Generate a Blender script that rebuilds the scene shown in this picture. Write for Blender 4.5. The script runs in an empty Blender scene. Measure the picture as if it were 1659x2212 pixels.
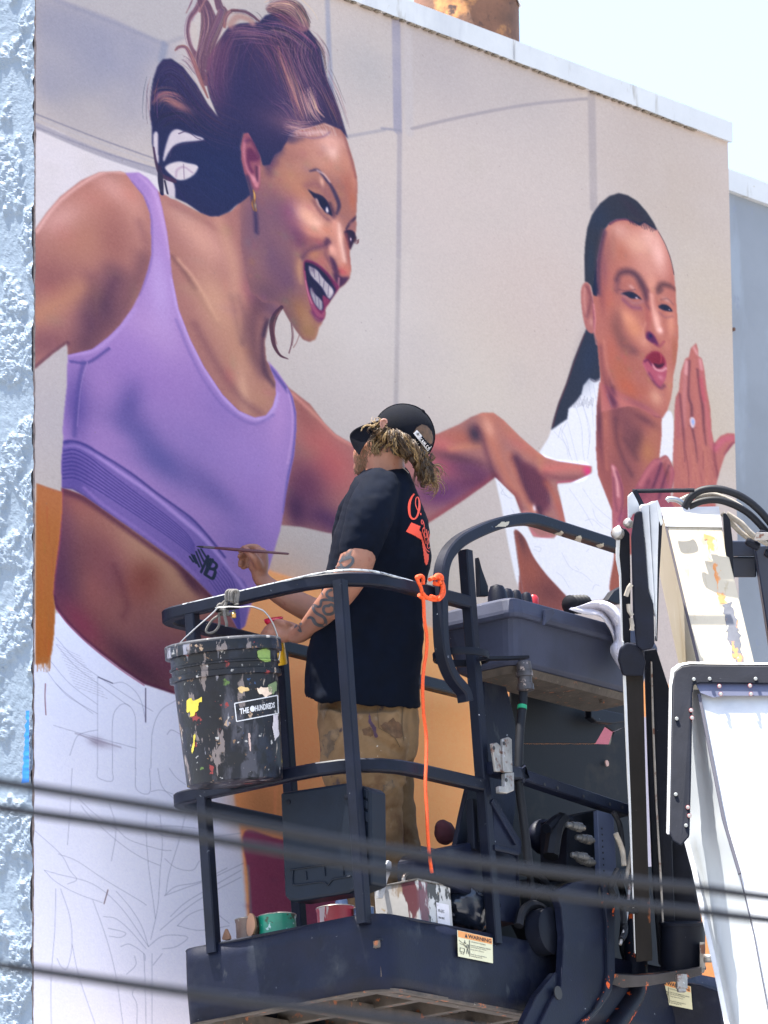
import bpy, bmesh, math, random
import numpy as np
from mathutils import Vector, Matrix, noise as mnoise
from mathutils.bvhtree import BVHTree

random.seed(7)
scene = bpy.context.scene
R = math.radians

# ---------------------------------------------------------------- camera, world, sun, exposure
FPX, CXP, CYP = 14300.0, 829.5, 1106.0            # focal length and centre, in a 1659 x 2212 frame
PITCH, ROLL = R(14.0), 0.0107
CAM = Vector((0, 0, 1.6))
_r0, _u0 = Vector((1, 0, 0)), Vector((0, -math.sin(PITCH), math.cos(PITCH)))
FWD = Vector((0, math.cos(PITCH), math.sin(PITCH)))
RGT = _r0*math.cos(ROLL) - _u0*math.sin(ROLL)
UPV = _u0*math.cos(ROLL) + _r0*math.sin(ROLL)
cd = bpy.data.cameras.new('camera'); cam = bpy.data.objects.new('camera', cd)
scene.collection.objects.link(cam)
cam.matrix_world = Matrix.Translation(CAM) @ Matrix((RGT, UPV, -FWD)).transposed().to_4x4()
cd.sensor_fit = 'VERTICAL'; cd.sensor_height = 36.0; cd.sensor_width = 27.0
cd.lens = FPX/2212*36.0
cd.clip_start = 0.5; cd.clip_end = 6000
cd.dof.use_dof = True; cd.dof.focus_distance = 23.8; cd.dof.aperture_fstop = 7.0
scene.camera = cam

SUN_EL = R(75); SUN_H = Vector((-.992, -.125, 0)).normalized()
TO_SUN = SUN_H*math.cos(SUN_EL) + Vector((0, 0, math.sin(SUN_EL)))
world = bpy.data.worlds.new('World'); scene.world = world; world.use_nodes = True
wn = world.node_tree.nodes; wl = world.node_tree.links
sky = wn.new('ShaderNodeTexSky'); sky.sky_type = 'NISHITA'; sky.sun_disc = False
sky.sun_elevation = SUN_EL; sky.sun_rotation = math.atan2(SUN_H.x, SUN_H.y)
sky.dust_density = 2.2; sky.air_density = 1.0; sky.ozone_density = 1.0
wl.new(sky.outputs[0], wn['Background'].inputs[0]); wn['Background'].inputs[1].default_value = 0.12
sd = bpy.data.lights.new('sun', 'SUN'); sd.energy = 4.0; sd.angle = R(.53); sd.color = (1, .955, .88)
sun = bpy.data.objects.new('sun', sd); scene.collection.objects.link(sun)
sun.rotation_euler = TO_SUN.to_track_quat('Z', 'Y').to_euler()
vs = scene.view_settings
vs.view_transform = 'Standard'; vs.look = 'None'; vs.gamma = 1.0; vs.use_curve_mapping = False
vs.exposure = 1.97
# ---------------------------------------------------------------- geometry helpers
def ray(px, py): return FWD + RGT*((px-CXP)/FPX) + UPV*((CYP-py)/FPX)
def W(px, py, d): return CAM + ray(px, py)*d
def PL(px, py, p0, n):
    v = ray(px, py); return CAM + v*((p0-CAM).dot(n)/v.dot(n))
def rot_tilt(v, t=.06):
    return Vector((v[0]*math.cos(t)-v[2]*math.sin(t), v[1], v[0]*math.sin(t)+v[2]*math.cos(t)))
TH = R(34.5)
EU = rot_tilt((math.sin(TH), math.cos(TH), 0)); EN = rot_tilt((math.cos(TH), -math.sin(TH), 0)); EZ = rot_tilt((0, 0, 1))
ORG = W(815, 1990, 22.9)
def PF(u, n, z): return ORG + EU*u + EN*n + EZ*z          # platform coordinates: along the wall, off the wall, up
WT_ = R(39.2); UW = Vector((math.sin(WT_), math.cos(WT_), 0)); NW = Vector((math.cos(WT_), -math.sin(WT_), 0)); ZZ = Vector((0, 0, 1))
WORG = ORG - NW*1.2; WORG.z = 0
def WF(s, o, z): return WORG + UW*s + NW*o + ZZ*z          # wall coordinates: along, proud of the wall, height
def wall_pt(px, py, off=0.0): return PL(px, py, WORG + NW*off, NW)
def onN(px, py, n): return PL(px, py, PF(0, n, 0), EN)      # point on a platform plane parallel to the wall
def onU(px, py, u): return PL(px, py, PF(u, 0, 0), EU)

class MB:
    def __init__(s): s.v = []; s.f = []; s.sm = []
    def add(s, V, Fs, smooth=False):
        o = len(s.v); s.v += [Vector(p) for p in V]; s.f += [tuple(i+o for i in f) for f in Fs]; s.sm += [smooth]*len(Fs); return s
    def prism(s, poly, ext, smooth=False):
        n = len(poly); ext = Vector(ext); P = [Vector(p) for p in poly]
        V = P + [p+ext for p in P]
        nrm = Vector((0,0,0))
        for i in range(n): nrm += P[i].cross(P[(i+1) % n])
        fl_ = nrm.dot(ext) > 0
        Fs = [tuple(range(n))[::-1] if fl_ else tuple(range(n)), tuple(range(n, 2*n)) if fl_ else tuple(range(n, 2*n))[::-1]]
        for i in range(n):
            j = (i+1) % n
            Fs.append((i, j, n+j, n+i) if fl_ else (j, i, n+i, n+j))
        return s.add(V, Fs, smooth)
    def box(s, c, X, Y, Z):
        c, X, Y, Z = map(Vector, (c, X, Y, Z))
        return s.prism([c-X-Y-Z, c+X-Y-Z, c+X+Y-Z, c-X+Y-Z], Z*2)
    def sweep(s, path, prof, up=(0,0,1), closed=False, caps=True, smooth=True, scale=None):
        """sweep a 2D profile [(side, up)] along a path"""
        P = [Vector(p) for p in path]; n = len(P); up = Vector(up).normalized(); rings = []
        side_prev = None
        for i in range(n):
            a = P[i-1] if (i > 0 or closed) else P[i]; b = P[(i+1) % n] if (i < n-1 or closed) else P[i]
            t = (b-a).normalized(); sd = t.cross(up)
            if sd.length < .05: sd = side_prev or t.orthogonal()
            sd = sd.normalized()
            if side_prev is not None and sd.dot(side_prev) < 0 and abs(t.dot(up)) > .6: sd = -sd
            side_prev = sd; u2 = sd.cross(t).normalized()
            k = scale[i] if scale is not None else 1
            m = 1.0
            if 0 < i < n-1:
                c = (P[i]-P[i-1]).normalized().dot((P[i+1]-P[i]).normalized()); m = 1/max(.6, math.sqrt(max(.1, (1+c)/2)))
            rings.append([P[i] + sd*(x*k*m) + u2*(y*k) for x, y in prof])
        m_ = len(prof); V = [p for r in rings for p in r]; Fs = []
        for i in range(n if closed else n-1):
            for j in range(m_):
                a0 = i*m_+j; a1 = i*m_+(j+1) % m_; b0 = ((i+1) % n)*m_+j; b1 = ((i+1) % n)*m_+(j+1) % m_
                Fs.append((a0, a1, b1, b0))
        if caps and not closed: Fs += [tuple(range(m_))[::-1], tuple(range((n-1)*m_, n*m_))]
        return s.add(V, Fs, smooth)
    def tube(s, path, r, seg=8, **k):
        if isinstance(r, (list, tuple)): k['scale'] = np.interp(np.linspace(0, 1, len(path)), np.linspace(0, 1, len(r)), r); r = 1
        return s.sweep(path, [(r*math.cos(2*math.pi*j/seg), r*math.sin(2*math.pi*j/seg)) for j in range(seg)], **k)
    def lathe(s, prof, base, axis, seg=32, smooth=True, jit=0):
        axis = Vector(axis).normalized(); X = axis.orthogonal().normalized(); Y = axis.cross(X); base = Vector(base)
        V = []; n = len(prof)
        for (r, h) in prof:
            for j in range(seg):
                a = 2*math.pi*j/seg; V.append(base + axis*h + (X*math.cos(a)+Y*math.sin(a))*r)
        Fs = [(i*seg+j, i*seg+(j+1) % seg, (i+1)*seg+(j+1) % seg, (i+1)*seg+j) for i in range(n-1) for j in range(seg)]
        if prof[0][0] > 1e-4: Fs.append(tuple(range(seg))[::-1])
        if prof[-1][0] > 1e-4: Fs.append(tuple(range((n-1)*seg, n*seg)))
        return s.add(V, Fs, smooth)
    def loft(s, rings, smooth=True, caps=True):
        m_ = len(rings[0]); n = len(rings); V = [p for r in rings for p in r]
        Fs = [(i*m_+j, i*m_+(j+1) % m_, (i+1)*m_+(j+1) % m_, (i+1)*m_+j) for i in range(n-1) for j in range(m_)]
        if caps: Fs += [tuple(range(m_))[::-1], tuple(range((n-1)*m_, n*m_))]
        return s.add(V, Fs, smooth)
    def ellipsoid(s, c, X, Y, Z, su=16, sv=10):
        c, X, Y, Z = map(Vector, (c, X, Y, Z)); rings = []
        for i in range(1, sv):
            th = math.pi*i/sv
            rings.append([c - Z*math.cos(th) + (X*math.cos(2*math.pi*j/su)+Y*math.sin(2*math.pi*j/su))*math.sin(th) for j in range(su)])
        o = len(s.v); V = [p for r in rings for p in r] + [c-Z, c+Z]; n = len(rings)
        Fs = [(i*su+j, i*su+(j+1) % su, (i+1)*su+(j+1) % su, (i+1)*su+j) for i in range(n-1) for j in range(su)]
        b, t = n*su, n*su+1
        Fs += [(b, (j+1) % su, j) for j in range(su)] + [(t, (n-1)*su+j, (n-1)*su+(j+1) % su) for j in range(su)]
        return s.add(V, Fs, True)
    def limb(s, pts, seg=14):
        """closed tapered limb through [(point, radius)] with rounded ends"""
        P = spline(np.array([list(p)+[r] for p, r in pts]), False, 5)
        path = [Vector(q[:3]) for q in P]; rad = [q[3] for q in P]
        t0 = (path[0]-path[1]).normalized(); t1 = (path[-1]-path[-2]).normalized()
        pa, ra = [], []
        for a in (80, 60, 35): pa.append(path[0]+t0*rad[0]*math.sin(R(a))); ra.append(rad[0]*math.cos(R(a)))
        pb, rb = [], []
        for a in (35, 60, 80): pb.append(path[-1]+t1*rad[-1]*math.sin(R(a))); rb.append(rad[-1]*math.cos(R(a)))
        path = pa+path+pb; rad = ra+rad+rb
        return s.sweep(path, [(math.cos(2*math.pi*j/seg), math.sin(2*math.pi*j/seg)) for j in range(seg)], up=(.13, .9, .31), scale=rad)

RSQ = lambda w, h, c=.2: [(w*(1-c)/2, -h/2), (w/2, -h*(1-c)/2), (w/2, h*(1-c)/2), (w*(1-c)/2, h/2), (-w*(1-c)/2, h/2), (-w/2, h*(1-c)/2), (-w/2, -h*(1-c)/2), (-w*(1-c)/2, -h/2)]

def mesh_of(name, mb, origin):
    me = bpy.data.meshes.new(name); o = Vector(origin)
    me.from_pydata([tuple(p-o) for p in mb.v], [], mb.f)
    me.polygons.foreach_set('use_smooth', mb.sm); me.update()
    if any(mb.sm) and len(mb.f) < 9000:
        bm = bmesh.new(); bm.from_mesh(me)
        for e in bm.edges:
            if len(e.link_faces) == 2 and e.calc_face_angle(0) > .66: e.smooth = False
        bm.to_mesh(me); bm.free()
    return me
def obj(name, mb, m, parent=None, origin=None, bevel=0, auto=None, label=None):
    """link a mesh: as a part under parent, or as a thing of its own (origin at the foot of its bounding box)"""
    if parent is not None: org = parent.matrix_world.translation if parent.parent is None else WORLD_ORG[parent.name]
    elif origin is not None: org = Vector(origin)
    else:
        A = np.array([list(p) for p in mb.v]); org = Vector(((A[:, 0].min()+A[:, 0].max())/2, (A[:, 1].min()+A[:, 1].max())/2, A[:, 2].min()))
    me = mesh_of(name, mb, org); o = bpy.data.objects.new(name, me); scene.collection.objects.link(o)
    if m: me.materials.append(m)
    if parent is not None: o.parent = parent
    else: o.location = org
    WORLD_ORG[o.name] = org
    if bevel:
        b = o.modifiers.new('edge', 'BEVEL'); b.width = bevel; b.segments = 2; b.limit_method = 'ANGLE'; b.angle_limit = R(35)
    if label: o['label'] = label
    return o
WORLD_ORG = {}
def tag(o, label, cat, group=None, kind=None):
    o['label'] = label
    if cat: o['category'] = cat
    if group: o['group'] = group
    if kind: o['kind'] = kind
    return o
def thing(name, loc, label, cat, group=None):
    o = bpy.data.objects.new(name, None); scene.collection.objects.link(o); o.location = loc; o.empty_display_size = .1
    bpy.context.view_layer.update(); WORLD_ORG[o.name] = Vector(loc)
    return tag(o, label, cat, group)
def fuse(o, vox, smooth=4, disp=None):
    """voxel-union the shapes of a mesh into one continuous skin"""
    m = o.modifiers.new('r', 'REMESH'); m.mode = 'VOXEL'; m.voxel_size = vox; m.use_smooth_shade = True
    s_ = o.modifiers.new('s', 'SMOOTH'); s_.factor = .5; s_.iterations = smooth
    dg = bpy.context.evaluated_depsgraph_get(); dg.update()
    me = bpy.data.meshes.new_from_object(o.evaluated_get(dg)); mats = list(o.data.materials)
    o.modifiers.clear(); o.data = me; me.materials.clear()
    for q in mats: me.materials.append(q)
    if disp is not None:
        org = WORLD_ORG[o.name]; n = len(me.vertices); co = np.empty(n*3); no = np.empty(n*3)
        me.vertices.foreach_get('co', co); me.vertices.foreach_get('normal', no); co = co.reshape(-1, 3); no = no.reshape(-1, 3)
        d = np.array([disp(Vector(c)+org, Vector(k)) for c, k in zip(co, no)])
        me.vertices.foreach_set('co', (co+no*d[:, None]).ravel()); me.update()
    me.polygons.foreach_set('use_smooth', [True]*len(me.polygons))
    return o
def bvh(o):
    dg = bpy.context.evaluated_depsgraph_get(); dg.update(); e = o.evaluated_get(dg); me = e.to_mesh()
    org = WORLD_ORG[o.name]
    t = BVHTree.FromPolygons([Vector(v.co)+org for v in me.vertices], [tuple(p.vertices) for p in me.polygons]); e.to_mesh_clear(); return t
def hit(t, px, py, off=.0015):
    d = ray(px, py).normalized(); l, n, i, k = t.ray_cast(CAM, d)
    return None if l is None else l - d*off + (n if n.dot(d) < 0 else -n)*off*.6
def decal_line(mb, t, pts, w, off=.0015, step=2.0):
    """a painted line lying on a surface, given by points on it"""
    P = spline(np.array(pts, float), False, 6)
    L = np.r_[0, np.cumsum(np.hypot(*np.diff(P, axis=0).T))]; k = max(2, int(L[-1]/step)+1)
    Q = np.column_stack([np.interp(np.linspace(0, L[-1], k), L, P[:, i]) for i in (0, 1)])
    ww = np.interp(np.linspace(0, 1, k), np.linspace(0, 1, len(w)), w) if isinstance(w, (list, tuple)) else np.full(k, w)
    g = np.gradient(Q, axis=0); nn = np.column_stack([-g[:, 1], g[:, 0]]); nn /= np.linalg.norm(nn, axis=1)[:, None]+1e-9
    prev = None
    for i in range(k):
        a = hit(t, *(Q[i]+nn[i]*ww[i]/2), off); b = hit(t, *(Q[i]-nn[i]*ww[i]/2), off)
        cur = (a, b) if a is not None and b is not None else None
        if cur and prev and (cur[0]-prev[0]).length < .04 and (cur[1]-prev[1]).length < .04: mb.add([prev[0], prev[1], cur[1], cur[0]], [(0, 1, 2, 3)])
        prev = cur
def inside(P, x, y):
    r = False; n = len(P)
    for i in range(n):
        (ax, ay), (bx, by) = P[i], P[(i+1) % n]
        if (ay > y) != (by > y) and x < ax+(y-ay)/(by-ay)*(bx-ax): r = not r
    return r
def decal_fill(mb, t, poly, step=1.5, off=.0015):
    A = np.array(poly); x0, y0 = A.min(0); x1, y1 = A.max(0); H_ = {}
    nx = int((x1-x0)/step)+2; ny = int((y1-y0)/step)+2
    for j in range(ny):
        for i in range(nx):
            x, y = x0+i*step, y0+j*step
            if inside(poly, x+step*.5, y+step*.5):
                for (p, q) in ((i, j), (i+1, j), (i+1, j+1), (i, j+1)):
                    if (p, q) not in H_: H_[p, q] = hit(t, x0+p*step, y0+q*step, off)
                c = [H_[i, j], H_[i+1, j], H_[i+1, j+1], H_[i, j+1]]
                if all(k is not None for k in c) and max((c[0]-k).length for k in c) < .05: mb.add(c, [(0, 1, 2, 3)])
def text_flat(mb, s, fmap, size=1.0, align='LEFT', bold=0.0):
    """lettering as flat faces, laid out through fmap(x, y) -> point"""
    cu = bpy.data.curves.new('t', 'FONT'); cu.body = s; cu.size = size; cu.align_x = align; cu.offset = bold; cu.resolution_u = 2
    o = bpy.data.objects.new('t', cu); scene.collection.objects.link(o)
    dg = bpy.context.evaluated_depsgraph_get(); dg.update(); me = bpy.data.meshes.new_from_object(o.evaluated_get(dg))
    mb.add([fmap(v.co.x, v.co.y) for v in me.vertices], [tuple(p.vertices) for p in me.polygons])
    bpy.data.objects.remove(o); bpy.data.curves.remove(cu); bpy.data.meshes.remove(me)
def quadmap(A, B, C, D, nrm=None, off=0):
    """(x 0..1 left to right, y 0..1 bottom to top) over corners tl, tr, br, bl"""
    n = (B-A).cross(D-A).normalized()
    if n.dot(CAM-A) < 0: n = -n
    return lambda x, y: (A*(1-x)+B*x)*y + (D*(1-x)+C*x)*(1-y) + n*off

# ---------------------------------------------------------------- materials
def lin(c): return tuple((v/12.92 if v <= .04045 else ((v+.055)/1.055)**2.4) for v in (x/255 for x in c))
def mat(name, c, rough=.6, var=.12, scale=6, spots=(), bump=0, bscale=60, metal=0, spec=.5, coat=0, aniso=None, sss=0):
    m = bpy.data.materials.new(name); m.use_nodes = True; nt = m.node_tree; N = nt.nodes; L = nt.links; b = N['Principled BSDF']
    tc = N.new('ShaderNodeTexCoord'); src = tc.outputs['Object']
    if aniso:
        mp = N.new('ShaderNodeMapping'); mp.inputs['Scale'].default_value = aniso; L.new(src, mp.inputs[0]); src = mp.outputs[0]
    nz = N.new('ShaderNodeTexNoise'); nz.inputs['Scale'].default_value = scale; nz.inputs['Detail'].default_value = 6; nz.inputs['Roughness'].default_value = .62; L.new(src, nz.inputs['Vector'])
    rp = N.new('ShaderNodeValToRGB'); rp.color_ramp.elements[0].position = .3; rp.color_ramp.elements[1].position = .7
    rp.color_ramp.elements[0].color = (*[max(0, v*(1-var)) for v in c], 1); rp.color_ramp.elements[1].color = (*[min(1, v*(1+var)) for v in c], 1)
    L.new(nz.outputs[0], rp.inputs[0]); col = rp.outputs[0]
    for k, sp_ in enumerate(spots):
        sc, th, sharp, cc = sp_[:4]
        n2 = N.new('ShaderNodeTexNoise'); n2.noise_dimensions = '4D'; n2.inputs['W'].default_value = k*7.3+len(name); n2.inputs['Scale'].default_value = sc; n2.inputs['Detail'].default_value = 5; n2.inputs['Roughness'].default_value = .6
        v_ = src
        if len(sp_) > 4:
            mp = N.new('ShaderNodeMapping'); mp.inputs['Scale'].default_value = sp_[4]; L.new(src, mp.inputs[0]); v_ = mp.outputs[0]
        L.new(v_, n2.inputs['Vector'])
        r2 = N.new('ShaderNodeValToRGB'); r2.color_ramp.elements[0].position = th; r2.color_ramp.elements[1].position = min(1, th+sharp); L.new(n2.outputs[0], r2.inputs[0])
        mx = N.new('ShaderNodeMixRGB'); L.new(r2.outputs[0], mx.inputs[0]); L.new(col, mx.inputs[1]); mx.inputs[2].default_value = (*cc, 1); col = mx.outputs[0]
    L.new(col, b.inputs['Base Color'])
    rr = N.new('ShaderNodeMapRange'); rr.inputs[3].default_value = max(.05, rough-.12); rr.inputs[4].default_value = min(1, rough+.12); L.new(nz.outputs[0], rr.inputs[0]); L.new(rr.outputs[0], b.inputs['Roughness'])
    b.inputs['Metallic'].default_value = metal; b.inputs['Specular IOR Level'].default_value = spec
    if sss: b.inputs['Subsurface Weight'].default_value = sss; b.inputs['Subsurface Radius'].default_value = (.012, .005, .003)
    if bump:
        n3 = N.new('ShaderNodeTexNoise'); n3.inputs['Scale'].default_value = bscale; n3.inputs['Detail'].default_value = 4; L.new(src, n3.inputs['Vector'])
        bp = N.new('ShaderNodeBump'); bp.inputs['Strength'].default_value = bump; bp.inputs['Distance'].default_value = .004; L.new(n3.outputs[0], bp.inputs['Height']); L.new(bp.outputs[0], b.inputs['Normal'])
    return m
CHIP = (.55, .56, .58)
NAVY = (.010, .0145, .030)
M = dict(
    navy=mat('navy steel paint', (.0048,.0072,.0205), .52, .35, 9, [(34, .70, .02, (.22,.24,.28)), (60, .735, .012, CHIP), (5, .56, .12, (.020,.024,.036)), (2.2, .54, .14, (.0035,.005,.012)), (12, .64, .05, (.030,.034,.044), (1,1,.5))], .18, 120, spec=.2),
    navy_worn=mat('worn navy steel', (.0042,.0062,.0155), .48, .4, 9, [(24, .68, .03, (.12,.13,.16)), (60, .715, .015, CHIP), (26, .715, .02, (.40,.33,.22))], .15, 140, spec=.2),
    navy_orange=mat('chipped navy over orange', (.006,.0085,.019), .5, .35, 9, [(16, .60, .015, (.62,.10,.02)), (50, .68, .02, (.6,.12,.03))], .15, 140, spec=.2),
    black=mat('black steel paint', (.006,.0075,.014), .5, .3, 10, [(80, .72, .02, (.35,.36,.38))], .08, 150, spec=.15),
    black_plastic=mat('black plastic', (.005,.009,.018), .5, .3, 7, [(60, .73, .02, (.4,.42,.45))], .15, 220, spec=.2),
    grey_box=mat('weathered grey plastic', (.040,.046,.078), .6, .22, 7, [(26, .68, .03, (.11,.11,.14)), (70, .70, .02, (.03,.033,.045)), (110, .74, .02, (.7,.7,.72))], .1, 200, spec=.25),
    white=mat('white boom paint', (.60,.61,.62), .42, .06, 5, [(18, .64, .06, (.46,.45,.43)), (2.2, .44, .22, (.36,.38,.42)), (7, .60, .10, (.40,.40,.41), (1,1,.3))], .04, 80),
    cream=mat('weathered cream boom paint', (.50,.44,.335), .5, .10, 3, [(9, .56, .12, (.40,.32,.21), (3,3,.5)), (14, .6, .10, (.55,.52,.46))], .05, 90, aniso=(1,1,.25)),
    rust=mat('rusty steel', (.13,.06,.035), .85, .4, 7, [(5, .52, .1, (.42,.19,.06)), (18, .6, .08, (.05,.025,.02))], .5, 60),
    rusty_under=mat('dirty rusty steel', (.075,.06,.05), .8, .45, 14, [(22, .6, .06, (.3,.1,.04)), (40, .66, .04, (.25,.22,.18))], .4, 90),
    steel=mat('worn steel', (.32,.30,.28), .4, .3, 20, [(30, .55, .08, (.16,.08,.06)), (60, .66, .03, (.6,.58,.55))], .2, 120, metal=.6),
    orange=mat('orange cord', (.80,.085,.008), .6, .3, 160, [], .8, 420),
    rope=mat('grey dirty rope', (.17,.155,.14), .9, .3, 60, [], .5, 400),
    wire=mat('bright wire', (.38,.38,.38), .35, .1, 50, metal=.9),
    rubber=mat('black hose rubber', (.008,.009,.013), .55, .3, 20, spec=.25),
    hose_tan=mat('worn tan hose', (.33,.29,.24), .6, .3, 30),
    label_cream=mat('cream sticker', (.66,.63,.42), .5, .06, 40), label_orange=mat('orange sticker band', (.72,.29,.08), .5, .06, 40), ink=mat('sticker ink', (.02,.02,.022), .6, .05, 40),
    towel=mat('white towel', (.62,.61,.70), .95, .06, 30, [], .6, 500),
)
# ---------------------------------------------------------------- mural painter (numpy)
CROPS = dict(D=(0,0,1), A=(0,0,.5), B=(829.5,0,.5), C=(0,553,.5), E=(829.5,553,.5), G=(0,1106,.5), I=(829.5,1106,.5),
             J=(0,1659,.5), O=(829.5,1659,.5), F=(497.7,248.9,.2375), H=(304.2,0,.3), K=(1216.6,387.1,.25007),
             L=(884.8,857.2,.26667), M=(1161.3,691.3,.26667), N=(55.3,912.5,.3))
def T(c, s):
    ox, oy, k = CROPS[c]
    if isinstance(s, str):
        s = [tuple(float(v) for v in q.split(',')) for q in s.split()]
    return [(ox + x*k, oy + y*k) for x, y in s]

def spline(P, closed=False, n=6):
    P = np.asarray(P, float); m = len(P)
    if m < 3: return P
    idx = np.arange(m)
    if closed:
        p0, p1, p2, p3 = P[(idx-1) % m], P, P[(idx+1) % m], P[(idx+2) % m]
    else:
        Q = np.vstack([2*P[0]-P[1], P, 2*P[-1]-P[-2]])
        p0, p1, p2, p3 = Q[:-3], Q[1:-2], Q[2:-1], Q[3:]
    t = np.linspace(0, 1, n, endpoint=False)[None, :, None]
    a, b, c, d = p0[:, None], p1[:, None], p2[:, None], p3[:, None]
    R = .5*((2*b) + (c-a)*t + (2*a-5*b+4*c-d)*t*t + (3*b-3*c+d-a)*t**3)
    R = R.reshape(-1, P.shape[1])
    return R if closed else np.vstack([R, P[-1:]])

def boxblur(M, r):
    r = int(r)
    if r < 1: return M
    for ax in (0, 1):
        A = np.pad(M, [(r+1, r) if a == ax else (0, 0) for a in (0, 1)])
        Cs = np.cumsum(A, axis=ax)
        n = M.shape[ax]
        hi = np.take(Cs, np.arange(n)+2*r+1, axis=ax); lo = np.take(Cs, np.arange(n), axis=ax)
        M = (hi-lo)/(2*r+1)
    return M

class Canvas:
    def __init__(s, W, H, mp, sc):
        s.W, s.H, s.mp, s.sc = W, H, mp, sc
        s.img = np.zeros((H, W, 3), np.float32); s.m = {}
        s.Y, s.X = np.mgrid[0:H, 0:W].astype(np.float32)
        s.rng = np.random.default_rng(4)
    def _fillmask(s, P, f):
        pad = int(3*f + 3)
        x0 = max(0, int(P[:, 0].min())-pad); x1 = min(s.W, int(P[:, 0].max())+pad+1)
        y0 = max(0, int(P[:, 1].min())-pad); y1 = min(s.H, int(P[:, 1].max())+pad+1)
        if x1 <= x0 or y1 <= y0: return None
        w, h = x1-x0, y1-y0; SS = 3
        M = np.zeros((h*SS, w+1), np.float32)
        a = P; b = np.roll(P, -1, 0)
        ys = (np.arange(h*SS)+.5)/SS + y0
        for (ax, ay), (bx, by) in zip(a, b):
            if ay == by: continue
            sg = 1.0
            if ay > by: ax, ay, bx, by = bx, by, ax, ay
            i0 = np.searchsorted(ys, ay); i1 = np.searchsorted(ys, by)
            if i1 <= i0: continue
            yy = ys[i0:i1]; xx = ax + (yy-ay)/(by-ay)*(bx-ax) - x0
            xi = np.clip(np.round(xx).astype(int), 0, w)
            np.add.at(M, (np.arange(i0, i1), xi), 1)
        M = (np.cumsum(M, 1) % 2)[:, :w]
        M = M.reshape(h, SS, w).mean(1)
        if f > .4:
            for _ in range(2): M = boxblur(M, max(1, round(f*.75)))
        return M, x0, y0, x1, y1
    def _comp(s, M, x0, y0, x1, y1, col, op, clip, save):
        if clip: M = M*s.m[clip][y0:y1, x0:x1]
        if save:
            F_ = s.m.setdefault(save, np.zeros((s.H, s.W), np.float32))
            F_[y0:y1, x0:x1] = np.maximum(F_[y0:y1, x0:x1], M)
        if col is not None:
            R = s.img[y0:y1, x0:x1]; a = (M*op)[..., None]
            R += (np.asarray(col, np.float32)-R)*a
    def fill(s, c, pts, col, f=1.2, op=1, clip=None, save=None, sm=True):
        P = np.array([s.mp(*q) for q in T(c, pts)], float)
        if sm: P = spline(P, True)
        r = s._fillmask(P, f*s.sc)
        if r: s._comp(*r, col, op, clip, save)
    def brush(s, c, pts, w, col, f=None, op=1, clip=None, save=None, sm=True):
        """stroke: width(s) and feather in display px"""
        P = np.array([s.mp(*q) for q in T(c, pts)], float)
        wl = np.interp(np.linspace(0, 1, len(P)), np.linspace(0, 1, len(w)), w) if isinstance(w, (list, tuple)) else np.full(len(P), w, float)
        f = (.45*max(wl) + .5) if f is None else f
        if clip and c in 'FKML': f = f*1.75; op = op*.86
        P = np.column_stack([P, wl*s.sc*.5])
        if sm: P = spline(P, False, 5)
        f *= s.sc
        mx = P[:, 2].max() + f + 2
        x0 = max(0, int(P[:, 0].min()-mx)); x1 = min(s.W, int(P[:, 0].max()+mx)+1)
        y0 = max(0, int(P[:, 1].min()-mx)); y1 = min(s.H, int(P[:, 1].max()+mx)+1)
        if x1 <= x0 or y1 <= y0: return
        M = np.zeros((y1-y0, x1-x0), np.float32)
        for A, B in zip(P[:-1], P[1:]):
            ra, rb = A[2], B[2]; m = max(ra, rb)+f+1
            a0 = max(x0, int(min(A[0], B[0])-m)); a1 = min(x1, int(max(A[0], B[0])+m)+2)
            b0 = max(y0, int(min(A[1], B[1])-m)); b1 = min(y1, int(max(A[1], B[1])+m)+2)
            if a1 <= a0 or b1 <= b0: continue
            X, Y = s.X[b0:b1, a0:a1], s.Y[b0:b1, a0:a1]
            dx, dy = B[0]-A[0], B[1]-A[1]; L2 = dx*dx+dy*dy+1e-6
            t = np.clip(((X-A[0])*dx+(Y-A[1])*dy)/L2, 0, 1)
            d = np.hypot(X-A[0]-t*dx, Y-A[1]-t*dy)
            r = ra+(rb-ra)*t
            v = np.clip((r+f-d)/(2*f+1e-3), 0, 1)
            v = v*v*(3-2*v)
            if max(wl) < 1.5: v = v*min(1, max(wl)*s.sc+.3)
            q = M[b0-y0:b1-y0, a0-x0:a1-x0]
            np.maximum(q, v, out=q)
        s._comp(M, x0, y0, x1, y1, col, op, clip, save)
    def spot(s, c, x, y, rx, ry, col, op=1, ang=0, clip=None):
        """soft airbrush dab; radii in display px"""
        (dx, dy), = T(c, [(x, y)]); X0, Y0 = s.mp(dx, dy)
        kk = {'K': .62, 'F': .82, 'M': .8, 'L': .85}.get(c, 1); rx *= s.sc*kk; ry *= s.sc*kk; R = 2.2*max(rx, ry)
        x0 = max(0, int(X0-R)); x1 = min(s.W, int(X0+R)+1); y0 = max(0, int(Y0-R)); y1 = min(s.H, int(Y0+R)+1)
        if x1 <= x0 or y1 <= y0: return
        a = math.radians(ang); X = s.X[y0:y1, x0:x1]-X0; Y = s.Y[y0:y1, x0:x1]-Y0
        u = (X*math.cos(a)+Y*math.sin(a))/rx; v = (-X*math.sin(a)+Y*math.cos(a))/ry
        s._comp(np.exp(-(u*u+v*v)*.9), x0, y0, x1, y1, col, op, clip, None)

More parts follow.
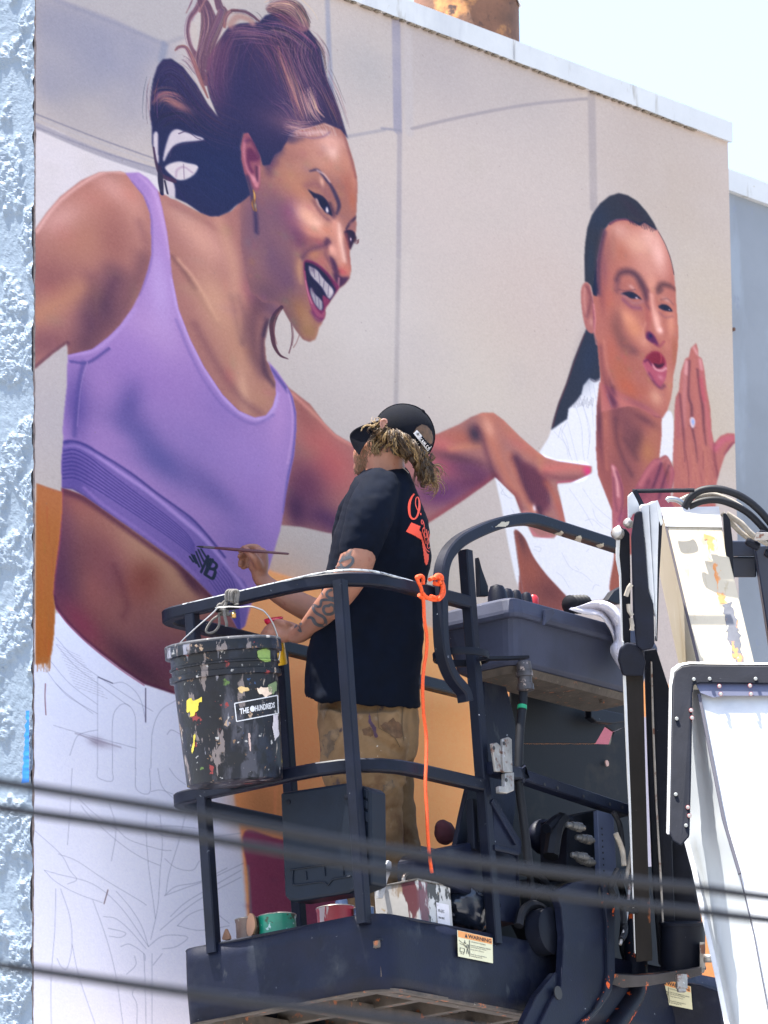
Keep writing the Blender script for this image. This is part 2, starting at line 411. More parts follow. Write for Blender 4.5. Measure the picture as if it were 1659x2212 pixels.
def paint_mural(cv):
    rg0 = np.random.default_rng(21)
    fl, br, sp = cv.fill, cv.brush, cv.spot
    # ---- backdrop: soft grey panels -------------------------------------------------
    cv.img[:] = (205,195,197)
    G = [(90,30,165,160,172,120),(260,150,148,150,178,130),(150,200,170,166,180,90),(560,60,184,180,186,110),(640,200,190,186,196,120),(120,900,192,186,198,140),
         (960,130,182,176,184,150),(1130,190,190,183,188,110),(800,150,182,180,188,90),(1000,500,209,198,201,220),(1400,330,193,182,183,150),
         (1480,450,196,184,180,140),(1540,650,202,190,180,120),(1520,900,202,190,178,140),(1080,760,211,198,194,150),(1020,830,212,203,199,120),
         (800,700,214,207,210,170),(760,480,202,196,202,110),(950,1220,208,198,190,120),(660,1190,200,190,190,120),(1180,640,208,193,192,140),(100,700,190,184,196,100)]
    for x, y, r, g, b, R in G: sp('D', x, y, R, R, (r,g,b), .85)
    fl('A', "150,560 420,660 690,760 700,1000 500,1000 150,1000", (226,221,236), 4)
    fl('A', "150,0 230,0 480,90 720,190 730,260 690,262 560,300 420,400 150,400", (146,150,180), 22, .55)
    fl('A', "250,-20 470,70 720,188 800,150 840,80 830,-30 500,-60", (183,180,190), 4, .95)
    br('A', "240,0 480,92 715,190", 10, (140,143,172), 6, .5)
    br('A', "710,190 695,265", 14, (138,146,176), 5, .7); br('A', "720,185 790,160", 8, (160,158,176), 5, .6)
    br('A', "140,535 420,655 700,752", 16, (170,167,186), 3); br('A', "150,545 420,648 700,735", 4, (150,148,172), 2)
    br('A', "140,485 420,595 690,692", 4, (140,138,160), 1.4, .8); br('A', "140,500 420,612 690,710", 3, (186,183,196), 1.5, .8)
    br('A', "1412,-20 1420,200 1432,420", 11, (150,156,184), 3.5, .8)
    br('B', "50,40 58,560", 20, (152,152,180), 3, .8); br('B', "100,60 108,570", 20, (196,191,200), 5, .7)
    br('B', "66,570 62,1106", 11, (165,160,176), 3, .8); br('E', "62,0 55,400 50,660", 10, (172,167,176), 4, .75); br('E', "100,0 92,640", 14, (214,206,208), 6, .6)
    br('B', "895,400 905,900", 19, (170,163,172), 3.5, .75)
    br('A', "1500,588 1659,560", 7, (170,168,182), 2.5, .8); br('B', "-10,553 70,562", 6, (150,150,172), 2.5, .8)
    br('B', "120,555 260,520 440,482 640,448 875,424", 7, (160,155,168), 2.2, .75)
    # faint roller mottling
    for _ in range(260):
        x, y = cv.rng.uniform(80,1590), cv.rng.uniform(-200,1250); d = cv.rng.normal(0, 5)
        c = 200+d; sp('D', x, y, cv.rng.uniform(20,60), cv.rng.uniform(20,50), (c+3, c-5, c-3+cv.rng.normal(0,3)), .16)
    # ---- white primed area, orange and maroon blocks --------------------------------
    fl('D', "60,1325 300,1325 560,1500 560,2400 60,2400", (252,262,300), 2, sm=False)
    for y, c in ((1500,(252,262,300)),(1750,(254,263,300)),(2000,(262,266,300)),(2200,(272,270,298))): sp('D', 300, y, 300, 130, c, .6)
    fl('D', "470,1195 590,1235 700,1270 850,1325 1015,1388 1200,1450 1600,1590 1620,2420 690,2420 560,2330 535,1990 520,1800 505,1710 490,1500", (292,190,122), 4)
    for x, y, c, r in ((620,1350,(288,188,122),90),(640,1600,(280,180,118),110),(960,1480,(300,200,128),90),(960,1750,(298,196,126),110),(1540,2150,(256,170,110),70),(560,1740,(215,142,90),60),(990,1650,(300,200,132),70)):
        sp('D', x, y, r, r*1.3, c, .8)
    for k in range(60):
        x = cv.rng.uniform(560,1010); y = cv.rng.uniform(1330,1850); br('D', [(x,y),(x+cv.rng.uniform(-5,5),y+cv.rng.uniform(30,110))], 3, (290+cv.rng.normal(0,12),190+cv.rng.normal(0,10),122), 3, .25)
    fl('D', "528,1797 610,1814 800,1850 800,2060 770,2300 560,2300 541,2010 538,1900", (160,70,112), 1.6)
    for k in range(50):
        x, y = cv.rng.uniform(535,780), cv.rng.uniform(1805,2050); sp('D', x, y, 10, 6, (152+cv.rng.normal(0,12),64,108), .3)
    fl('D', "1290,1560 1330,1570 1335,1640 1290,1640", (190,112,132), 2); fl('D', "1330,1570 1480,1600 1480,1960 1380,1960 1345,1800", (204,202,226), 2)
    fl('D', "690,2020 800,2040 800,2120 700,2120", (182,164,194), 3); fl('D', "560,1990 640,2000 640,2060 560,2060", (196,160,140), 3, .0)
    br('D', "535,1870 540,1950 545,2050", 6, (150,150,170), 3, .6)
    # ---- woman at the left: skin ----------------------------------------------------
    S = (160,110,100)
    fl('D', "72,500 100,460 130,425 175,390 215,372 260,370 300,385 345,415 390,437 430,458 465,466 500,455 530,420 560,380 600,400 640,560 610,650 607,662 582,690 572,738 575,778 600,810 625,838 670,873 700,913 725,938 760,958 850,960 946,937 992,916 1018,900 1042,892 1066,892 1088,908 1125,945 1162,977 1200,993 1232,996 1264,997 1277,1007 1278,1018 1264,1036 1250,1041 1205,1044 1204,1055 1216,1097 1222,1130 1200,1161 1173,1164 1151,1158 1141,1137 1125,1105 1111,1070 1093,1054 1077,1038 1069,1031 1045,1049 1000,1081 952,1113 925,1130 850,1165 760,1158 707,1151 650,1138 600,1134 560,1100 300,1100 180,820 147,765 145,741 115,763 72,800", S, 1.6, save='sk', sm=False)
    c_ = dict(clip='sk')
    # shoulder and upper arm
    sp('D',210,430,75,45,(176,120,104),.9,-25,**c_); sp('D',180,520,90,60,(170,118,98),.8,-40,**c_); sp('D',250,410,45,25,(196,146,134),.8,20,**c_)
    sp('D',290,450,26,70,(186,134,118),.7,-12,**c_); sp('D',245,520,30,60,(150,98,88),.7,0,**c_); sp('D',130,470,60,24,(206,160,150),.55,-45,**c_)
    br('D', "78,500 130,432 215,374 270,372", 6, (214,168,160), 5, .7, **c_)
    sp('D',110,600,60,40,(140,90,84),.7,-20,**c_); br('D',"80,680 130,650 180,625 215,640", 40, (178,126,98), 26, .75, **c_)
    br('D',"250,600 225,650 200,700 185,740", 46, (92,58,74), 34, .7, **c_); sp('D',215,670,32,46,(82,52,72),.6,30,**c_); br('D',"195,600 205,640 210,690", 24, (124,80,82), 22, .5, **c_)
    br('D',"150,765 180,745 240,700 280,640 310,560", 26, (112,74,78), 22, .6, **c_); sp('D',105,740,50,26,(128,82,84),.7,-30,**c_)
    br('D',"78,792 115,762 146,740", 8, (96,58,70), 5, .7, **c_); br('D',"300,480 318,540 305,610", 16, (136,90,88), 14, .45, **c_)
    # clavicle / chest / neck
    sp('D',440,520,60,40,(196,146,128),.85,35,**c_); sp('D',400,480,50,22,(192,142,124),.7,28,**c_); br('D',"370,440 430,470 480,500", 12, (150,100,92), 10, .5, **c_)
    br('D',"400,590 430,640 470,700", 12, (134,90,80), 9, .6, **c_); br('D',"372,555 400,590 420,620", 10, (120,80,76), 7, .6, **c_); br('D',"385,560 425,610 470,690", 7, (206,158,134), 6, .6, **c_)
    sp('D',470,660,45,80,(196,150,122),.8,-25,**c_); sp('D',520,760,50,80,(178,130,106),.8,-20,**c_); sp('D',560,860,40,40,(176,128,104),.8,0,**c_); sp('D',525,840,14,50,(204,158,130),.6,-8,**c_)
    br('D',"470,470 500,560 510,640", 26, (188,140,118), 16, .7, **c_); br('D',"545,470 552,560 560,640 590,670", 44, (112,78,90), 22, .8, **c_); br('D',"500,640 510,690 520,740", 12, (132,94,88), 10, .35, **c_)
    br('D',"515,640 530,690 525,740", 12, (124,86,84), 10, .35, **c_); br('D',"560,650 545,700 550,760 570,800", 34, (112,74,78), 18, .75, **c_); br('D',"575,690 566,740 572,800 590,830", 10, (88,58,70), 8, .7, **c_)
    br('D',"420,700 470,790 520,860 560,890", 16, (128,84,84), 12, .5, **c_)
    # far arm
    sp('D',690,960,40,60,(176,104,92),.9,-20,**c_); sp('D',660,900,22,40,(150,92,84),.8,-30,**c_); sp('D',720,1010,60,60,(176,98,92),.9,0,**c_); sp('D',660,1050,50,60,(112,62,80),.9,0,**c_)
    sp('D',700,1120,80,30,(96,56,82),.9,8,**c_); sp('D',640,1100,20,40,(86,46,72),.8,0,**c_); br('D',"632,850 690,905 725,940 760,960", 8, (204,140,124), 6, .7, **c_)
    sp('L',420,330,70,24,(168,100,80),.8,-15,**c_); sp('L',260,400,40,30,(188,108,100),.8,0,**c_); sp('L',300,560,60,34,(172,92,96),.85,0,**c_)
    sp('L',400,500,80,16,(110,70,72),.85,-4,**c_); br('L',"330,420 450,400 560,395", 9, (196,130,98), 7, .8, **c_); sp('L',480,590,60,26,(104,58,84),.8,-5,**c_); sp('L',250,780,90,36,(108,60,94),.9,-28,**c_); sp('L',520,680,60,26,(104,54,78),.8,-28,**c_)
    br('L',"150,1010 430,830 600,710 690,640", 10, (146,66,68), 6, .7, **c_); sp('L',530,300,20,24,(66,48,62),.85,0,**c_); br('L',"545,250 590,340 620,440 660,560 690,640", 9, (86,48,66), 7, .75, **c_)
    # far hand
    br('L',"620,150 640,260 680,380 730,520 790,650 860,790", 30, (186,116,90), 14, .8, **c_); sp('L',640,240,14,26,(206,150,128),.8,-15,**c_); br('L',"700,180 830,310 960,430 1060,490", 26, (186,112,88), 14, .8, **c_)
    br('L',"820,480 870,620 930,760 1000,920", 16, (196,122,92), 7, .85, **c_); br('L',"860,500 900,590 930,690 990,820", 20, (70,36,58), 9, .85, **c_)
    fl('L',"880,530 960,540 1060,600 1120,680 1140,780 1130,900 1060,940 990,830 930,690", (104,54,66), 8, .85, clip='sk')
    for k in range(26):
        x = 900+k*8; br('L',[(x,560+k*4),(x+20,640+k*5),(x+30,740+k*5)], 1.3, (70,36,58) if k%2 else (134,74,76), 1, .45, **c_)
    br('L',"1110,700 1180,820 1220,940 1240,1020", 14, (172,98,76), 7, .85, **c_); br('L',"1090,590 1200,570 1320,560 1440,570", 22, (198,112,100), 10, .85, **c_); br('L',"1100,630 1200,655 1330,660 1430,650", 12, (128,74,76), 7, .8, **c_)
    sp('L',1440,600,12,14,(200,62,110),.85,0,**c_); br('L',"1200,695 1300,685 1390,685", 4, (198,70,112), 3, .6, **c_)
    br('L',"690,640 760,730 850,800 900,930", 12, (112,56,62), 7, .7, **c_); sp('L',1010,900,5,8,(240,220,222),.9,0,**c_); br('L',"930,940 1000,960", 8, (220,150,140), 4, .8, **c_); br('L',"1040,900 1080,980 1150,1010", 10, (62,30,48), 6, .8, **c_)
    br('L',"980,1090 1060,1150 1140,1140", 8, (206,120,130), 5, .8, **c_)
    br('L',"560,135 680,130 760,190 900,330 1040,450 1180,512", 5, (196,124,104), 4, .8, **c_)
    for k in range(260):
        x, y = rg0.uniform(80,1270), rg0.uniform(380,1160); sp('D', x, y, rg0.uniform(6,26), rg0.uniform(6,26), (168+rg0.normal(0,26), 116+rg0.normal(0,20), 104+rg0.normal(0,16)), .09, **c_)
    # ---- torso below the top --------------------------------------------------------
    fl('N', "262,470 260,620 235,850 205,1100 195,1230 215,1330 300,1440 420,1560 540,1660 700,1780 850,1880 940,1910 1060,1950 1300,2010 1500,1900 1560,1500 1500,1400 1340,1240 1080,990 760,760 430,530", (140,86,80), 1.6, save='ab', sm=False)
    c_ = dict(clip='ab')
    for x, y, rx, ry, c, o, a in ((300,560,40,26,(108,58,70),.9,0),(300,800,34,110,(98,56,78),.9,5),(280,1150,46,90,(94,54,76),.9,0),(420,640,60,24,(150,88,78),.8,35),(560,820,90,60,(158,104,88),.9,40),
        (700,1000,70,60,(164,112,94),.9,40),(880,920,90,36,(172,128,104),.85,40),(1080,1120,80,40,(178,134,106),.9,40),(980,1280,60,80,(160,116,94),.8,0),(420,1080,40,70,(100,62,70),.85,0),
        (520,1230,34,60,(160,100,86),.8,-15),(560,1080,30,60,(152,92,84),.7,0),(680,1200,36,80,(122,72,78),.8,-20),(860,1130,30,40,(128,72,56),.9,20),(780,1250,30,44,(136,74,60),.85,20),(560,1420,60,40,(134,74,74),.7,20),
        (640,1560,70,44,(118,70,66),.85,35),(760,1400,70,60,(146,96,84),.7,0),(900,1560,90,70,(140,92,84),.85,0),(1000,1750,70,60,(112,66,78),.9,0),(800,1750,70,30,(88,52,62),.9,33),(400,1450,50,26,(130,60,74),.8,45),(480,950,40,60,(126,76,74),.6,0)):
        sp('N', x, y, rx, ry, c, o, a, **c_)
    br('N', "270,490 420,550 600,675 760,790 940,920 1080,1020 1200,1130 1340,1270", 12, (90,44,58), 9, .75, **c_); sp('N',1190,1150,36,12,(84,44,58),.8,45,**c_)
    br('N', "640,1040 700,1200 730,1320 700,1400", 14, (112,62,64), 12, .5, **c_)
    br('N', "262,480 240,850 205,1100 196,1230", 5, (150,72,92), 3, .7, **c_); br('N', "200,1250 220,1330 300,1440 420,1560 540,1660 700,1780 850,1880 940,1912 1060,1952", [5,8,10,9], (84,30,62), 6, .85, **c_)
    br('N', "215,1335 300,1447 420,1567 540,1668 700,1790 850,1890", 2.2, (150,52,96), 1.6, .8)
    fl('N', "78,440 160,470 262,502 262,620 240,850 205,1100 195,1230 208,1330 205,1500 185,1660 160,1735 120,1730 70,1745", (186,112,60), 1.5, sm=False, save='or')
    c_ = dict(clip='or'); sp('N',150,540,60,40,(192,118,78),.8,**c_); sp('N',130,1500,60,120,(188,106,34),.9,**c_); sp('N',150,1000,50,160,(182,110,52),.7,**c_)
    br('N', "80,440 160,470 262,502", 4, (176,104,92), 3, .7, **c_)
    for k in range(40):
        x = cv.rng.uniform(80,240); y = cv.rng.uniform(500,1600); br('N', [(x,y),(x+cv.rng.uniform(-4,4),y+cv.rng.uniform(60,200))], 2.2, (180+cv.rng.normal(0,16),108+cv.rng.normal(0,12),50), 2, .35, **c_)
    for k in range(24):
        x = cv.rng.uniform(75,180); br('N', [(x,1690),(x-2,1735+cv.rng.uniform(0,60))], 1.6, (186,116,60), 1, .6)
    # ---- lilac sports top -----------------------------------------------------------
    V = (158,124,196)
    fl('D', "270,373 300,372 320,385 340,410 350,450 360,500 367,553 372,603 385,668 410,733 440,793 480,853 515,888 550,903 575,898 590,878 597,853 595,823 582,788 578,778 600,803 620,833 632,858 640,893 640,923 635,983 625,1028 617,1068 612,1106 605,1146 580,1231 543,1306 530,1352 515,1362 490,1316 457,1285 415,1243 379,1210 337,1180 283,1141 235,1108 184,1072 157,1057 134,1053 132,1003 137,953 135,928 140,878 145,833 145,793 147,768 200,755 235,728 260,703 285,668 305,628 320,583 327,553 327,513 325,463 310,423 285,393", V, 1.3, save='br', sm=False)
    c_ = dict(clip='br')
    for x, y, rx, ry, c, o, a in ((300,800,110,80,(146,112,190),.8,0),(330,720,60,60,(176,142,206),.85,0),(345,620,26,90,(176,146,214),.9,-5),(345,450,16,70,(180,142,210),.7,-12),(200,860,50,80,(138,108,180),.9,0),(165,880,26,70,(98,78,160),.9,0),(225,830,30,50,(152,118,192),.8,0),
        (280,880,26,60,(92,78,156),.8,12),(300,930,40,40,(104,86,162),.8,0),(340,985,90,40,(92,84,160),.85,28),(300,760,60,50,(154,120,196),.7,0),(430,960,110,50,(140,114,190),.7,25),(550,1000,80,60,(158,126,202),.8,0),(600,900,20,80,(172,134,204),.8,5),
        (560,1100,60,60,(152,118,196),.8,0),(460,1060,80,30,(110,92,168),.7,35),(530,1180,60,50,(134,108,186),.7,40),(480,880,60,60,(140,112,190),.7,35),(250,950,50,30,(156,122,194),.7,10),(590,1060,20,90,(164,128,202),.6,8),(470,820,26,60,(150,118,196),.6,-35)):
        sp('D', x, y, rx, ry, c, o, a, **c_)
    br('D',"372,603 385,668 410,733 440,793 480,853 515,888 550,903 577,898 592,876 598,850", 10, (180,150,220), 5, .9, **c_); br('D',"380,690 405,752 435,812 475,870 515,902 552,915 590,895", 5, (122,98,176), 5, .6, **c_)
    br('D',"148,766 200,757 238,730 264,703 290,668", 8, (168,136,208), 4, .9, **c_); br('D',"152,780 190,782 235,752", 5, (84,70,150), 4, .85, **c_); br('D',"188,782 178,815 172,850 166,920", 2.5, (168,136,204), 2, .7, **c_); br('D',"180,782 170,830 160,940", 8, (86,72,152), 6, .7, **c_)
    br('D',"284,392 310,425 324,465 327,515 326,555 316,595 300,635", 5, (110,84,160), 4, .6, **c_); br('D',"300,378 330,410 345,455 357,505 366,556", 6, (186,152,216), 5, .6, **c_)
    br('D',"585,795 600,815 622,845", 9, (92,76,156), 5, .85, **c_); br('D',"628,850 637,890 638,925 632,985 622,1030 612,1106", 5, (96,82,164), 3.5, .85, **c_); br('D',"620,840 630,885 630,940 620,1000", 4, (182,146,214), 3, .7, **c_)
    # waistband
    fl('N', "268,150 340,140 430,160 520,220 640,300 790,400 940,520 1080,620 1200,700 1300,820 1420,980 1500,1080 1600,1200 1560,1510 1450,1340 1340,1240 1200,1100 1080,990 940,890 760,760 600,650 430,530 340,480 262,470 258,350", (124,100,180), 1.2, clip='br', save='wb')
    br('N',"270,140 340,132 430,160 520,215 660,300 800,395 940,505 1080,605 1200,695 1310,815 1430,965", 5, (62,52,136), 4, .85, **c_); br('N',"280,175 350,165 440,200 540,260 700,370 860,480 1000,590 1120,690 1250,800 1370,930 1500,1090 1570,1190", [5,9,11,9], (170,140,216), 4, .85, clip='wb')
    for k in range(8):
        o = k*28
        br('N', [(268,205+o*1.0),(350,195+o*1.03),(450,245+o*1.02),(560,330+o*.92),(720,450+o*.84),(900,585+o*.76),(1050,700+o*.70),(1160,800+o*.62),(1215,880+o*.45)], [3.2,3,2.2,1.6], (74,60,146), 1.7, .8, clip='wb')
        br('N', [(268,217+o*1.0),(350,208+o*1.03),(450,257+o*1.02),(560,342+o*.92)], [2.5,2,1], (150,118,200), 1.7, .6, clip='wb')
        br('N', [(1380+k*14-60,1130-k*14+60-55),(1450+k*14-60,1230-k*14+60-55),(1500+k*12-60,1330-k*6),(1560+k*6-60,1480)], [1.6,2.6,3], (80,66,152), 1.7, .75, clip='wb')
    sp('N',330,330,46,70,(72,58,142),.55,0,clip='wb'); br('N',"262,470 340,482 430,532 600,655 760,768 940,898 1080,1000 1200,1110 1340,1250", 5, (66,52,120), 3.5, .8, clip='br')
    br('N',"420,470 560,590 760,730 940,860 1100,985 1240,1115", 7, (146,116,196), 4, .7, clip='wb')
    # emblem on the waistband (slanted letters with speed bars)
    ink = (40,44,82)
    def em(pts, w=5.2): br('N', pts, w, ink, .6, 1, sm=False)
    em("1262,1075 1312,960"); em("1312,960 1300,1080"); em("1300,1080 1345,985", 5.4)
    br('N', "1330,985 1290,1090", 7, ink, .7); br('N', "1330,985 1372,1020 1360,1050 1318,1050", 6, ink, .7); br('N', "1318,1045 1362,1065 1352,1110 1335,1120 1288,1090", 6.4, ink, .7)
    for q in ("1205,1000 1180,965","1225,1010 1195,950","1248,1035 1212,955","1270,1040 1226,930","1282,1000 1242,915","1296,965 1262,910"): br('N', q, 4.2, ink, .6, sm=False)
    # ---- face -----------------------------------------------------------------------
    fl('F', "95,250 130,150 400,60 680,60 900,40 985,20 1020,100 1070,260 1120,420 1150,560 1158,650 1150,800 1145,910 1148,1000 1140,1080 1100,1180 1085,1240 1090,1330 1098,1400 1085,1480 1040,1540 985,1580 950,1620 910,1690 870,1750 855,1830 830,1900 805,1930 790,1990 770,2040 720,2062 660,2040 600,1960 540,1870 470,1745 420,1700 300,1700 180,1600 100,1200 90,800", (152,104,94), 1.1, save='fc', sm=False)
    c_ = dict(clip='fc')
    for x, y, rx, ry, c, o, a in ((230,1000,40,160,(116,84,98),.9,0),(350,1300,60,120,(112,80,98),.95,0),(420,900,50,120,(120,86,98),.85,0),(330,1600,50,60,(108,76,86),.9,0),(520,1500,40,100,(112,78,94),.9,0),(540,1760,30,60,(126,90,84),.9,0),
        (700,1950,34,36,(150,112,78),.95,0),(640,1780,24,60,(150,106,76),.8,-10),(620,1400,14,60,(176,128,96),.6,0),(560,560,60,60,(168,118,96),.85,0),(620,700,40,60,(176,122,96),.8,0),(700,300,70,50,(172,120,104),.85,0),(930,320,22,60,(226,188,178),.9,-10),(900,250,50,30,(206,156,140),.8,-20),
        (820,420,40,40,(190,140,120),.7,0),(1060,600,20,70,(160,100,84),.9,-4),(1110,780,12,50,(170,104,80),.8,0),(1050,420,24,60,(190,134,112),.7,-10),(1120,560,8,60,(196,130,106),.5,0),(620,1060,28,50,(98,58,88),.6,-10),(560,880,30,60,(126,76,100),.8,0),(610,960,24,50,(122,76,98),.5,-20),(640,1150,20,26,(108,62,88),.55,0),
        (760,980,46,30,(224,176,156),.95,30),(800,985,16,12,(236,198,182),.7,0),(760,1080,44,26,(196,132,112),.85,20),(700,900,30,40,(214,160,136),.8,0),(880,1040,26,24,(190,124,100),.8,0),(800,1150,44,12,(140,84,84),.7,-10),(760,1260,20,16,(176,116,90),.9,0),(830,1330,16,20,(170,106,96),.9,0)):
        sp('F', x, y, rx*1.0, ry*.55+6, c, o, a, **c_)
    # hairline highlights
    for k in range(40):
        t = k/39; x = 430+t*470; br('F', [(x+cv.rng.uniform(-20,20),70+cv.rng.uniform(-40,30)),(x+40,110+cv.rng.uniform(-10,30)),(x+60+cv.rng.uniform(-20,30),180)], 1.6, (206-20*cv.rng.random(),168,160), 1.2, .5, **c_)
    fl('F', "95,380 120,100 420,40 560,120 580,220 480,230 470,330 400,400 330,500 300,420 285,380 230,200", (58,50,84), 8, .8, clip='fc'); br('F',"480,220 560,230 640,200", 8, (66,54,84), 6, .6, **c_); br('F',"400,420 360,470 350,520", 14, (96,62,84), 8, .7, **c_)
    br('F',"670,190 740,205 840,190 900,150", 3, (120,92,118), 2.5, .7, **c_); br('F',"690,170 780,150 860,150", 6, (216,182,180), 4, .7, **c_)
    for x, y, rx, ry, c, o, a in ((640,470,40,26,(176,126,108),.6,-20),(480,1250,26,60,(126,90,96),.5,0),(960,480,24,40,(176,122,100),.6,0),(1010,820,20,40,(156,104,88),.6,0),(690,1850,16,40,(166,124,92),.6,-10),(560,1900,26,30,(120,86,86),.6,30),(250,1300,30,120,(146,104,96),.5,0),(800,900,40,12,(196,140,122),.5,35),(950,980,16,30,(206,146,126),.6,0),(1000,1100,8,40,(226,176,156),.6,8)):
        sp('F', x, y, rx, ry*.55+6, c, o, a, **c_)
    for k in range(120):
        x, y = rg0.uniform(120,1100), rg0.uniform(250,1950); sp('F', x, y, rg0.uniform(4,12), rg0.uniform(4,12), (150+rg0.normal(0,30), 108+rg0.normal(0,22), 100+rg0.normal(0,18)), .10, **c_)
    # brow and eye
    br('F', "720,505 790,495 850,560 910,640 955,730 985,815 965,890", [2,6,7,9,11,9,5], (58,46,74), 2.4, .95, **c_); br('F',"790,500 850,535 900,600", 3, (232,200,190), 2.5, .8, **c_)
    br('F', "690,640 760,620 840,660 890,740", 13, (140,92,92), 6, .8, **c_); sp('F',830,600,6,13,(206,158,138),.8,-10,**c_); br('F',"880,640 930,760 940,850", 8, (150,98,90), 5, .7, **c_)
    fl('F', "705,675 760,705 830,730 880,780 915,850 930,920 895,900 860,880 800,800 755,745", (44,36,62), .9); fl('F', "770,755 800,770 820,820 850,860 800,830", (176,140,132), 1); fl('F', "800,755 850,770 890,830 880,860 840,850 810,800", (28,26,56), 1); fl('F', "866,858 880,830 892,870 880,890", (214,198,200), .8)
    br('F', "755,780 800,860 860,930 900,950", 7, (120,78,84), 4, .75, **c_); br('F',"740,820 790,900 850,960", 5, (190,136,120), 4, .6, **c_); br('F',"905,800 940,900 935,930", 7, (66,40,62), 3.5, .85, **c_)
    br('F', "1052,1030 1090,975 1146,918", [3,6,4], (56,38,62), 1.8, .95, **c_); sp('F',1105,1000,8,12,(150,100,96),.8,0,**c_)
    fl('F', "1038,1060 1075,1042 1120,1055 1138,1090 1148,1130 1120,1165 1095,1215 1078,1210 1055,1130", (52,30,56), 1.2); sp('F',1092,1125,2.2,5,(220,196,198),.9); 
    for k in range(5): br('F', [(1125,1120+k*10),(1150,1135+k*8),(1165,1125+k*6)], 1, (96,44,56), .7, .9)
    # nose
    br('F', "945,960 960,1060 985,1200 1010,1330 1045,1400", [10,14,18,22,22], (206,146,126), 8, .9, **c_); br('F', "985,990 990,1080 1012,1200 1035,1320", [5,6,7,8], (236,198,184), 4, .75, **c_); br('F',"1050,1080 1068,1180 1082,1300 1092,1400", 6, (170,96,84), 4, .8, **c_)
    sp('F',1050,1395,14,16,(184,112,94),.8,0,**c_); sp('F',1010,1420,14,10,(176,84,84),.8,0,**c_); sp('F',925,1220,13,17,(214,156,138),.95,-15,**c_); br('F',"880,1130 866,1200 880,1290 930,1360 975,1420", 7, (92,52,70), 4, .85, **c_); br('F',"900,1150 870,1160", 6, (96,60,72), 3, .8, **c_)
    fl('F', "890,1285 940,1310 968,1370 975,1430 1010,1470 1085,1475 1050,1530 990,1570 960,1520 930,1440", (80,46,72), 3, .95, clip='fc'); br('F',"985,1480 978,1560", 3, (200,140,140), 2, .9, **c_); br('F',"860,1200 900,1330 925,1420", 6, (196,134,112), 5, .6, **c_)
    # mouth
    br('F', "650,1300 690,1240 760,1205 850,1180 880,1140", 8, (92,58,80), 5, .8, **c_); br('F',"630,1310 625,1400 640,1520", 4, (196,150,114), 4, .6, **c_)
    fl('F', "672,1330 720,1318 800,1355 880,1425 940,1500 988,1562 955,1625 905,1690 862,1760 852,1850 800,1850 745,1780 715,1660 690,1540 668,1420", (120,48,82), 1.3)
    fl('F', "680,1340 740,1350 800,1385 870,1450 930,1530 955,1600 905,1685 850,1730 840,1770 790,1750 735,1660 700,1540 682,1430", (40,30,60), 1.2)
    fl('F', "712,1372 745,1385 790,1410 850,1490 925,1575 935,1620 905,1670 880,1650 842,1580 800,1530 760,1490 725,1440", (168,154,158), 1.4); 
    for q in ("755,1400 765,1470","800,1430 812,1530","850,1500 842,1580","890,1545 885,1640"): br('F', q, 1.7, (112,98,116), .8, .9)
    fl('F', "735,1565 765,1620 832,1690 838,1750 822,1775 790,1745 755,1690 728,1610", (154,142,148), 1.4)
    for q in ("765,1625 775,1710","800,1660 805,1750"): br('F', q, 1.6, (112,98,116), .8, .9)
    fl('F', "840,1640 880,1660 905,1690 865,1740 845,1720", (128,56,84), 2)
    br('F', "672,1420 690,1550 730,1690 780,1790 830,1825 855,1790", [3,5,9,12,11,5], (150,80,100), 3, .9); br('F',"740,1790 790,1860 840,1860", 6, (104,44,92), 4, .8, **c_); br('F',"680,1500 705,1620 740,1710", 2, (206,140,150), 1.5, .6)
    br('F', "690,1330 760,1350 840,1410 900,1480 960,1580", [3,4,5,5,3], (92,40,70), 2, .85)
    br('F', "470,1745 540,1870 600,1960 660,2040 720,2060", 6, (112,74,84), 5, .6, **c_); br('F',"770,2040 790,1990 806,1930 830,1900", 4, (196,140,112), 4, .5, **c_)
    br('F',"990,30 1050,220 1100,400 1140,560", 5, (104,58,62), 4, .6, **c_)
    sp('F',745,1400,8,8,(90,70,90),.5); sp('F',745,1590,6,8,(90,66,84),.5); sp('F',915,1600,6,12,(216,198,198),.5)
    # ear and earring
    fl('F', "96,230 108,180 128,152 150,150 176,168 200,200 230,250 258,315 276,400 270,500 272,620 250,690 210,670 165,610 130,550 100,450 86,330", (142,84,94), 1.6, save='ear'); c_ = dict(clip='ear')
    br('F',"130,220 120,330 145,460 190,560 230,640", 5, (196,128,136), 3, .8, **c_); br('F',"140,230 190,230 235,310 255,380", 8, (92,48,76), 4, .85, **c_); fl('F',"150,320 190,300 250,380 240,420 180,420 185,470 215,520 190,530 150,430", (98,44,74), 4, .85, clip='ear'); br('F',"262,470 262,560 240,640", 4, (206,140,140), 3, .8, **c_); br('F',"235,470 240,590", 5, (70,36,60), 3, .85, **c_); sp('F',215,580,6,12,(206,140,146),.8,-25,**c_)
    br('F', "205,678 216,730 206,800 220,855", [2,5,8,9], (226,150,50), 1.2, 1); sp('F',222,820,3,7,(255,222,140),1); br('F',"212,700 216,760", 1.5, (255,226,150), 1, .9); br('F',"150,560 190,700 225,900 235,1060", 9, (60,48,78), 6, .75)
    # ---- hair of the woman at the left ----------------------------------------------
    HN = (30,36,74)
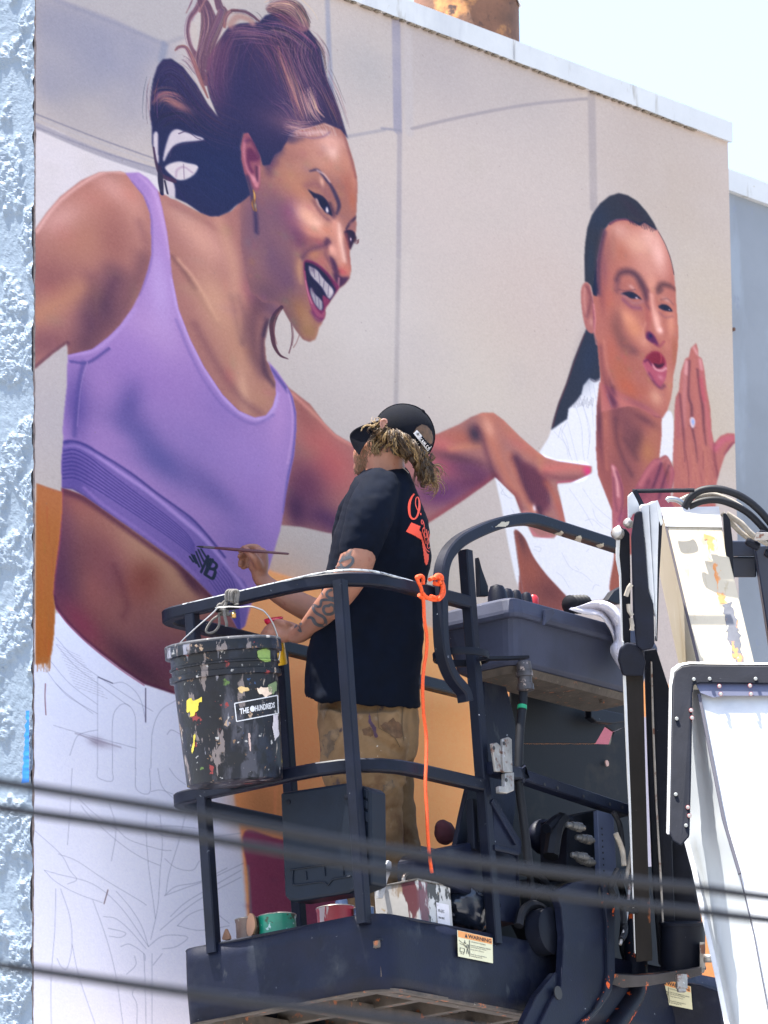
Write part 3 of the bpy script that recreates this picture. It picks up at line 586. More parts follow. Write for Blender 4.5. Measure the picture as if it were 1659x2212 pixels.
    fl('H', "560,850 500,700 465,560 480,420 540,330 600,240 640,190 720,170 850,160 900,110 980,90 1100,120 1190,190 1260,280 1295,360 1315,460 1335,560 1385,680 1432,810 1470,930 1492,1000 1440,930 1380,905 1320,880 1260,900 1190,915 1120,930 1060,960 1050,1010 1010,1080 960,1110 930,1180 880,1190 862,1120 825,1040 775,950 735,958 715,1050 720,1150 740,1240 765,1320 785,1400 740,1440 680,1480 640,1520 560,1555 500,1556 430,1530 330,1462 250,1425 200,1400 185,1290 130,1230 120,1200 100,1120 82,1040 78,900 68,830 72,700 90,570 120,480 160,428 220,424 300,480 400,610 480,750", HN, 2, save='hr', sm=False)
    c_ = dict(clip='hr')
    for x, y, rx, ry, c, o, a in ((560,1250,120,110,(18,38,80),.9,0),(700,560,80,110,(36,40,82),.9,0),(900,420,70,60,(58,46,82),.85,0),(1000,700,70,80,(66,54,88),.85,20),(900,850,60,60,(46,44,82),.8,0),(1200,560,44,110,(62,52,82),.85,-18),(1360,720,14,60,(50,42,76),.8,-20),(560,420,30,70,(96,62,88),.8,15),(520,520,24,80,(92,64,92),.8,0),
        (760,240,50,20,(84,64,92),.9,0),(1050,330,40,30,(52,42,70),.8,0),(250,540,50,36,(46,46,84),.9,30),(200,850,50,16,(24,32,70),.8,0),(300,700,30,40,(40,40,78),.7,0),(1100,900,70,24,(112,86,104),.85,0)):
        sp('H', x, y, rx, ry, c, o, a, **c_)
    rg = cv.rng
    def strands(path, n, spread, cols, w=1.4, op=.5, clip='hr', f=.8):
        P = np.array(T('H', path)); 
        for _ in range(n):
            o = rg.normal(0, spread); j = rg.normal(0, spread*.18, P.shape); a, b = sorted(rg.random(2)); 
            d = np.gradient(P, axis=0); nn = np.column_stack([-d[:, 1], d[:, 0]]); nn /= np.linalg.norm(nn, axis=1)[:, None]+1e-6
            Q = P + nn*o + j; c = cols[rg.integers(len(cols))]
            Q = spline(Q, False, 4); i0 = int(a*.5*len(Q)); i1 = max(i0+3, int((.5+b*.5)*len(Q)))
            br('D', [tuple(q) for q in Q[i0:i1:2]], [w*.4, w, w*.3], tuple(np.array(c)+rg.normal(0, 8, 3)), f, op, clip=clip)
    lt = [(150,112,128),(176,136,142),(108,80,112),(84,66,104)]; dk = [(24,28,58),(36,34,66)]; br_ = [(122,80,88),(146,98,90),(96,64,84)]
    strands("470,20 440,150 430,300 450,480 480,640 540,800", 50, 9, lt, 1.6, .55); strands("600,130 540,260 490,400 480,560 520,720", 60, 9, lt+br_, 1.6, .55)
    strands("1180,230 1130,360 1180,520 1260,680 1340,840", 60, 18, lt+dk, 1.3, .5); strands("990,330 1040,480 1100,640 1150,800 1190,900", 50, 8, [(176,128,116),(196,150,136),(150,106,108)], 1.4, .6)
    strands("900,620 980,700 1060,760 1130,860 1180,930", 50, 16, lt, 1.2, .4); strands("850,300 940,380 1010,520 1060,680", 50, 18, br_+dk, 1.3, .45); strands("620,230 740,220 860,230 980,260 1100,330", 50, 14, lt+dk, 1.3, .5)
    strands("100,600 180,500 300,560 400,700 500,820", 50, 14, [(70,62,98),(58,54,92)]+dk, 1.3, .45); strands("90,760 150,690 240,700 330,760", 40, 7, [(120,84,98),(176,126,116),(92,70,98)], 1.3, .6); strands("110,880 180,830 280,810 400,860 500,930", 40, 10, dk+[(50,50,88)], 1.3, .45)
    strands("880,180 1000,190 1120,240 1220,330 1280,390", 40, 9, dk+lt, 1.6, .55); strands("1180,640 1220,760 1260,840 1330,900", 40, 10, [(226,190,176),(206,166,156),(186,146,142)], 1.4, .65); strands("1020,900 1100,920 1180,930 1300,910", 36, 9, [(196,160,158),(166,130,136)], 1.3, .55, clip=None)
    strands("1290,560 1350,700 1410,840 1460,960", 24, 6, dk+br_, 1.3, .5)
    mv = [(128,84,110),(150,104,120),(98,62,92),(112,74,88),(170,128,136)]
    strands("700,190 640,320 590,480 580,640 620,780", 46, 26, mv, 1.3, .42); strands("900,190 960,300 1020,430 1080,600 1130,780", 50, 34, mv, 1.3, .42); strands("720,960 560,900 420,800 300,640 200,470", 40, 26, mv[2:4]+dk, 1.3, .4); strands("740,1380 600,1300 470,1180 380,1100", 26, 40, [(44,52,92),(36,44,84)], 1.3, .35)
    for q in ("1180,200 1260,270 1310,370 1330,500 1350,600","1250,270 1320,380 1345,520","460,600 420,540 380,480 320,420 260,400","90,560 70,660 66,800 80,900","850,160 820,120 780,90","1300,470 1340,560 1400,690 1450,820 1490,960"):
        strands(q, 14, 7, mv+dk, 1.1, .6, clip=None)
    sp('H',700,620,75,95,(34,40,82),.55,**c_); sp('H',560,500,26,80,(88,58,90),.4,**c_); sp('H',900,640,50,70,(44,42,82),.4,**c_)
    sp('H',250,745,28,10,(186,130,116),.7,8,**c_)
    # flying locks
    def lock(path, w, c, n=8, spread=3):
        br('H', path, w, c, 1.6, .95); strands(path, n, spread, lt, 1.2, .7, clip=None)
    lock("430,-20 400,60 352,130 335,220 350,310 385,380 430,470 460,600", [6,9,8,7,8,12,14,10], (112,74,98), 16, 3)
    lock("420,-40 470,60 490,160 470,280 430,420 440,560", [20,30,36,30,20,10], (98,66,94), 26, 7); lock("540,-40 570,60 590,80 540,200 490,330 470,480", [14,20,20,22,22,16], (104,72,98), 20, 6)
    lock("245,360 270,335 320,335 355,390 390,470 430,580 480,700", [3,5,7,9,10,9,4], (146,96,100), 10, 2.5); lock("600,190 610,120 650,75 700,70", [7,8,7,4], (150,100,104), 8, 2.5); lock("650,75 740,80 800,110 850,150", [4,6,7,4], (92,60,80), 8, 2.5); lock("470,-20 440,40 420,80", 5, (146,104,118), 5, 2); lock("370,-10 350,40 325,90", 2, (146,110,120), 3, 1)
    fl('H', "365,150 400,190 410,300 395,360 370,310 355,230", (200,190,192), 1.5, .95); br('H', "640,180 690,120 760,130 800,160", 14, (172,132,130), 6, .8)
    fl('H', "900,70 930,30 990,5 1080,0 1140,30 1185,90 1215,200 1150,230 1060,180 960,110", (124,92,106), 2, .95); strands("910,60 1000,30 1090,60 1160,140 1200,220", 40, 9, [(226,186,164),(196,150,140),(150,110,120),(86,62,84)], 1.6, .7, clip=None); strands("1080,5 1140,60 1190,150 1210,210", 24, 6, [(60,44,66),(206,166,150)], 1.5, .7, clip=None); strands("910,80 1000,110 1080,170 1180,230", 26, 6, [(48,36,62),(80,58,80)], 1.8, .7, clip=None)
    # gaps in the hair
    W1 = (192,190,200)
    fl('H', "165,1165 165,1110 195,1000 220,950 260,930 320,950 380,970 455,1000 400,1015 300,1025 240,1050 200,1100", W1, 1.3); fl('H', "175,1212 200,1182 270,1162 330,1172 410,1195 390,1250 330,1290 270,1296 220,1262", (200,198,204), 1.3)
    fl('H', "92,965 120,952 125,1050 126,1180 104,1120 90,1040", W1, 1.2); fl('H', "180,1285 238,1322 246,1425 195,1405", W1, 1.2)
    br('H',"250,1270 260,1220 310,1200 370,1240", 5, (176,164,180), 2, .9); br('H',"305,1180 310,1285", 2, (130,120,140), 1, .9); br('H',"90,1060 110,1180 150,1260 240,1300", [4,6,10,10], (62,44,74), 1.5, .95); br('H',"270,960 330,945 400,990 430,1000", 2, (70,62,92), 1, .9); br('H',"205,1130 230,1060 330,1030 460,1010", 2, (60,54,88), 1, .8)
    br('H',"135,1200 140,1300 150,1390", [8,12,8], (40,36,70), 1.5); br('H',"170,1300 190,1390", 4, (40,36,70), 1.2)
    # curl below the chin
    br('F', "465,1740 410,1810 378,1900 380,2000 400,2100 450,2180 520,2212", [7,11,13,11,9,6,2], (82,46,66), 1.2); br('F',"455,1770 405,1850 395,1960 420,2080", 2, (150,104,110), 1, .8); br('F',"550,1890 560,2000 550,2090 530,2160", 2.4, (110,74,88), 1); br('F',"560,1900 572,2000 560,2090", 1.4, (140,104,112), .8); br('F',"625,1990 600,2060 570,2110", 1.6, (150,112,116), 1); br('F',"300,2000 330,1900 400,1830", 8, (60,44,62), 5, .5)
    # ---- woman at the right ---------------------------------------------------------
    WT = (240,244,262)
    fl('L', "1150,265 1120,340 1050,450 1100,490 1200,520 1480,560 1480,620 1300,700 1200,710 1270,1030 1170,1150 1000,1140 890,930 850,810 690,650 740,870 800,1200 860,1480 905,1610 1300,1680 1700,1620 1700,0 1560,0 1400,0 1280,180", WT, 1.2, sm=False)
    fl('E', "880,520 940,520 940,720 860,760 720,760", WT, 1.2, sm=False)
    fl('M', "990,790 1060,735 1095,780 1105,950 1095,1140 960,1140", (236,238,254), 1.5)
    # ponytail
    fl('M', "400,60 350,180 290,330 230,520 170,670 130,800 108,892 180,842 240,800 250,720 310,660 355,600 370,530 420,470 470,492 508,470 500,300 490,60", (34,42,66), 1.4, sm=False); br('M',"380,110 300,320 240,500 170,680 120,860", 3, (92,46,60), 2, .7); br('M',"430,480 460,495 495,480", 4, (60,50,70), 3, .6)
    sp('M',420,300,26,80,(28,44,78),.7,15)
    for k in range(16):
        x = 270+k*12; br('M', [(x,640+rg.uniform(-30,30)),(x-8,690+rg.uniform(-10,20))], 1, (60,60,80), .7, .5)
    # neck and chest
    SK = (168,98,86)
    fl('M', "485,640 478,700 473,1050 488,1250 555,1420 602,1540 610,1760 640,1900 1110,1900 1100,1500 1000,1130 985,1120 1003,950 1005,780 900,700 500,500", SK, 1.4, save='nk', sm=False); c_ = dict(clip='nk')
    for x, y, rx, ry, c, o, a in ((500,850,10,70,(92,48,62),.9,0),(560,800,14,90,(178,104,88),.9,0),(640,760,22,60,(120,66,72),.9,0),(720,900,34,90,(122,70,72),.9,0),(800,980,24,50,(104,58,62),.9,12),(640,1000,20,70,(150,84,74),.8,0),(900,1060,26,44,(176,114,76),.9,15),(950,920,18,50,(172,106,84),.9,10),(700,1250,50,50,(134,76,76),.8,0),(560,1250,22,60,(152,82,76),.8,-10),(660,1450,40,70,(150,82,76),.8,0),(860,800,40,14,(112,62,66),.8,15),(520,1000,12,60,(128,66,70),.8,0)):
        sp('M', x, y, rx, ry, c, o, a, **c_)
    br('M',"630,800 640,960 690,1120 760,1250", 8, (90,50,60), 6, .7, **c_); br('M',"700,960 760,1040 800,1120", 8, (96,54,58), 6, .6, **c_); br('M',"545,820 540,1000 560,1200", 5, (196,120,96), 5, .6, **c_)
    # face
    fl('K', "290,700 320,560 350,440 400,372 460,342 540,336 660,380 700,360 815,438 870,540 920,660 955,800 972,950 975,1050 986,1200 994,1330 990,1450 975,1580 950,1700 945,1800 930,1900 900,2000 860,2062 800,2060 740,2020 640,1970 560,1960 420,1990 330,2010 320,1700 290,1400 265,1320 250,1000", (180,112,94), 1.2, save='f2', sm=False); c_ = dict(clip='f2')
    for x, y, rx, ry, c, o, a in ((640,560,80,60,(214,158,134),.95,0),(480,440,44,30,(206,152,134),.8,-20),(820,640,34,80,(226,172,156),.95,-8),(740,500,40,40,(222,170,152),.8,0),(500,640,34,40,(184,118,94),.85,0),(430,560,14,60,(178,120,100),.8,0),(350,760,14,80,(150,92,90),.85,0),(340,1000,16,70,(158,92,84),.85,0),(400,1050,20,60,(186,110,88),.8,0),
        (560,1200,40,30,(216,148,116),.95,30),(620,1300,36,34,(206,138,104),.9,20),(460,1300,26,54,(138,88,76),.7,-10),(520,1420,32,40,(132,84,76),.7,-35),(600,1480,26,20,(126,80,78),.7,0),(470,1200,20,40,(146,92,80),.5,0),(420,1500,24,70,(182,106,84),.85,0),(500,1640,40,50,(178,106,78),.9,0),(560,1800,44,34,(184,102,72),.9,20),(700,1830,34,26,(176,104,82),.8,0),
        (800,1880,26,30,(206,148,122),.9,-10),(360,1800,14,70,(178,104,88),.8,0),(420,1850,16,60,(96,52,64),.85,-10),(760,1650,20,24,(150,88,78),.7,0),(930,1250,18,60,(214,146,118),.8,0),(960,1500,12,60,(172,108,80),.85,0),(920,1800,10,50,(190,128,100),.7,8),(760,900,24,40,(214,150,126),.9,0),(740,1150,16,44,(186,110,92),.8,0),(810,1220,16,44,(226,166,146),.9,-8),(700,1400,26,26,(204,140,116),.8,0),(880,1420,16,20,(196,128,104),.7,0)):
        sp('K', x, y, rx, ry, c, o, a, **c_)
    br('K',"330,1500 370,1700 420,1850 520,1930 640,1970 760,2030", 9, (190,116,96), 6, .8, **c_); br('K',"320,1450 340,1650 380,1800 430,1920", 9, (112,62,68), 8, .6, **c_); br('K',"350,1400 375,1600 430,1760", 5, (206,134,112), 4, .6, **c_)
    br('K',"640,1985 760,2040 860,2065", 4, (120,66,66), 3, .7, **c_); br('K',"820,450 880,560 930,700 955,820", 1.6, (60,40,50), 1.2, .9); br('K',"720,1560 745,1530 775,1505", 6, (112,42,60), 4, .7, **c_); br('K',"970,950 985,1200 992,1330 985,1480", 3, (186,112,80), 3, .7, **c_)
    for x, y, rx, ry, c, o, a in ((560,1000,60,40,(168,106,94),.5,20),(850,1000,40,30,(186,122,104),.5,0),(640,820,60,30,(196,136,116),.5,0),(620,1620,60,50,(168,102,84),.5,0),(660,1950,70,20,(140,82,78),.5,12),(900,1700,20,60,(196,130,108),.5,0),(720,760,50,40,(214,158,138),.5,0),(380,620,20,60,(160,104,92),.6,0)):
        sp('K', x, y, rx, ry, c, o, a, **c_)
    for k in range(110):
        x, y = rg0.uniform(320,970), rg0.uniform(400,2000); sp('K', x, y, rg0.uniform(4,11), rg0.uniform(4,11), (178+rg0.normal(0,26), 116+rg0.normal(0,20), 100+rg0.normal(0,16)), .10, **c_)
    # brows, eyes
    br('K', "455,870 490,810 560,795 630,830 690,930 715,1020", [5,10,14,17,18,9], (88,56,64), 6, .9, **c_); br('K',"470,870 460,960", 10, (120,76,80), 6, .7, **c_); br('K', "820,950 850,910 910,915 965,950", [13,13,11,6], (100,64,62), 5, .9, **c_); br('K',"810,980 850,950", 6, (120,80,76), 4, .7, **c_)
    sp('K',590,930,12,8,(206,152,138),.8,20,**c_); fl('K', "495,990 560,970 620,985 680,1040 640,1030 590,1030 540,1005", (62,48,62), 2.2); sp('K',588,1005,8,6,(34,40,64),1); sp('K',632,1022,5,3.5,(206,180,186),.95); br('K',"500,985 560,1035 620,1070 690,1050", 5, (170,118,116), 3, .8, **c_); br('K',"520,1040 590,1100 660,1110", 6, (128,76,106), 5, .7, **c_)
    br('K',"480,950 540,960 620,950", 2, (110,70,76), 1.5, .7, **c_); sp('K',890,1040,16,9,(200,146,130),.8,15,**c_); fl('K', "822,1100 860,1080 910,1095 945,1140 900,1140 850,1125", (62,48,62), 2.2); sp('K',880,1108,7,6,(36,42,62),1); sp('K',915,1125,3,2.5,(196,170,170),.9); br('K',"830,1150 880,1190 940,1180", 4, (150,98,96), 3, .7, **c_); br('K',"840,1040 900,1030 950,1080", 2.5, (130,86,82), 2, .7, **c_); br('K',"720,960 715,1060 735,1110", 8, (120,70,76), 5, .75, **c_)
    # nose
    br('K',"760,1000 775,1120 800,1230 820,1300", 8, (232,174,156), 5, .8, **c_); sp('K',835,1300,11,12,(238,186,172),.9,0,**c_); br('K',"720,1130 730,1240 715,1310", 6, (168,96,86), 5, .7, **c_); fl('K', "718,1330 745,1315 785,1350 815,1410 825,1440 790,1425 745,1400 715,1370", (104,44,80), 3, .95, clip='f2'); sp('K',752,1350,6,7,(56,34,78),1,30,**c_); br('K',"790,1420 830,1440 870,1400", 4, (150,70,82), 3, .8, **c_); br('K',"700,1400 690,1300 710,1240", 3, (214,150,128), 3, .6, **c_)
    # lips
    fl('K', "700,1560 740,1520 790,1490 830,1500 870,1540 893,1600 890,1700 860,1770 830,1800 780,1750 730,1680 690,1600", (176,92,100), 2, clip='f2'); fl('K', "715,1545 760,1500 800,1488 835,1500 872,1545 880,1590 830,1630 790,1620 750,1580", (140,46,60), 4, clip='f2'); fl('K', "780,1590 830,1600 875,1590 850,1625 810,1630", (92,34,54), 2.5, clip='f2'); br('K',"838,1508 846,1545 840,1580", 2.5, (196,96,96), 2, .6); br('K',"770,1600 800,1640 850,1650 885,1630", 4, (226,176,170), 2.5, .9, **c_); br('K',"700,1570 730,1560 760,1600", 4, (104,40,70), 2.5, .8, **c_); sp('K',840,1710,12,10,(200,126,130),.8,0,**c_); br('K',"740,1680 790,1760 840,1800 870,1780", 6, (104,54,76), 4, .75, **c_); br('K',"690,1600 720,1660 760,1720", 3, (196,120,118), 2.5, .6, **c_)
    # hair
    fl('K', "188,888 182,700 190,550 210,420 250,310 320,210 400,145 480,120 560,140 640,190 720,280 780,370 815,442 760,412 700,372 660,402 600,365 540,340 460,345 400,375 350,440 320,560 292,700 288,850 300,960 290,1010 260,1000 240,920 205,890", (38,42,62), 1.6, sm=False, save='h2'); sp('K',300,330,40,60,(30,44,74),.8,30,clip='h2'); sp('K',240,700,14,80,(30,46,72),.8,0,clip='h2'); sp('K',600,260,60,20,(44,36,60),.8,35,clip='h2')
    br('K',"350,450 325,560 305,700 300,880 300,980", 12, (92,60,76), 7, .75); br('K',"400,385 460,352 540,345 600,370", 4, (96,50,74), 3, .7)
    for k in range(26): x = 560+k*9; y = 330+k*3; br('K', [(x,y-20),(x+12,y+40+rg.uniform(-10,20))], 1.4, (60,46,60), 1, .6)
    # ear
    fl('K', "152,1000 165,920 200,890 235,925 250,1010 262,1100 272,1200 268,1320 225,1325 190,1270 165,1150", (178,108,108), 1.6, save='e2'); c_ = dict(clip='e2'); br('K',"185,940 180,1050 200,1170", 5, (214,150,146), 3, .8, **c_); br('K',"205,930 235,1020 220,1120 205,1180", 6, (112,56,72), 4, .85, **c_); sp('K',240,1230,8,16,(206,144,140),.8,0,**c_); br('K',"250,1010 262,1130 268,1280", 3, (128,64,78), 2.5, .8, **c_); br('K',"262,1080 275,1200 268,1320 285,1420", 5, (200,130,124), 3, .7)
    # praying hands
    fl('M', "1150,500 1160,420 1198,312 1225,300 1240,230 1285,185 1300,240 1300,290 1330,310 1350,400 1370,560 1400,720 1410,900 1430,1000 1480,940 1540,915 1640,925 1640,980 1590,1000 1520,1090 1490,1180 1460,1280 1445,1350 1440,1560 1090,1560 1100,1300 1095,1100 1105,900 1110,700 1120,620 1145,570", (176,106,96), 1.2, save='hd', sm=False); c_ = dict(clip='hd')
    for q, w, c, o in (("1200,330 1190,480 1185,700 1180,850", 9, (196,128,126), .8),("1265,240 1260,420 1280,640 1300,800 1320,1000", 9, (186,112,98), .8),("1320,340 1330,470 1350,640 1385,860 1400,1000", 9, (190,104,108), .8),("1130,640 1130,780 1140,960", 8, (170,96,100), .8),
        ("1228,330 1222,500 1222,620 1245,700 1250,860 1275,1000 1290,1150", [4,3,5,6,5,3,1], (86,44,58), .85),("1293,400 1310,560 1335,700 1345,860 1362,1010", [4,3,5,6,5,3,1], (90,44,58), .85),("1150,600 1165,760 1180,920 1190,1140", [4,3,5,6,5,3,1], (104,52,64), .85),("1430,1000 1430,1100 1460,1280", 6, (110,50,62), .7),
        ("1320,480 1345,640", 8, (190,70,90), .5),("1150,980 1160,1150 1200,1300", 12, (186,116,96), .6),("1240,1000 1270,1180 1300,1330", 10, (192,122,100), .6),("1360,1040 1370,1180 1380,1330", 12, (190,120,98), .6),("1440,1040 1500,970 1580,950", 12, (196,96,122), .8),("1520,1090 1560,1020 1600,990", 6, (110,44,74), .7),("1200,1060 1220,1230 1225,1340", 3, (130,70,70), .7),("1340,1060 1340,1200", 3, (130,70,70), .6)):
        br('M', q, w, c, (max(w) if isinstance(w,list) else w)*.55, o, **c_)
    for q in ("1262,215 1290,270","1205,340 1200,430","1315,320 1325,390"): br('M', q, 7, (222,166,166), 3, .8, **c_)
    for k in range(24): x = rg.uniform(1120,1430); y = rg.uniform(1000,1300); br('M', [(x,y),(x+10,y+80)], 2, (206,136,108) if k%2 else (140,76,74), 2, .35, **c_)
    sp('M',1250,860,9,3,(96,56,66),.7,0,**c_); fl('M', "1234,800 1255,785 1275,810 1272,860 1255,875 1238,850", (214,190,196), .9); fl('M', "1248,805 1265,808 1268,840 1255,850", (150,170,220), .8)
    fl('M', "800,1340 880,1200 940,1130 985,1118 1040,1095 1080,1150 1108,1230 1100,1320 1072,1450 1100,1600 640,1780 640,1640 720,1500", (150,80,84), 1.3, save='h3'); c_ = dict(clip='h3')
    for q, w, c, o in (("830,1330 900,1210 950,1150", 9, (190,112,108), .85),("990,1150 1050,1120 1060,1200", 9, (196,126,122), .8),("1000,1160 960,1280 920,1380", 6, (86,40,58), .8),("1062,1180 1020,1300 980,1440", 5, (92,42,60), .8),("1085,1200 1080,1290 1060,1380", 6, (186,100,116), .8),("760,1480 860,1400 940,1380", 12, (142,72,76), .6),("900,1300 860,1400 800,1480", 8, (112,56,66), .6)): br('M', q, w, c, (max(w) if isinstance(w,list) else w)*.55, o, **c_)
    fl('M', "594,1180 612,1170 645,1205 690,1330 700,1450 685,1600 650,1690 615,1740 608,1500 606,1350", (168,96,96), 1.2, save='h4'); c_ = dict(clip='h4'); br('M',"610,1190 640,1300 650,1420", 6, (222,166,160), 3.5, .85, **c_); br('M',"640,1230 680,1350 690,1480 660,1620", 6, (110,54,66), 4, .7, **c_); br('M',"612,1280 620,1420 640,1540", 5, (110,56,66), 4, .6, **c_)
    # arms below
    fl('L', "850,1080 930,1140 1000,1290 1100,1430 1200,1540 1300,1660 1270,1740 920,1640 890,1400 870,1250", (136,76,66), 1.5, save='a2'); c_ = dict(clip='a2'); sp('L',980,1420,30,50,(156,86,66),.8,-25,**c_); br('L',"870,1100 890,1300 920,1560", 8, (168,92,70), 6, .7, **c_); sp('L',1130,1580,40,30,(110,58,54),.8,0,**c_); sp('L',900,1150,10,30,(100,56,56),.8,-15,**c_)
    br('L',"845,1090 870,1290 900,1480 920,1600", 2.5, (150,110,110), 1.5, .6)
    fl('L', "1700,1100 1650,1180 1655,1300 1620,1560 1700,1600 1760,1300", (156,86,74), 1.5)
    # ---- pencil under-drawing -------------------------------------------------------
    ink = (120,126,165)
    def pen(c, q, w=1.1, o=.8): br(c, q, w, ink, .7, o*.72)
    for q in ("420,710 420,1106","420,712 485,740","485,740 530,735 580,770 610,820 628,900","628,760 628,910","485,1106 485,900 510,840 545,828 575,860 585,920 583,1106","655,960 670,900 700,850 760,812","655,960 650,1106","720,960 740,940 780,960","300,1050 330,970 370,950 420,940","240,540 330,640 440,720 560,800 660,860","240,570 330,670 450,760 560,840","215,640 300,740 420,830","190,670 260,760 400,870","240,740 300,800 420,870","230,920 330,950 480,990 590,1020","345,960 420,1000"): pen('G', q, 1.1, .75)
    for q in ("420,0 422,40 483,55 483,0","585,0 588,90 645,105 645,0","680,0 700,80 760,140","730,0 760,40 800,70","310,0 305,100 300,200 290,330","150,270 260,370 300,440 330,480 290,500","250,370 330,400 450,480 600,570 630,590","310,100 400,190 500,260 560,310 690,350 740,355","350,160 380,200 500,310 600,380 690,420","190,440 240,490 330,540 440,580","190,440 260,460 400,500 520,600 640,770","500,530 560,600 610,680 640,770","445,640 500,650 560,700 630,780","465,690 540,710 520,730 470,725","640,130 630,250 640,420 660,570 670,650","690,200 700,330 690,450 680,600 650,740","640,770 690,730 740,720 810,730 760,770 700,780","520,770 560,760 620,800 625,830","660,850 700,800","620,800 625,920 630,1106","655,800 655,1106","240,520 235,700 220,900 220,1106","260,520 300,640 310,760 290,860 265,860 245,820","400,570 460,740 500,900 530,1106","310,760 340,900 410,1106","580,810 585,850 545,890","600,930 570,970 590,1020 590,1106","710,550 760,510 860,490 980,430","710,550 790,520 900,480 1050,410","735,640 800,580 900,520 1040,440","690,700 760,640 870,560 1040,470","765,680 820,630 900,610 990,670","765,680 860,700 990,680","670,250 760,250 860,260","670,250 700,290 860,300 1040,280","710,390 760,430 830,440 860,400","650,100 700,95 790,130","800,200 770,320 730,450 715,545","470,150 500,260 480,400"): pen('J', q, 1.1, .75)
    br('G',"195,740 193,800 197,875", 1.6, (110,50,60), .8, .9); br('J',"465,525 448,585", 1.6, (80,50,60), .8, .9); br('G',"628,760 628,905", 1.8, (70,60,100), .8, .9); br('G',"424,712 485,738", 2, (70,70,110), .8, .9)
    sp('G',415,990,14,10,(150,140,170),.5); sp('G',440,1000,24,8,(160,150,180),.4); br('G',"325,955 420,985 520,1015", 3, (140,134,166), 2, .5)
    for k in range(14): y = 600+k*14; br('G', [(245+k*6,y-30),(300+k*8,y),(345+k*9,y+22)], .9, (150,150,178), .6, .5)
    for q in ("1270,200 1230,300 1280,420 1330,560","1340,60 1390,240 1400,420 1420,540","1380,0 1440,180 1460,300 1440,500","1230,230 1200,330","1480,900 1520,1000 1640,1080","1290,740 1400,900 1480,1040","1400,740 1500,880 1640,1000","720,700 780,800 830,820","760,740 740,780 790,800","820,900 860,960","1000,1230 1050,1250 1060,1220 1010,1210","1230,1260 1300,1380 1400,1430 1480,1500","1190,1420 1240,1460 1290,1540","1480,1560 1500,1520 1540,1530","1340,1370 1370,1400","1430,1250 1450,1230","1420,1000 1480,990 1560,1060"): pen('L', q, .9, .55)
    for q in ("180,870 230,960 260,1100","240,820 260,900 300,1060","350,640 400,820 420,1000","410,500 440,700 450,860","450,520 470,640","300,1060 330,1180","130,900 220,1000 250,1120","560,600 600,700"): pen('M', q, .9, .5)
    # glaze: rosier flesh with more contrast
    for nm, add, k in (('br',(9,9,10),1.3),('hr',(5,-4,8),1.12),('sk',(11,4,16),1.46),('ab',(6,0,12),1.42),('fc',(9,3,15),1.4),('f2',(3,-3,10),1.42),('nk',(4,0,10),1.15),('hd',(8,2,12),1.15),('h3',(4,0,8),1.2),('h4',(6,2,10),1.2),('a2',(0,-2,6),1.1)):
        m = cv.m[nm]*.85; m = m*(1-np.maximum(cv.m['hr'], cv.m['br'])) if nm in ('sk','fc','ab') else m
        if nm in ('sk',): m = m*(1-cv.m['fc'])
        w_ = m[..., None]; mean = (cv.img*w_).sum((0,1))/w_.sum()
        cv.img += w_*((cv.img-mean)*(k-1) + np.array(add, np.float32))
    # overspray grain and paint specks
    for k in range(60): sp('D', rg.uniform(80,1580), rg.uniform(-150,1250), 1.1, 1.4, (120,105,115), .45)
    n = cv.rng.normal(0, 1, (cv.H, cv.W, 1)).astype(np.float32)
    n = n*2.2 + boxblur(cv.rng.normal(0, 1, (cv.H, cv.W)).astype(np.float32), 1)[..., None]*5
    cv.img += n
    np.clip(cv.img, 2, 300, out=cv.img)
# ---------------------------------------------------------------- ground, buildings, mural
GAIN = (1.34, 1.47, 1.71)
def plain_ground():
    mb = MB(); n = 24
    xs = [-3000+6000*i/n for i in range(n+1)]
    mb.add([(x, y, 0) for y in xs for x in xs], [(j*(n+1)+i, j*(n+1)+i+1, (j+1)*(n+1)+i+1, (j+1)*(n+1)+i) for j in range(n) for i in range(n)])
    o = obj('ground', mb, mat('sunlit concrete', (.30,.29,.275), .9, .2, .6, [(3, .6, .1, (.22,.21,.2))], .3, 20), origin=(0,0,0)); o['kind'] = 'structure'; o['label'] = 'pale concrete ground far below the lift'
plain_ground()

S0, S1, ZB, ZT = -.452, 3.815, 5.2, 9.74
def lin_arr(a): return np.where(a <= .04045, a/12.92, ((a+.055)/1.055)**2.4)
def srgb_arr(a): return np.where(a <= .0031308, a*12.92, 1.055*np.maximum(a, 1e-6)**(1/2.4)-.055)
def build_mural_image():
    Wt, Ht = 1240, 2040
    def mp(x, y):
        p = wall_pt(x, y); s_ = (p-WORG).dot(UW)
        return (s_-S0)/(S1-S0)*Wt, (ZT-p.z)/(ZT-ZB)*Ht
    cv = Canvas(Wt, Ht, mp, .76); paint_mural(cv)
    a = lin_arr(cv.img/255.0)/np.array(GAIN, np.float32); a = np.clip(srgb_arr(np.clip(a, 0, .88)), 0, 1)
    px = np.ones((Ht, Wt, 4), np.float32); px[..., :3] = a[::-1]
    im = bpy.data.images.new('mural_paint', Wt, Ht, alpha=False); im.pixels.foreach_set(px.ravel()); im.update(); im.pack(); return im
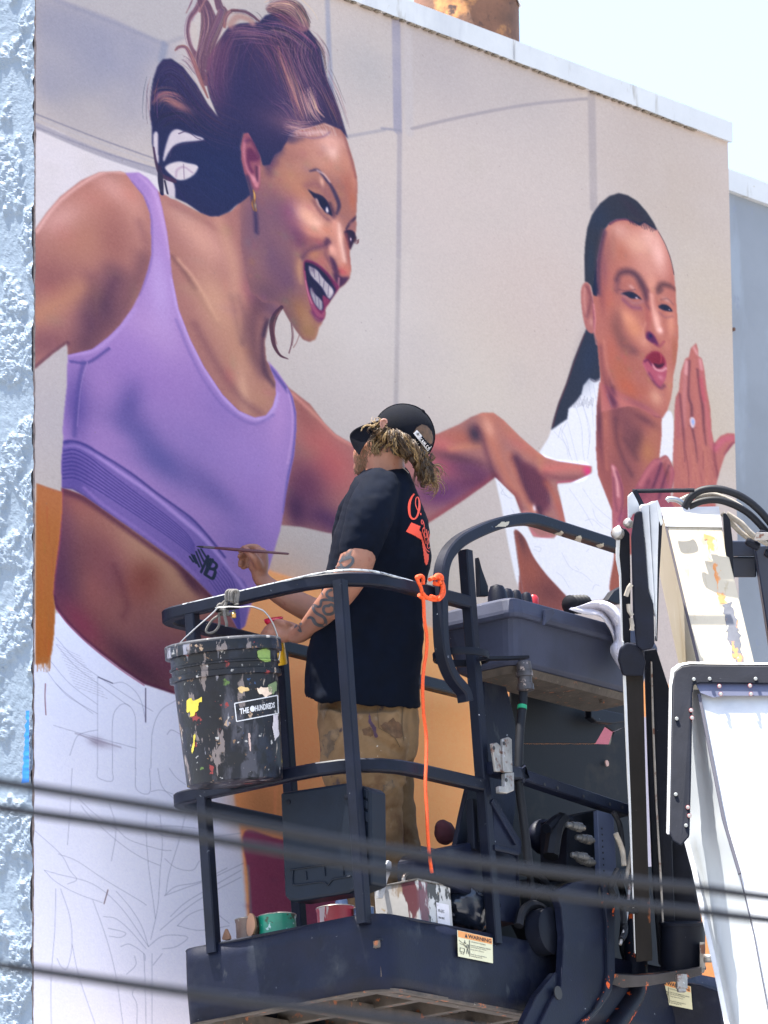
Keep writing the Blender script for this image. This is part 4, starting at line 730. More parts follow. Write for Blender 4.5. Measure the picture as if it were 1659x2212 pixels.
def mural_material():
    m = bpy.data.materials.new('mural paint on stucco'); m.use_nodes = True; N = m.node_tree.nodes; L = m.node_tree.links; b = N['Principled BSDF']
    t = N.new('ShaderNodeTexImage'); t.image = build_mural_image(); t.interpolation = 'Cubic'; t.extension = 'EXTEND'
    L.new(t.outputs[0], b.inputs['Base Color']); b.inputs['Roughness'].default_value = .75; b.inputs['Specular IOR Level'].default_value = .25
    tc = N.new('ShaderNodeTexCoord'); n3 = N.new('ShaderNodeTexNoise'); n3.inputs['Scale'].default_value = 140; n3.inputs['Detail'].default_value = 3; L.new(tc.outputs['Object'], n3.inputs['Vector'])
    bp = N.new('ShaderNodeBump'); bp.inputs['Strength'].default_value = .35; bp.inputs['Distance'].default_value = .004; L.new(n3.outputs[0], bp.inputs['Height']); L.new(bp.outputs[0], b.inputs['Normal'])
    return m
bld = thing('mural_building', WF(1.7, -2, 0), 'tall building whose smooth side wall carries a half finished mural of two women', 'building')
mb = MB(); mb.add([WF(S0,0,ZB), WF(S1,0,ZB), WF(S1,0,ZT), WF(S0,0,ZT)], [(0,1,2,3)])
mural = obj('mural', mb, mural_material(), bld)
uv = mural.data.uv_layers.new(name='uv'); uv.data.foreach_set('uv', [0,0, 1,0, 1,1, 0,1])
mural['label'] = 'half finished mural of a laughing woman in a lilac top pointing at a second woman'
m_wall = mat('pale wall paint', (.62,.62,.66), .8, .06, 2, [], .2, 60)
mb = MB(); mb.add([WF(S0,0,0), WF(S1,0,0), WF(S1,0,ZB), WF(S0,0,ZB)], [(0,1,2,3)]); obj('lower_wall', mb, m_wall, bld)
mb = MB(); mb.prism([WF(S0+.02,-.03,0), WF(S1,-.03,0), WF(S1,-6,0), WF(S0+.02,-6,0)], (0,0,ZT+.02)); obj('building_body', mb, m_wall, bld)
mb = MB(); mb.add([WF(S1,0,0), WF(S1,-.03,0), WF(S1,-.03,ZT), WF(S1,0,ZT)], [(0,1,2,3)]); obj('wall_end', mb, m_wall, bld)
# parapet cap: white board with an uneven, slightly dirty lower edge
mb = MB(); n = 90; Vt = []
for i in range(n+1):
    s_ = S0-.06+(S1+.004-S0+.06)*i/n; w_ = .0035*mnoise.noise((s_*9, 3, 0))+.002*mnoise.noise((s_*40, 1, 0))
    t_ = .002*mnoise.noise((s_*14, 9, 0))
    t_ += .003*mnoise.noise((s_*3, 5, 0)); w_ += -.006*max(0, mnoise.noise((s_*6, 8, 0))-.25)
    Vt += [WF(s_,.022+t_,ZT-.028+w_), WF(s_,.024+t_,ZT+.058), WF(s_,-.25,ZT+.066), WF(s_,-.25,ZT+.022)]
mb.add(Vt, [(i*4+j, (i+1)*4+j, (i+1)*4+(j+1) % 4, i*4+(j+1) % 4) for i in range(n) for j in range(4)] + [(0,1,2,3), (n*4+3, n*4+2, n*4+1, n*4)])
m_cap = mat('white parapet paint', (.53,.53,.53), .6, .06, 5, [(30, .68, .03, (.40,.36,.28)), (4, .56, .12, (.45,.45,.46), (1,1,.3)), (12, .62, .06, (.36,.34,.31), (1,1,.2))], .2, 60)
obj('parapet', mb, m_cap, bld, label='white painted parapet board along the roof edge above the mural')
for s_ in (.95, 2.35):
    mb = MB(); mb.prism([WF(s_,.026,ZT-.026), WF(s_+.006,.026,ZT-.026), WF(s_+.006,.028,ZT+.056), WF(s_,.028,ZT+.056)], NW*.002); obj('parapet_joint', mb, mat('parapet joint caulk', (.40,.40,.40), .7, .1, 30), bld)
mb = MB()
for k in range(70):
    s_ = .2+3.4*mnoise.random() if False else .2+3.4*(k/70)+.03*mnoise.noise((k*3.1,0,0)); L_ = .02+.05*abs(mnoise.noise((k*1.7,4,0)))
    mb.prism([WF(s_,.003,ZT-.034), WF(s_+L_,.003,ZT-.034), WF(s_+L_,.003,ZT-.0285), WF(s_,.003,ZT-.0285)], NW*.016)
co = obj('cracked_caulk', mb, mat('cracked tan caulk', (.20,.16,.12), .9, .4, 60), bld); co['kind'] = 'stuff'
# hand-thrown stucco on the side face, round the corner from the mural
def stucco():
    nx, nz = 130, 800; wd = 1.9; z0, z1 = 5.1, 9.78; mb = MB(); V = []
    for j in range(nz+1):
        z = z0+(z1-z0)*j/nz
        for i in range(nx+1):
            q = wd*(i/nx)**1.6; p = Vector((q*7.5, z*4.6, 0))
            a = mnoise.fractal(p, 1.0, 2.1, 4); b_ = mnoise.fractal(Vector((q*40, z*30, 5)), .8, 2.0, 4); c_ = mnoise.noise(Vector((q*150, z*130, 2)))
            patch = 1/(1+math.exp(-18*(a-.02)))                       # trowelled patches with hard rims
            h = 0.013*patch*(1+.35*mnoise.noise(Vector((q*22, z*16, 9)))) + (.0055*b_)*(.35+patch) + .0019*c_*(.35+.65*patch)
            if z > 9.63: h *= max(.15, (9.78-z)/.15)
            e = max(0, 1-q/.02)
            V.append(WF(S0-.004-h, -q - .0 + e*(.004+.006*b_), z))
    mb.add(V, [(j*(nx+1)+i, j*(nx+1)+i+1, (j+1)*(nx+1)+i+1, (j+1)*(nx+1)+i) for j in range(nz) for i in range(nx)], False)
    m = mat('pale blue stucco paint', (.165,.21,.265), .55, .05, 6, [(60, .70, .03, (.125,.165,.22)), (9, .56, .10, (.19,.24,.30))], .3, 300)
    obj('stucco_face', mb, m, bld, label='heavy trowelled pale blue stucco on the side face')
    mb = MB(); mb.prism([WF(S0-.006,-1.88,0), WF(S0-.006,-6,0), WF(S0+.02,-6,0), WF(S0+.02,-1.88,0)], (0,0,ZT)); obj('side_wall', mb, m, bld)
    mb = MB(); mb.prism([WF(S0-.012,.0005,0), WF(S0-.012,-1.88,0), WF(S0+.02,-1.88,0), WF(S0+.02,.0005-.002,0)], (0,0,5.1)); obj('side_wall', mb, m, bld)
    # dirty gap and leftover blue paint at the corner
    mb = MB(); V = []; k = 300
    for j in range(k+1):
        z = z0+(z1-.1-z0)*j/k; w_ = .006+.005*mnoise.noise((z*18, 4, 0)); V += [WF(S0-.004, .0015, z), WF(S0+max(.001, w_), .0015, z)]
    mb.add(V, [(2*j, 2*j+1, 2*j+3, 2*j+2) for j in range(k)]); obj('corner_joint', mb, mat('dirty corner joint', (.17,.13,.12), .9, .6, 40), bld)
    mb = MB(); V = []; za = wall_pt(66, 1690).z; zb = wall_pt(66, 1535).z
    for j in range(61):
        z = za+(zb-za)*j/60; w_ = .022*(1-.6*j/60)+.006*mnoise.noise((z*60, 4, 0)); V += [WF(S0-.0185-.002*mnoise.noise((z*70,0,0)), -.001, z), WF(S0-.0185, -max(.004, w_*1.6), z)]
    mb.add(V, [(2*j, 2*j+1, 2*j+3, 2*j+2) for j in range(60)]); obj('blue_paint_patch', mb, mat('bright blue wall paint', (.01,.16,.56), .5, .15, 30), bld)
stucco()
# lower grey building to the right
b2 = thing('grey_building', WF(7, -3, 0), 'lower plain grey blue building behind the right end of the mural wall', 'building')
zr = PL(1659, 445, WORG-NW*.5, NW).z; zr2 = PL(1659, 400, WORG-NW*.5, NW).z
m_gw = mat('blotchy grey blue render', (.20,.218,.245), .85, .12, 1.6, [(4, .52, .12, (.25,.28,.32), (1,1,.35)), (14, .62, .06, (.20,.22,.27))], .25, 90)
mb = MB(); mb.prism([WF(3.3,-.5,0), WF(14,-.5,0), WF(14,-8,0), WF(3.3,-8,0)], (0,0,zr)); obj('wall', mb, m_gw, b2)
mb = MB(); mb.prism([WF(3.3,-.475,zr-.004), WF(14,-.475,zr-.004), WF(14,-.9,zr-.004), WF(3.3,-.9,zr-.004)], (0,0,zr2-zr)); obj('parapet', mb, m_cap, b2)
mb = MB(); q = PL(1582, 712, WORG-NW*.5, NW); mb.lathe([(.008,0),(.008,.012),(.003,.012)], q, NW, 10); obj('screw_stub', mb, M['rust'], b2)
# rusty flue behind the parapet
fc = PL(1008, 60, WORG-NW*.7, NW); fl_r = .218
flue = thing('roof_flue', (fc.x, fc.y, ZT), 'rusty round metal flue with torn white flashing standing on the roof', 'roof flue')
mb = MB(); mb.lathe([(fl_r,0),(fl_r,.30),(fl_r*1.02,.31),(fl_r*1.02,.33),(fl_r,.34),(fl_r,1.2)], (fc.x,fc.y,ZT-.05), (0,0,1), 48); obj('pipe', mb, M['rust'], flue)
mb = MB(); zt = PL(1100, 40, WORG-NW*.7, NW).z; V = []; k = 40
for i in range(k+1):
    a = -2.9+i/k*3.4; rr = fl_r*1.05; w_ = .03*mnoise.noise((a*3, 0, 0))+(0.10 if i < 24 else 0)
    V += [(fc.x+rr*math.cos(a), fc.y+rr*math.sin(a), zt+w_-.02), (fc.x+rr*math.cos(a), fc.y+rr*math.sin(a), zt+.6)]
mb.add(V, [(2*i, 2*i+2, 2*i+3, 2*i+1) for i in range(k)]); fo = obj('flashing', mb, m_cap, flue); sdm = fo.modifiers.new('t','SOLIDIFY'); sdm.thickness = .004
# overhead cables between the camera and the lift
def cable(pts, d, r, label):
    P = spline(np.array(pts, float), False, 6); mb = MB(); mb.tube([W(x, y, d+.0006*(x-830)) for x, y in P], r, 8)
    tag(obj('overhead_cable', mb, M['rubber']), label, 'cable', 'cables strung across the street')
cable([(-4000,1300),(-900,1540),(-300,1640),(0,1690),(415,1757),(830,1833),(1245,1890),(1517,1919),(1659,1938),(2200,2000),(2800,2050),(5000,2150)], 11.4, .0085, 'uppermost blurred cable crossing in front of the lift')
cable([(-4000,1350),(-900,1600),(-300,1695),(0,1745),(415,1806),(830,1878),(1245,1938),(1517,1970),(1659,1987),(2200,2045),(2800,2090),(5000,2190)], 11.8, .0085, 'blurred cable just below the uppermost one')
cable([(-4000,1700),(-900,1960),(-300,2045),(0,2085),(390,2142),(830,2200),(1245,2250),(1659,2290),(2800,2380),(5000,2480)], 11.2, .0085, 'lowest blurred cable, low at the left edge')
# ---------------------------------------------------------------- boom lift: platform, guard rails, mast, boom
lift = thing('boom_lift', PF(.9, -.4, -.3), 'navy boom lift platform with black guard rails on a white telescopic boom', 'boom lift')
def arc(c, a, b, n=8):                                  # quarter turn from c+a to c+b
    return [c + a*math.cos(t) + b*math.sin(t) for t in [math.pi/2*i/n for i in range(n+1)]]
def rnd(pts, r, n=6):
    """platform-frame polyline (u,n,z) with rounded corners -> world points"""
    out = [PF(*pts[0])]
    for i in range(1, len(pts)-1):
        A, B, C = PF(*pts[i-1]), PF(*pts[i]), PF(*pts[i+1]); rr = r[i-1] if isinstance(r, (list, tuple)) else r
        rr = min(rr, (A-B).length*.49, (C-B).length*.49)
        p0 = B+(A-B).normalized()*rr; p2 = B+(C-B).normalized()*rr
        out += [p0*(1-t)**2 + B*2*t*(1-t) + p2*t*t for t in [k/n for k in range(n+1)]]
    return out + [PF(*pts[-1])]
NB = -.845; UE = 2.25
loc = lambda p: ((p-ORG).dot(EU), (p-ORG).dot(EN), (p-ORG).dot(EZ))
# toe board: bent sheet, rounded at the corners, with a small dent
path = rnd([(UE,0,0),(0,0,0),(0,NB,0),(UE,NB,0)], [.12,.07], 8)
mb = MB(); k = len(path); V = []; zt, zb = .030, -.232
fine = []
for a, b in zip(path[:-1], path[1:]):
    m_ = max(1, int((b-a).length/.03)); fine += [a.lerp(b, i/m_) for i in range(m_)]
fine.append(path[-1])
for i, p in enumerate(fine):
    t = (fine[min(i+1, len(fine)-1)]-fine[max(i-1, 0)]).normalized(); o = t.cross(EZ).normalized()
    cen = PF(1, -.42, 0)
    if o.dot(p-cen) < 0: o = -o
    for h in (0, .2, .4, .6, .8, 1):
        z = zb+(zt-zb)*h; q = p + EZ*z; u_, n_, z_ = loc(q)
        d = .006*mnoise.noise(q*4) - .016*math.exp(-((n_+.33)/.07)**2-((z_+.10)/.06)**2)*(u_ < .1) - .007*math.exp(-((n_+.17)/.12)**2-((z_+.03)/.03)**2)*(u_ < .1)
        V.append(q + o*d)
m_ = 6
mb.add(V, [(i*m_+j, (i+1)*m_+j, (i+1)*m_+j+1, i*m_+j+1) for i in range(len(fine)-1) for j in range(m_-1)], True)
tb = obj('toe_board', mb, M['navy'], lift); sdm = tb.modifiers.new('t','SOLIDIFY'); sdm.thickness = .006; sdm.offset = -1
mb = MB(); mb.tube([p+EZ*.030 for p in fine], .006, 6); obj('toe_board_rim', mb, M['navy_worn'], lift)
# floor: expanded steel grating on rusty angle joists, seen from below
mb = MB()
for i in range(58):
    u = .02+i*.038; mb.box(PF(u, -.42, -.075), EU*.004, EN*.41, EZ*.012)
for i in range(22):
    n_ = -.03-i*.038; mb.box(PF(1.12, n_, -.082), EU*1.1, EN*.003, EZ*.008)
g = obj('floor_grating', mb, M['rusty_under'], lift); g['kind'] = 'stuff'
mb = MB(); mb.box(PF(1.12, -.42, -.058), EU*1.1, EN*.41, EZ*.003); obj('floor_plate', mb, M['navy_worn'], lift)
for n_ in (-.06, -.42, -.79):
    mb = MB(); mb.box(PF(1.1, n_, -.205), EU*1.08, EN*.022, EZ*.03); obj('floor_joist', mb, M['rusty_under'], lift, bevel=.003)
for u in (.05, .28, .55, .85, 1.2, 1.6, 2.0):
    mb = MB(); mb.box(PF(u, -.42, -.16), EU*.02, EN*.40, EZ*.03); obj('floor_joist', mb, M['rusty_under'], lift, bevel=.003)
mb = MB(); mb.sweep([p+EZ*(-.232)-(p-PF(1,-.42,0)).normalized()*.012 for p in fine[::2]], RSQ(.03,.012)); obj('floor_edge_angle', mb, M['rusty_under'], lift)
# rails
TZ, MZ = 1.245, .575
SQ = RSQ(.042, .046, .25)
def rail(name, pts, r, prof=SQ, m='navy_worn', parent=lift): 
    mb = MB(); mb.sweep(rnd(pts, r), prof, up=EZ); return obj(name, mb, M[m], parent)
rail('top_rail', [(.72,0,TZ),(.0,.0,TZ),(0,NB,TZ),(UE,NB,TZ)], [.30,.09])
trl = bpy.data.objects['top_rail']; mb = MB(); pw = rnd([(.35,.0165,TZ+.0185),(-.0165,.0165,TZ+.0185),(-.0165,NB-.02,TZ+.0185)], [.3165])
mb.tube([p+EZ*.0012*mnoise.noise(p*30) for p in pw[:-1]]+[pw[-1].lerp(pw[-2], .2)], .0042, 6); obj('painted_glint', mb, mat('rubbed bare edge', (.34,.36,.38), .35, .4, 20, [(30,.56,.05,(.03,.035,.05)),(8,.60,.06,(.02,.025,.04))], .1, metal=.3), trl)  # pale strip paints in the bright glint along the rail's upper edge
rail('mid_rail', [(.72,0,MZ),(.0,.0,MZ),(0,NB,MZ),(UE,NB,MZ)], [.30,.09])
def post(u, n_, z0, z1, w=.042): 
    mb = MB(); mb.sweep([PF(u,n_,z0), PF(u,n_,z1)], RSQ(w, w, .2), up=EN); return obj('post', mb, M['navy_worn'], lift)
post(.0, -.70, 0, TZ-.02); post(.0, -.055, 0, TZ-.02); post(.735, 0, 0, 1.44); post(.75, NB, 0, TZ-.02); post(1.5, NB, 0, TZ-.02)
def px_path(pts, n_): return [onN(x, y, n_) for x, y in pts]
# tall guard arch round the control box
A = spline(np.array([(1006,1516),(1000,1493),(976,1463),(960,1425),(953,1380),(951,1300),(952,1255),(956,1222),(968,1194),(994,1168),(1036,1146),(1080,1130),(1125,1122),(1155,1124),(1206,1140),(1340,1183)], float), False, 4)
mb = MB(); mb.sweep(px_path(A, .03), RSQ(.044, .046, .25), up=EN); obj('guard_arch', mb, M['navy_worn'], lift)
mb = MB(); A = spline(np.array([(1052,1660),(1085,1668),(1120,1673),(1145,1684),(1350,1752)], float), False, 5)
mb.sweep(px_path(A, .02), RSQ(.044, .05, .2), up=EN); br_ = obj('drilled_rail', mb, M['navy'], lift)
for x, y in ((1176,1695),(1204,1702),(1260,1720),(1317,1737),(1344,1744)):
    mb = MB(); mb.lathe([(.006,0),(.006,.002)], onN(x,y,.045)+EN*.0005, EN, 10); obj('bolt_hole', mb, M['ink'], br_)
# holder ring round the gate post
mb = MB(); c = onN(1003, 1421, .0); ring = [c+EU*(.115*math.cos(a)-.02)+EN*(.09*math.sin(a)) for a in np.linspace(0, 2*math.pi, 28)[:-1]]
mb.sweep(ring, RSQ(.008,.026), up=EZ, closed=True); mb.sweep([onN(1040,1423,.06), onN(1134,1421,.08)], RSQ(.04,.012), up=EZ); obj('holder_ring', mb, M['black'], lift)
# latch on the rail
mb = MB(); lt_ = [(1057,1607),(1068,1605),(1076,1612),(1080,1640),(1082,1668),(1066,1668),(1062,1640)]
mb.prism([onN(x,y,.05) for x, y in lt_], EN*.012); mb.prism([onN(x,y,.055) for x, y in [(1080,1597),(1092,1593),(1099,1598),(1100,1640),(1101,1670),(1082,1670),(1080,1640)]], EN*.014)
mb.prism([onN(x,y,.052) for x, y in [(1082,1672),(1101,1670),(1101,1710),(1086,1716),(1070,1714),(1070,1700),(1082,1700)]], EN*.02); obj('gate_latch', mb, M['steel'], lift, bevel=.003)
for x, y in ((1066,1616),(1088,1606),(1093,1685)):
    mb = MB(); mb.lathe([(.007,0),(.007,.003)], onN(x,y,.072), EN, 10); obj('latch_rivet', mb, M['ink'], lift)
# control box: tapered tub with overhanging lid, switches and lever boot
cb = []
def tub(pts_uz, n0, n1): pass
u0 = loc(onN(1114, 1380, .06))[0]; u1 = u0+.95
def ringbox(z, ex, rr=.05, na=-.27, nb=.06):
    c = [(u0-ex, nb+ex), (u1+ex, nb+ex), (u1+ex, na-ex), (u0-ex, na-ex)]; out = []
    for i in range(4):
        p = Vector(c[i]); a = (Vector(c[i-1])-p).normalized(); b = (Vector(c[(i+1) % 4])-p).normalized()
        p0 = p+a*rr; p2 = p+b*rr
        out += [PF(*(p0*(1-t)**2+p*2*t*(1-t)+p2*t*t), z) for t in (0,.25,.5,.75,1)]
    return out
zl = loc(onN(1114, 1325, .06))[2]; zb_ = loc(onN(1114, 1424, .06))[2]; ztp = loc(onN(1114, 1287, .06))[2]
mb = MB(); mb.loft([ringbox(zb_, -.045), ringbox(zb_+.012, -.03), ringbox(zl-.01, -.004), ringbox(zl, 0)], smooth=False); tubo = obj('control_box', mb, M['grey_box'], lift, bevel=.004)
mb = MB(); mb.loft([ringbox(zl-.014, .016), ringbox(zl, .022), ringbox(zl+.012, .020), ringbox(ztp-.012, .006), ringbox(ztp, -.02)], smooth=False); obj('box_lid', mb, M['grey_box'], lift, bevel=.004)
mb = MB(); mb.loft([ringbox(zb_-.025, -.07), ringbox(zb_-.002, -.05)], smooth=False); obj('box_base', mb, M['rusty_under'], lift)
mb = MB(); mb.prism([onN(x,y,.085) for x, y in [(1171,1318),(1190,1316),(1193,1326),(1182,1340),(1170,1352),(1172,1334)]], EN*.012); obj('lid_clip', mb, M['grey_box'], lift, bevel=.003)
for x, y in ((1188,1448),(1183,1470),(1290,1482),(1305,1484),(1300,1512)):
    mb = MB(); p = PL(x, y, PF(0,0,zb_-.03), EZ) if False else onN(x, y, -.05); mb.lathe([(.009,-.02),(.009,.012),(.006,.012)], p, -EZ, 8); obj('box_bolt', mb, M['rusty_under'], lift)
for x, y, s_ in ((1074,1281,1.35),(1096,1283,.9),(1115,1285,.8),(1137,1290,.8)):       # toggle guards
    p = onN(x, y, -.10); mb = MB(); mb.lathe([(.030*s_,-.05),(.026*s_,0),(.018*s_,.018*s_),(.004,.024*s_)], p, EZ, 12); obj('switch_cover', mb, M['navy_worn'], lift)
mb = MB(); mb.lathe([(.018,-.03),(.02,0),(.012,.012),(0.002,.014)], onN(1152,1293,-.12), EZ, 12); obj('stop_button', mb, mat('red button', (.5,.02,.03), .4), lift)
mb = MB(); pr = []; 
for i in range(9): pr += [(.032-.012*(i % 2), i*.012)]
a_ = onN(1228,1306,-.08); b_ = onN(1302,1304,-.08)
mb.lathe([(.02,0)]+[(.036-.013*(i % 2), .01+i*.0125) for i in range(10)]+[(.02,.14)], a_, (b_-a_), 16); obj('lever_boot', mb, M['rubber'], lift)
mb = MB(); mb.prism([onN(x,y,-.2) for x, y in [(1298,1300),(1312,1280),(1345,1262),(1345,1305),(1320,1308)]], EN*.03); obj('lever_bracket', mb, M['black'], lift, bevel=.003)
mb = MB(); mb.prism([onN(x,y,-.18) for x, y in [(1025,1205),(1032,1232),(1045,1268),(1046,1290),(1028,1290)]], EN*.02); obj('lever', mb, M['black'], lift, bevel=.003)
# hose and conduit under the box
mb = MB(); p = onN(1131, 1430, .03); mb.lathe([(.026,0),(.028,-.012),(.028,-.035),(.031,-.037),(.031,-.055),(.026,-.057),(.026,-.082),(.031,-.084),(.031,-.105),(.017,-.11)], p, EZ, 18); obj('cable_gland', mb, mat('worn gland plastic', (.05,.045,.05), .4, .5, 30, [(40,.58,.05,(.35,.28,.25))], .2), lift)
A = spline(np.array([(1131,1480),(1129,1520),(1124,1570),(1121,1640),(1121,1690),(1128,1750),(1137,1820),(1142,1870)], float), False, 5)
mb = MB(); mb.tube(px_path(A, .02), .0165, 10); obj('conduit_hose', mb, M['rubber'], lift)
mb = MB(); q = px_path([(1131.5,1526),(1131,1533)], .02); mb.tube([onN(1128,1524,.02), onN(1127.5,1532,.02)], .018, 10); obj('green_tape', mb, mat('green tape', (.01,.3,.14), .5), lift)
# sheet metal behind the front rail
mb = MB(); mb.prism([onN(x,y,-.16) for x, y in [(1046,1440),(1088,1440),(1091,1475),(1104,1520),(1113,1560),(1116,1660),(1113,1760),(1100,1830),(1040,1830),(1046,1600)]], EN*-.012); obj('side_bracket', mb, M['navy'], lift, bevel=.003)
pl_ = [(1060,1450),(1345,1452),(1348,1560),(1335,1590),(1320,1585),(1308,1569),(1297,1580),(1286,1606),(1300,1607),(1317,1608),(1322,1590),(1340,1640),(1345,1800),(1330,1905),(1060,1905)]
pA = [(1104,1452),(1358,1452),(1358,1566),(1345,1572),(1326,1580),(1308,1568),(1286,1606),(1286,1606),(1104,1606)]
pB = [(1104,1607),(1284,1607),(1318,1608),(1327,1581),(1345,1573),(1358,1567),(1362,1905),(1104,1905)]
m_sheet = mat('dark dusty sheet', (.010,.011,.014), .6, .35, 4, [(7,.56,.12,(.024,.022,.02)), (70,.73,.02,(.3,.3,.3))], .1, 120, spec=.15)
mb = MB(); mb.prism([onN(x,y,-.30) for x, y in pA], EN*-.008); obj('back_sheet', mb, m_sheet, lift)
mb = MB(); mb.prism([onN(x,y,-.30) for x, y in pB], EN*-.008); obj('back_sheet', mb, m_sheet, lift)
mb = MB(); mb.lathe([(.012,0),(.012,.004)], onN(1310,1649,-.29), EN, 14); obj('bolt_head', mb, mat('pinkish bolt', (.5,.3,.25), .6), lift)
mb = MB(); mb.prism([onN(x,y,-.27) for x, y in [(1262,1530),(1335,1545),(1335,1562),(1310,1566),(1275,1562),(1262,1552)]], EN*.03); obj('bracket_foot', mb, M['black'], lift, bevel=.004)
# gusset and moulded step box
mb = MB(); mb.prism([onN(x,y,.005) for x, y in [(1060,1728),(1066,1728),(1121,1818),(1121,1846),(1063,1838)]], EN*.01); gs = obj('gusset', mb, M['navy'], lift, bevel=.002)
mb = MB(); mb.sweep([onN(1060,1730,.02), onN(1114,1822,.02)], RSQ(.02,.012), up=EN); mb.sweep([onN(1066,1831,.02), onN(1118,1843,.02)], RSQ(.02,.012), up=EN); obj('gusset_flange', mb, M['navy'], gs)
mb = MB(); mb.sweep([onN(1018,1728,-.05), onN(1022,1836,-.05)], RSQ(.03,.03), up=EN); obj('hinge_post', mb, M['black'], lift)
st = [(936,1846),(946,1834),(985,1824),(1040,1815),(1060,1818),(1118,1850),(1125,1890),(1120,1940),(1040,1945),(1012,1930),(968,1912),(940,1900),(936,1880)]
mb = MB(); A = [onN(x,y,-.05) for x, y in st]; mb.prism(A, EN*-.16); obj('step_box', mb, M['navy'], lift, bevel=.012)
mb = MB(); mb.prism([onN(x,y,-.1) for x, y in [(1012,1700),(1046,1700),(1046,1830),(984,1830),(998,1760)]], EN*-.02); obj('bracket_web', mb, M['navy_worn'], lift, bevel=.003)
mb = MB(); mb.prism([onN(x,y,-.04) for x, y in [(1121,1846),(1125,1995),(1055,1985),(1056,1930),(1121,1935)]], EN*-.10); obj('pedal_housing', mb, M['navy'], lift, bevel=.004)
for nm_, pts, n_ in (('lower_housing', [(1052,1835),(1350,1835),(1350,2105),(1215,2112),(1120,2060),(1052,2010)], -.32), ('lower_housing', [(1300,1880),(1425,1870),(1440,2110),(1300,2112)], -.26), ('lower_housing', [(1125,1900),(1215,1890),(1222,2000),(1150,2040),(1125,1990)], -.14)):
    mb = MB(); mb.prism([onN(x,y,n_) for x, y in pts], EN*-.05); obj(nm_, mb, m_sheet, lift, bevel=.006)
for pts, r in (([(1060,1900),(1110,1880),(1170,1900),(1210,1960)],.016),([(1130,1990),(1160,1930),(1205,1910),(1260,1900)],.013),([(1140,1870),(1150,1930),(1140,2000)],.012),([(1335,1890),(1350,1950),(1345,2040),(1360,2090)],.014)):
    mb = MB(); mb.tube(px_path(spline(np.array(pts,float),False,6), -.08), r, 8); obj('hydraulic_hose', mb, M['rubber'], lift)
# valve block with two fittings
vb = [(1226,1765),(1290,1748),(1291,1890),(1240,1896),(1226,1880)]
mb = MB(); mb.prism([onN(x,y,-.02) for x, y in vb], EN*-.12); vbo = obj('valve_block', mb, M['black'], lift, bevel=.004)
mb = MB(); mb.prism([onN(x,y,.04) for x, y in [(1291,1750),(1326,1760),(1333,1905),(1296,1912)]], EN*-.02); vp = obj('valve_plate', mb, mat('blue grey plate', (.06,.075,.13), .45, .15, 8, [(60,.7,.02,(.5,.5,.52))], .08), lift, bevel=.002)
for k in range(9):
    y = 1790+k*13; mb = MB(); mb.lathe([(.0035,0),(.0035,.002)], onN(1300+k*.6, y, .042), EN, 8); obj('plate_hole', mb, M['ink'], vp)
for x, y in ((1232,1783),(1252,1810),(1242,1848),(1254,1858)):
    a_ = onN(x-8, y-2, .03); b_ = onN(x+30, y+6, .05); mb = MB(); L_ = (b_-a_).length
    mb.lathe([(.006,0),(.011,.004),(.011,.25*L_),(.016,.27*L_),(.016,.5*L_),(.013,.52*L_),(.018,.56*L_),(.018,.8*L_),(.010,.84*L_),(.010,L_)], a_, b_-a_, 12); obj('hose_fitting', mb, mat('greasy fitting', (.10,.10,.10), .35, .4, 30, [(50,.6,.05,(.28,.24,.19))], .2, metal=.3), vbo)
for pts, r, m_ in (([(1180,1790),(1205,1770),(1230,1775)],.02,'black'),([(1190,1850),(1200,1790),(1215,1770)],.03,'rubber')):
    mb = MB(); mb.tube(px_path(spline(np.array(pts,float),False,6), -.03), r, 8); obj('valve_hose', mb, M[m_], lift)
mb = MB(); mb.ellipsoid(onN(1180,1810,-.2), EU*.10, EN*.05, EZ*.07); obj('motor_housing', mb, M['navy'], lift)
mb = MB(); mb.tube(px_path(spline(np.array([(1120,2000),(1128,1970),(1150,1955),(1175,1968),(1186,2010)],float),False,6), .0), .018, 8); obj('loop_hose', mb, M['rubber'], lift)
for pts, m_, r in (([(1325,1755),(1338,1780),(1345,1830)],'rubber',.010),([(1330,1800),(1344,1835),(1348,1870)],'hose_tan',.010),([(1335,1880),(1320,1920),(1345,1950),(1392,1945),(1400,1920)],'rubber',.014),([(1335,1945),(1360,1968),(1398,1960)],'rubber',.010),([(1345,1960),(1350,2010),(1342,2030)],'rubber',.012),([(1360,1910),(1352,1990),(1340,2040)],'steel',.006),([(1370,1800),(1362,1850),(1352,1900)],'hose_tan',.008),([(1385,1845),(1372,1870),(1362,1885)],'steel',.012)):
    mb = MB(); mb.tube(px_path(spline(np.array(pts,float),False,6), .16), r, 8); obj('hydraulic_hose', mb, M[m_], lift)
# curved carrier plates under the mast
def plate(name, pts, n_, th, m_, sm=False, bev=.003):
    P = spline(np.array(pts,float), True, 4) if sm else pts
    mb = MB(); mb.prism([onN(x,y,n_) for x, y in P], EN*-th); return obj(name, mb, M[m_], lift, bevel=bev)
cp = [(1216,1905),(1318,1880),(1326,1900)]
hook = [(1200,1925),(1240,1905),(1318,1892),(1324,1960),(1326,2060),(1328,2110),(1318,2150),(1290,2190),(1250,2230),(1215,2280),(1160,2280),(1163,2220),(1190,2165),(1212,2130),(1215,2090),(1218,2020),(1212,1960)]
plate('carrier_plate', hook, .10, .03, 'navy')
rim = [(1300,1895),(1328,1892),(1329,1990),(1329,2100),(1322,2140),(1300,2175),(1262,2215),(1225,2280),(1212,2280),(1240,2225),(1285,2180),(1308,2140),(1314,2100),(1312,1990)]
plate('carrier_rim', rim, .115, .05, 'navy_orange', bev=.004)
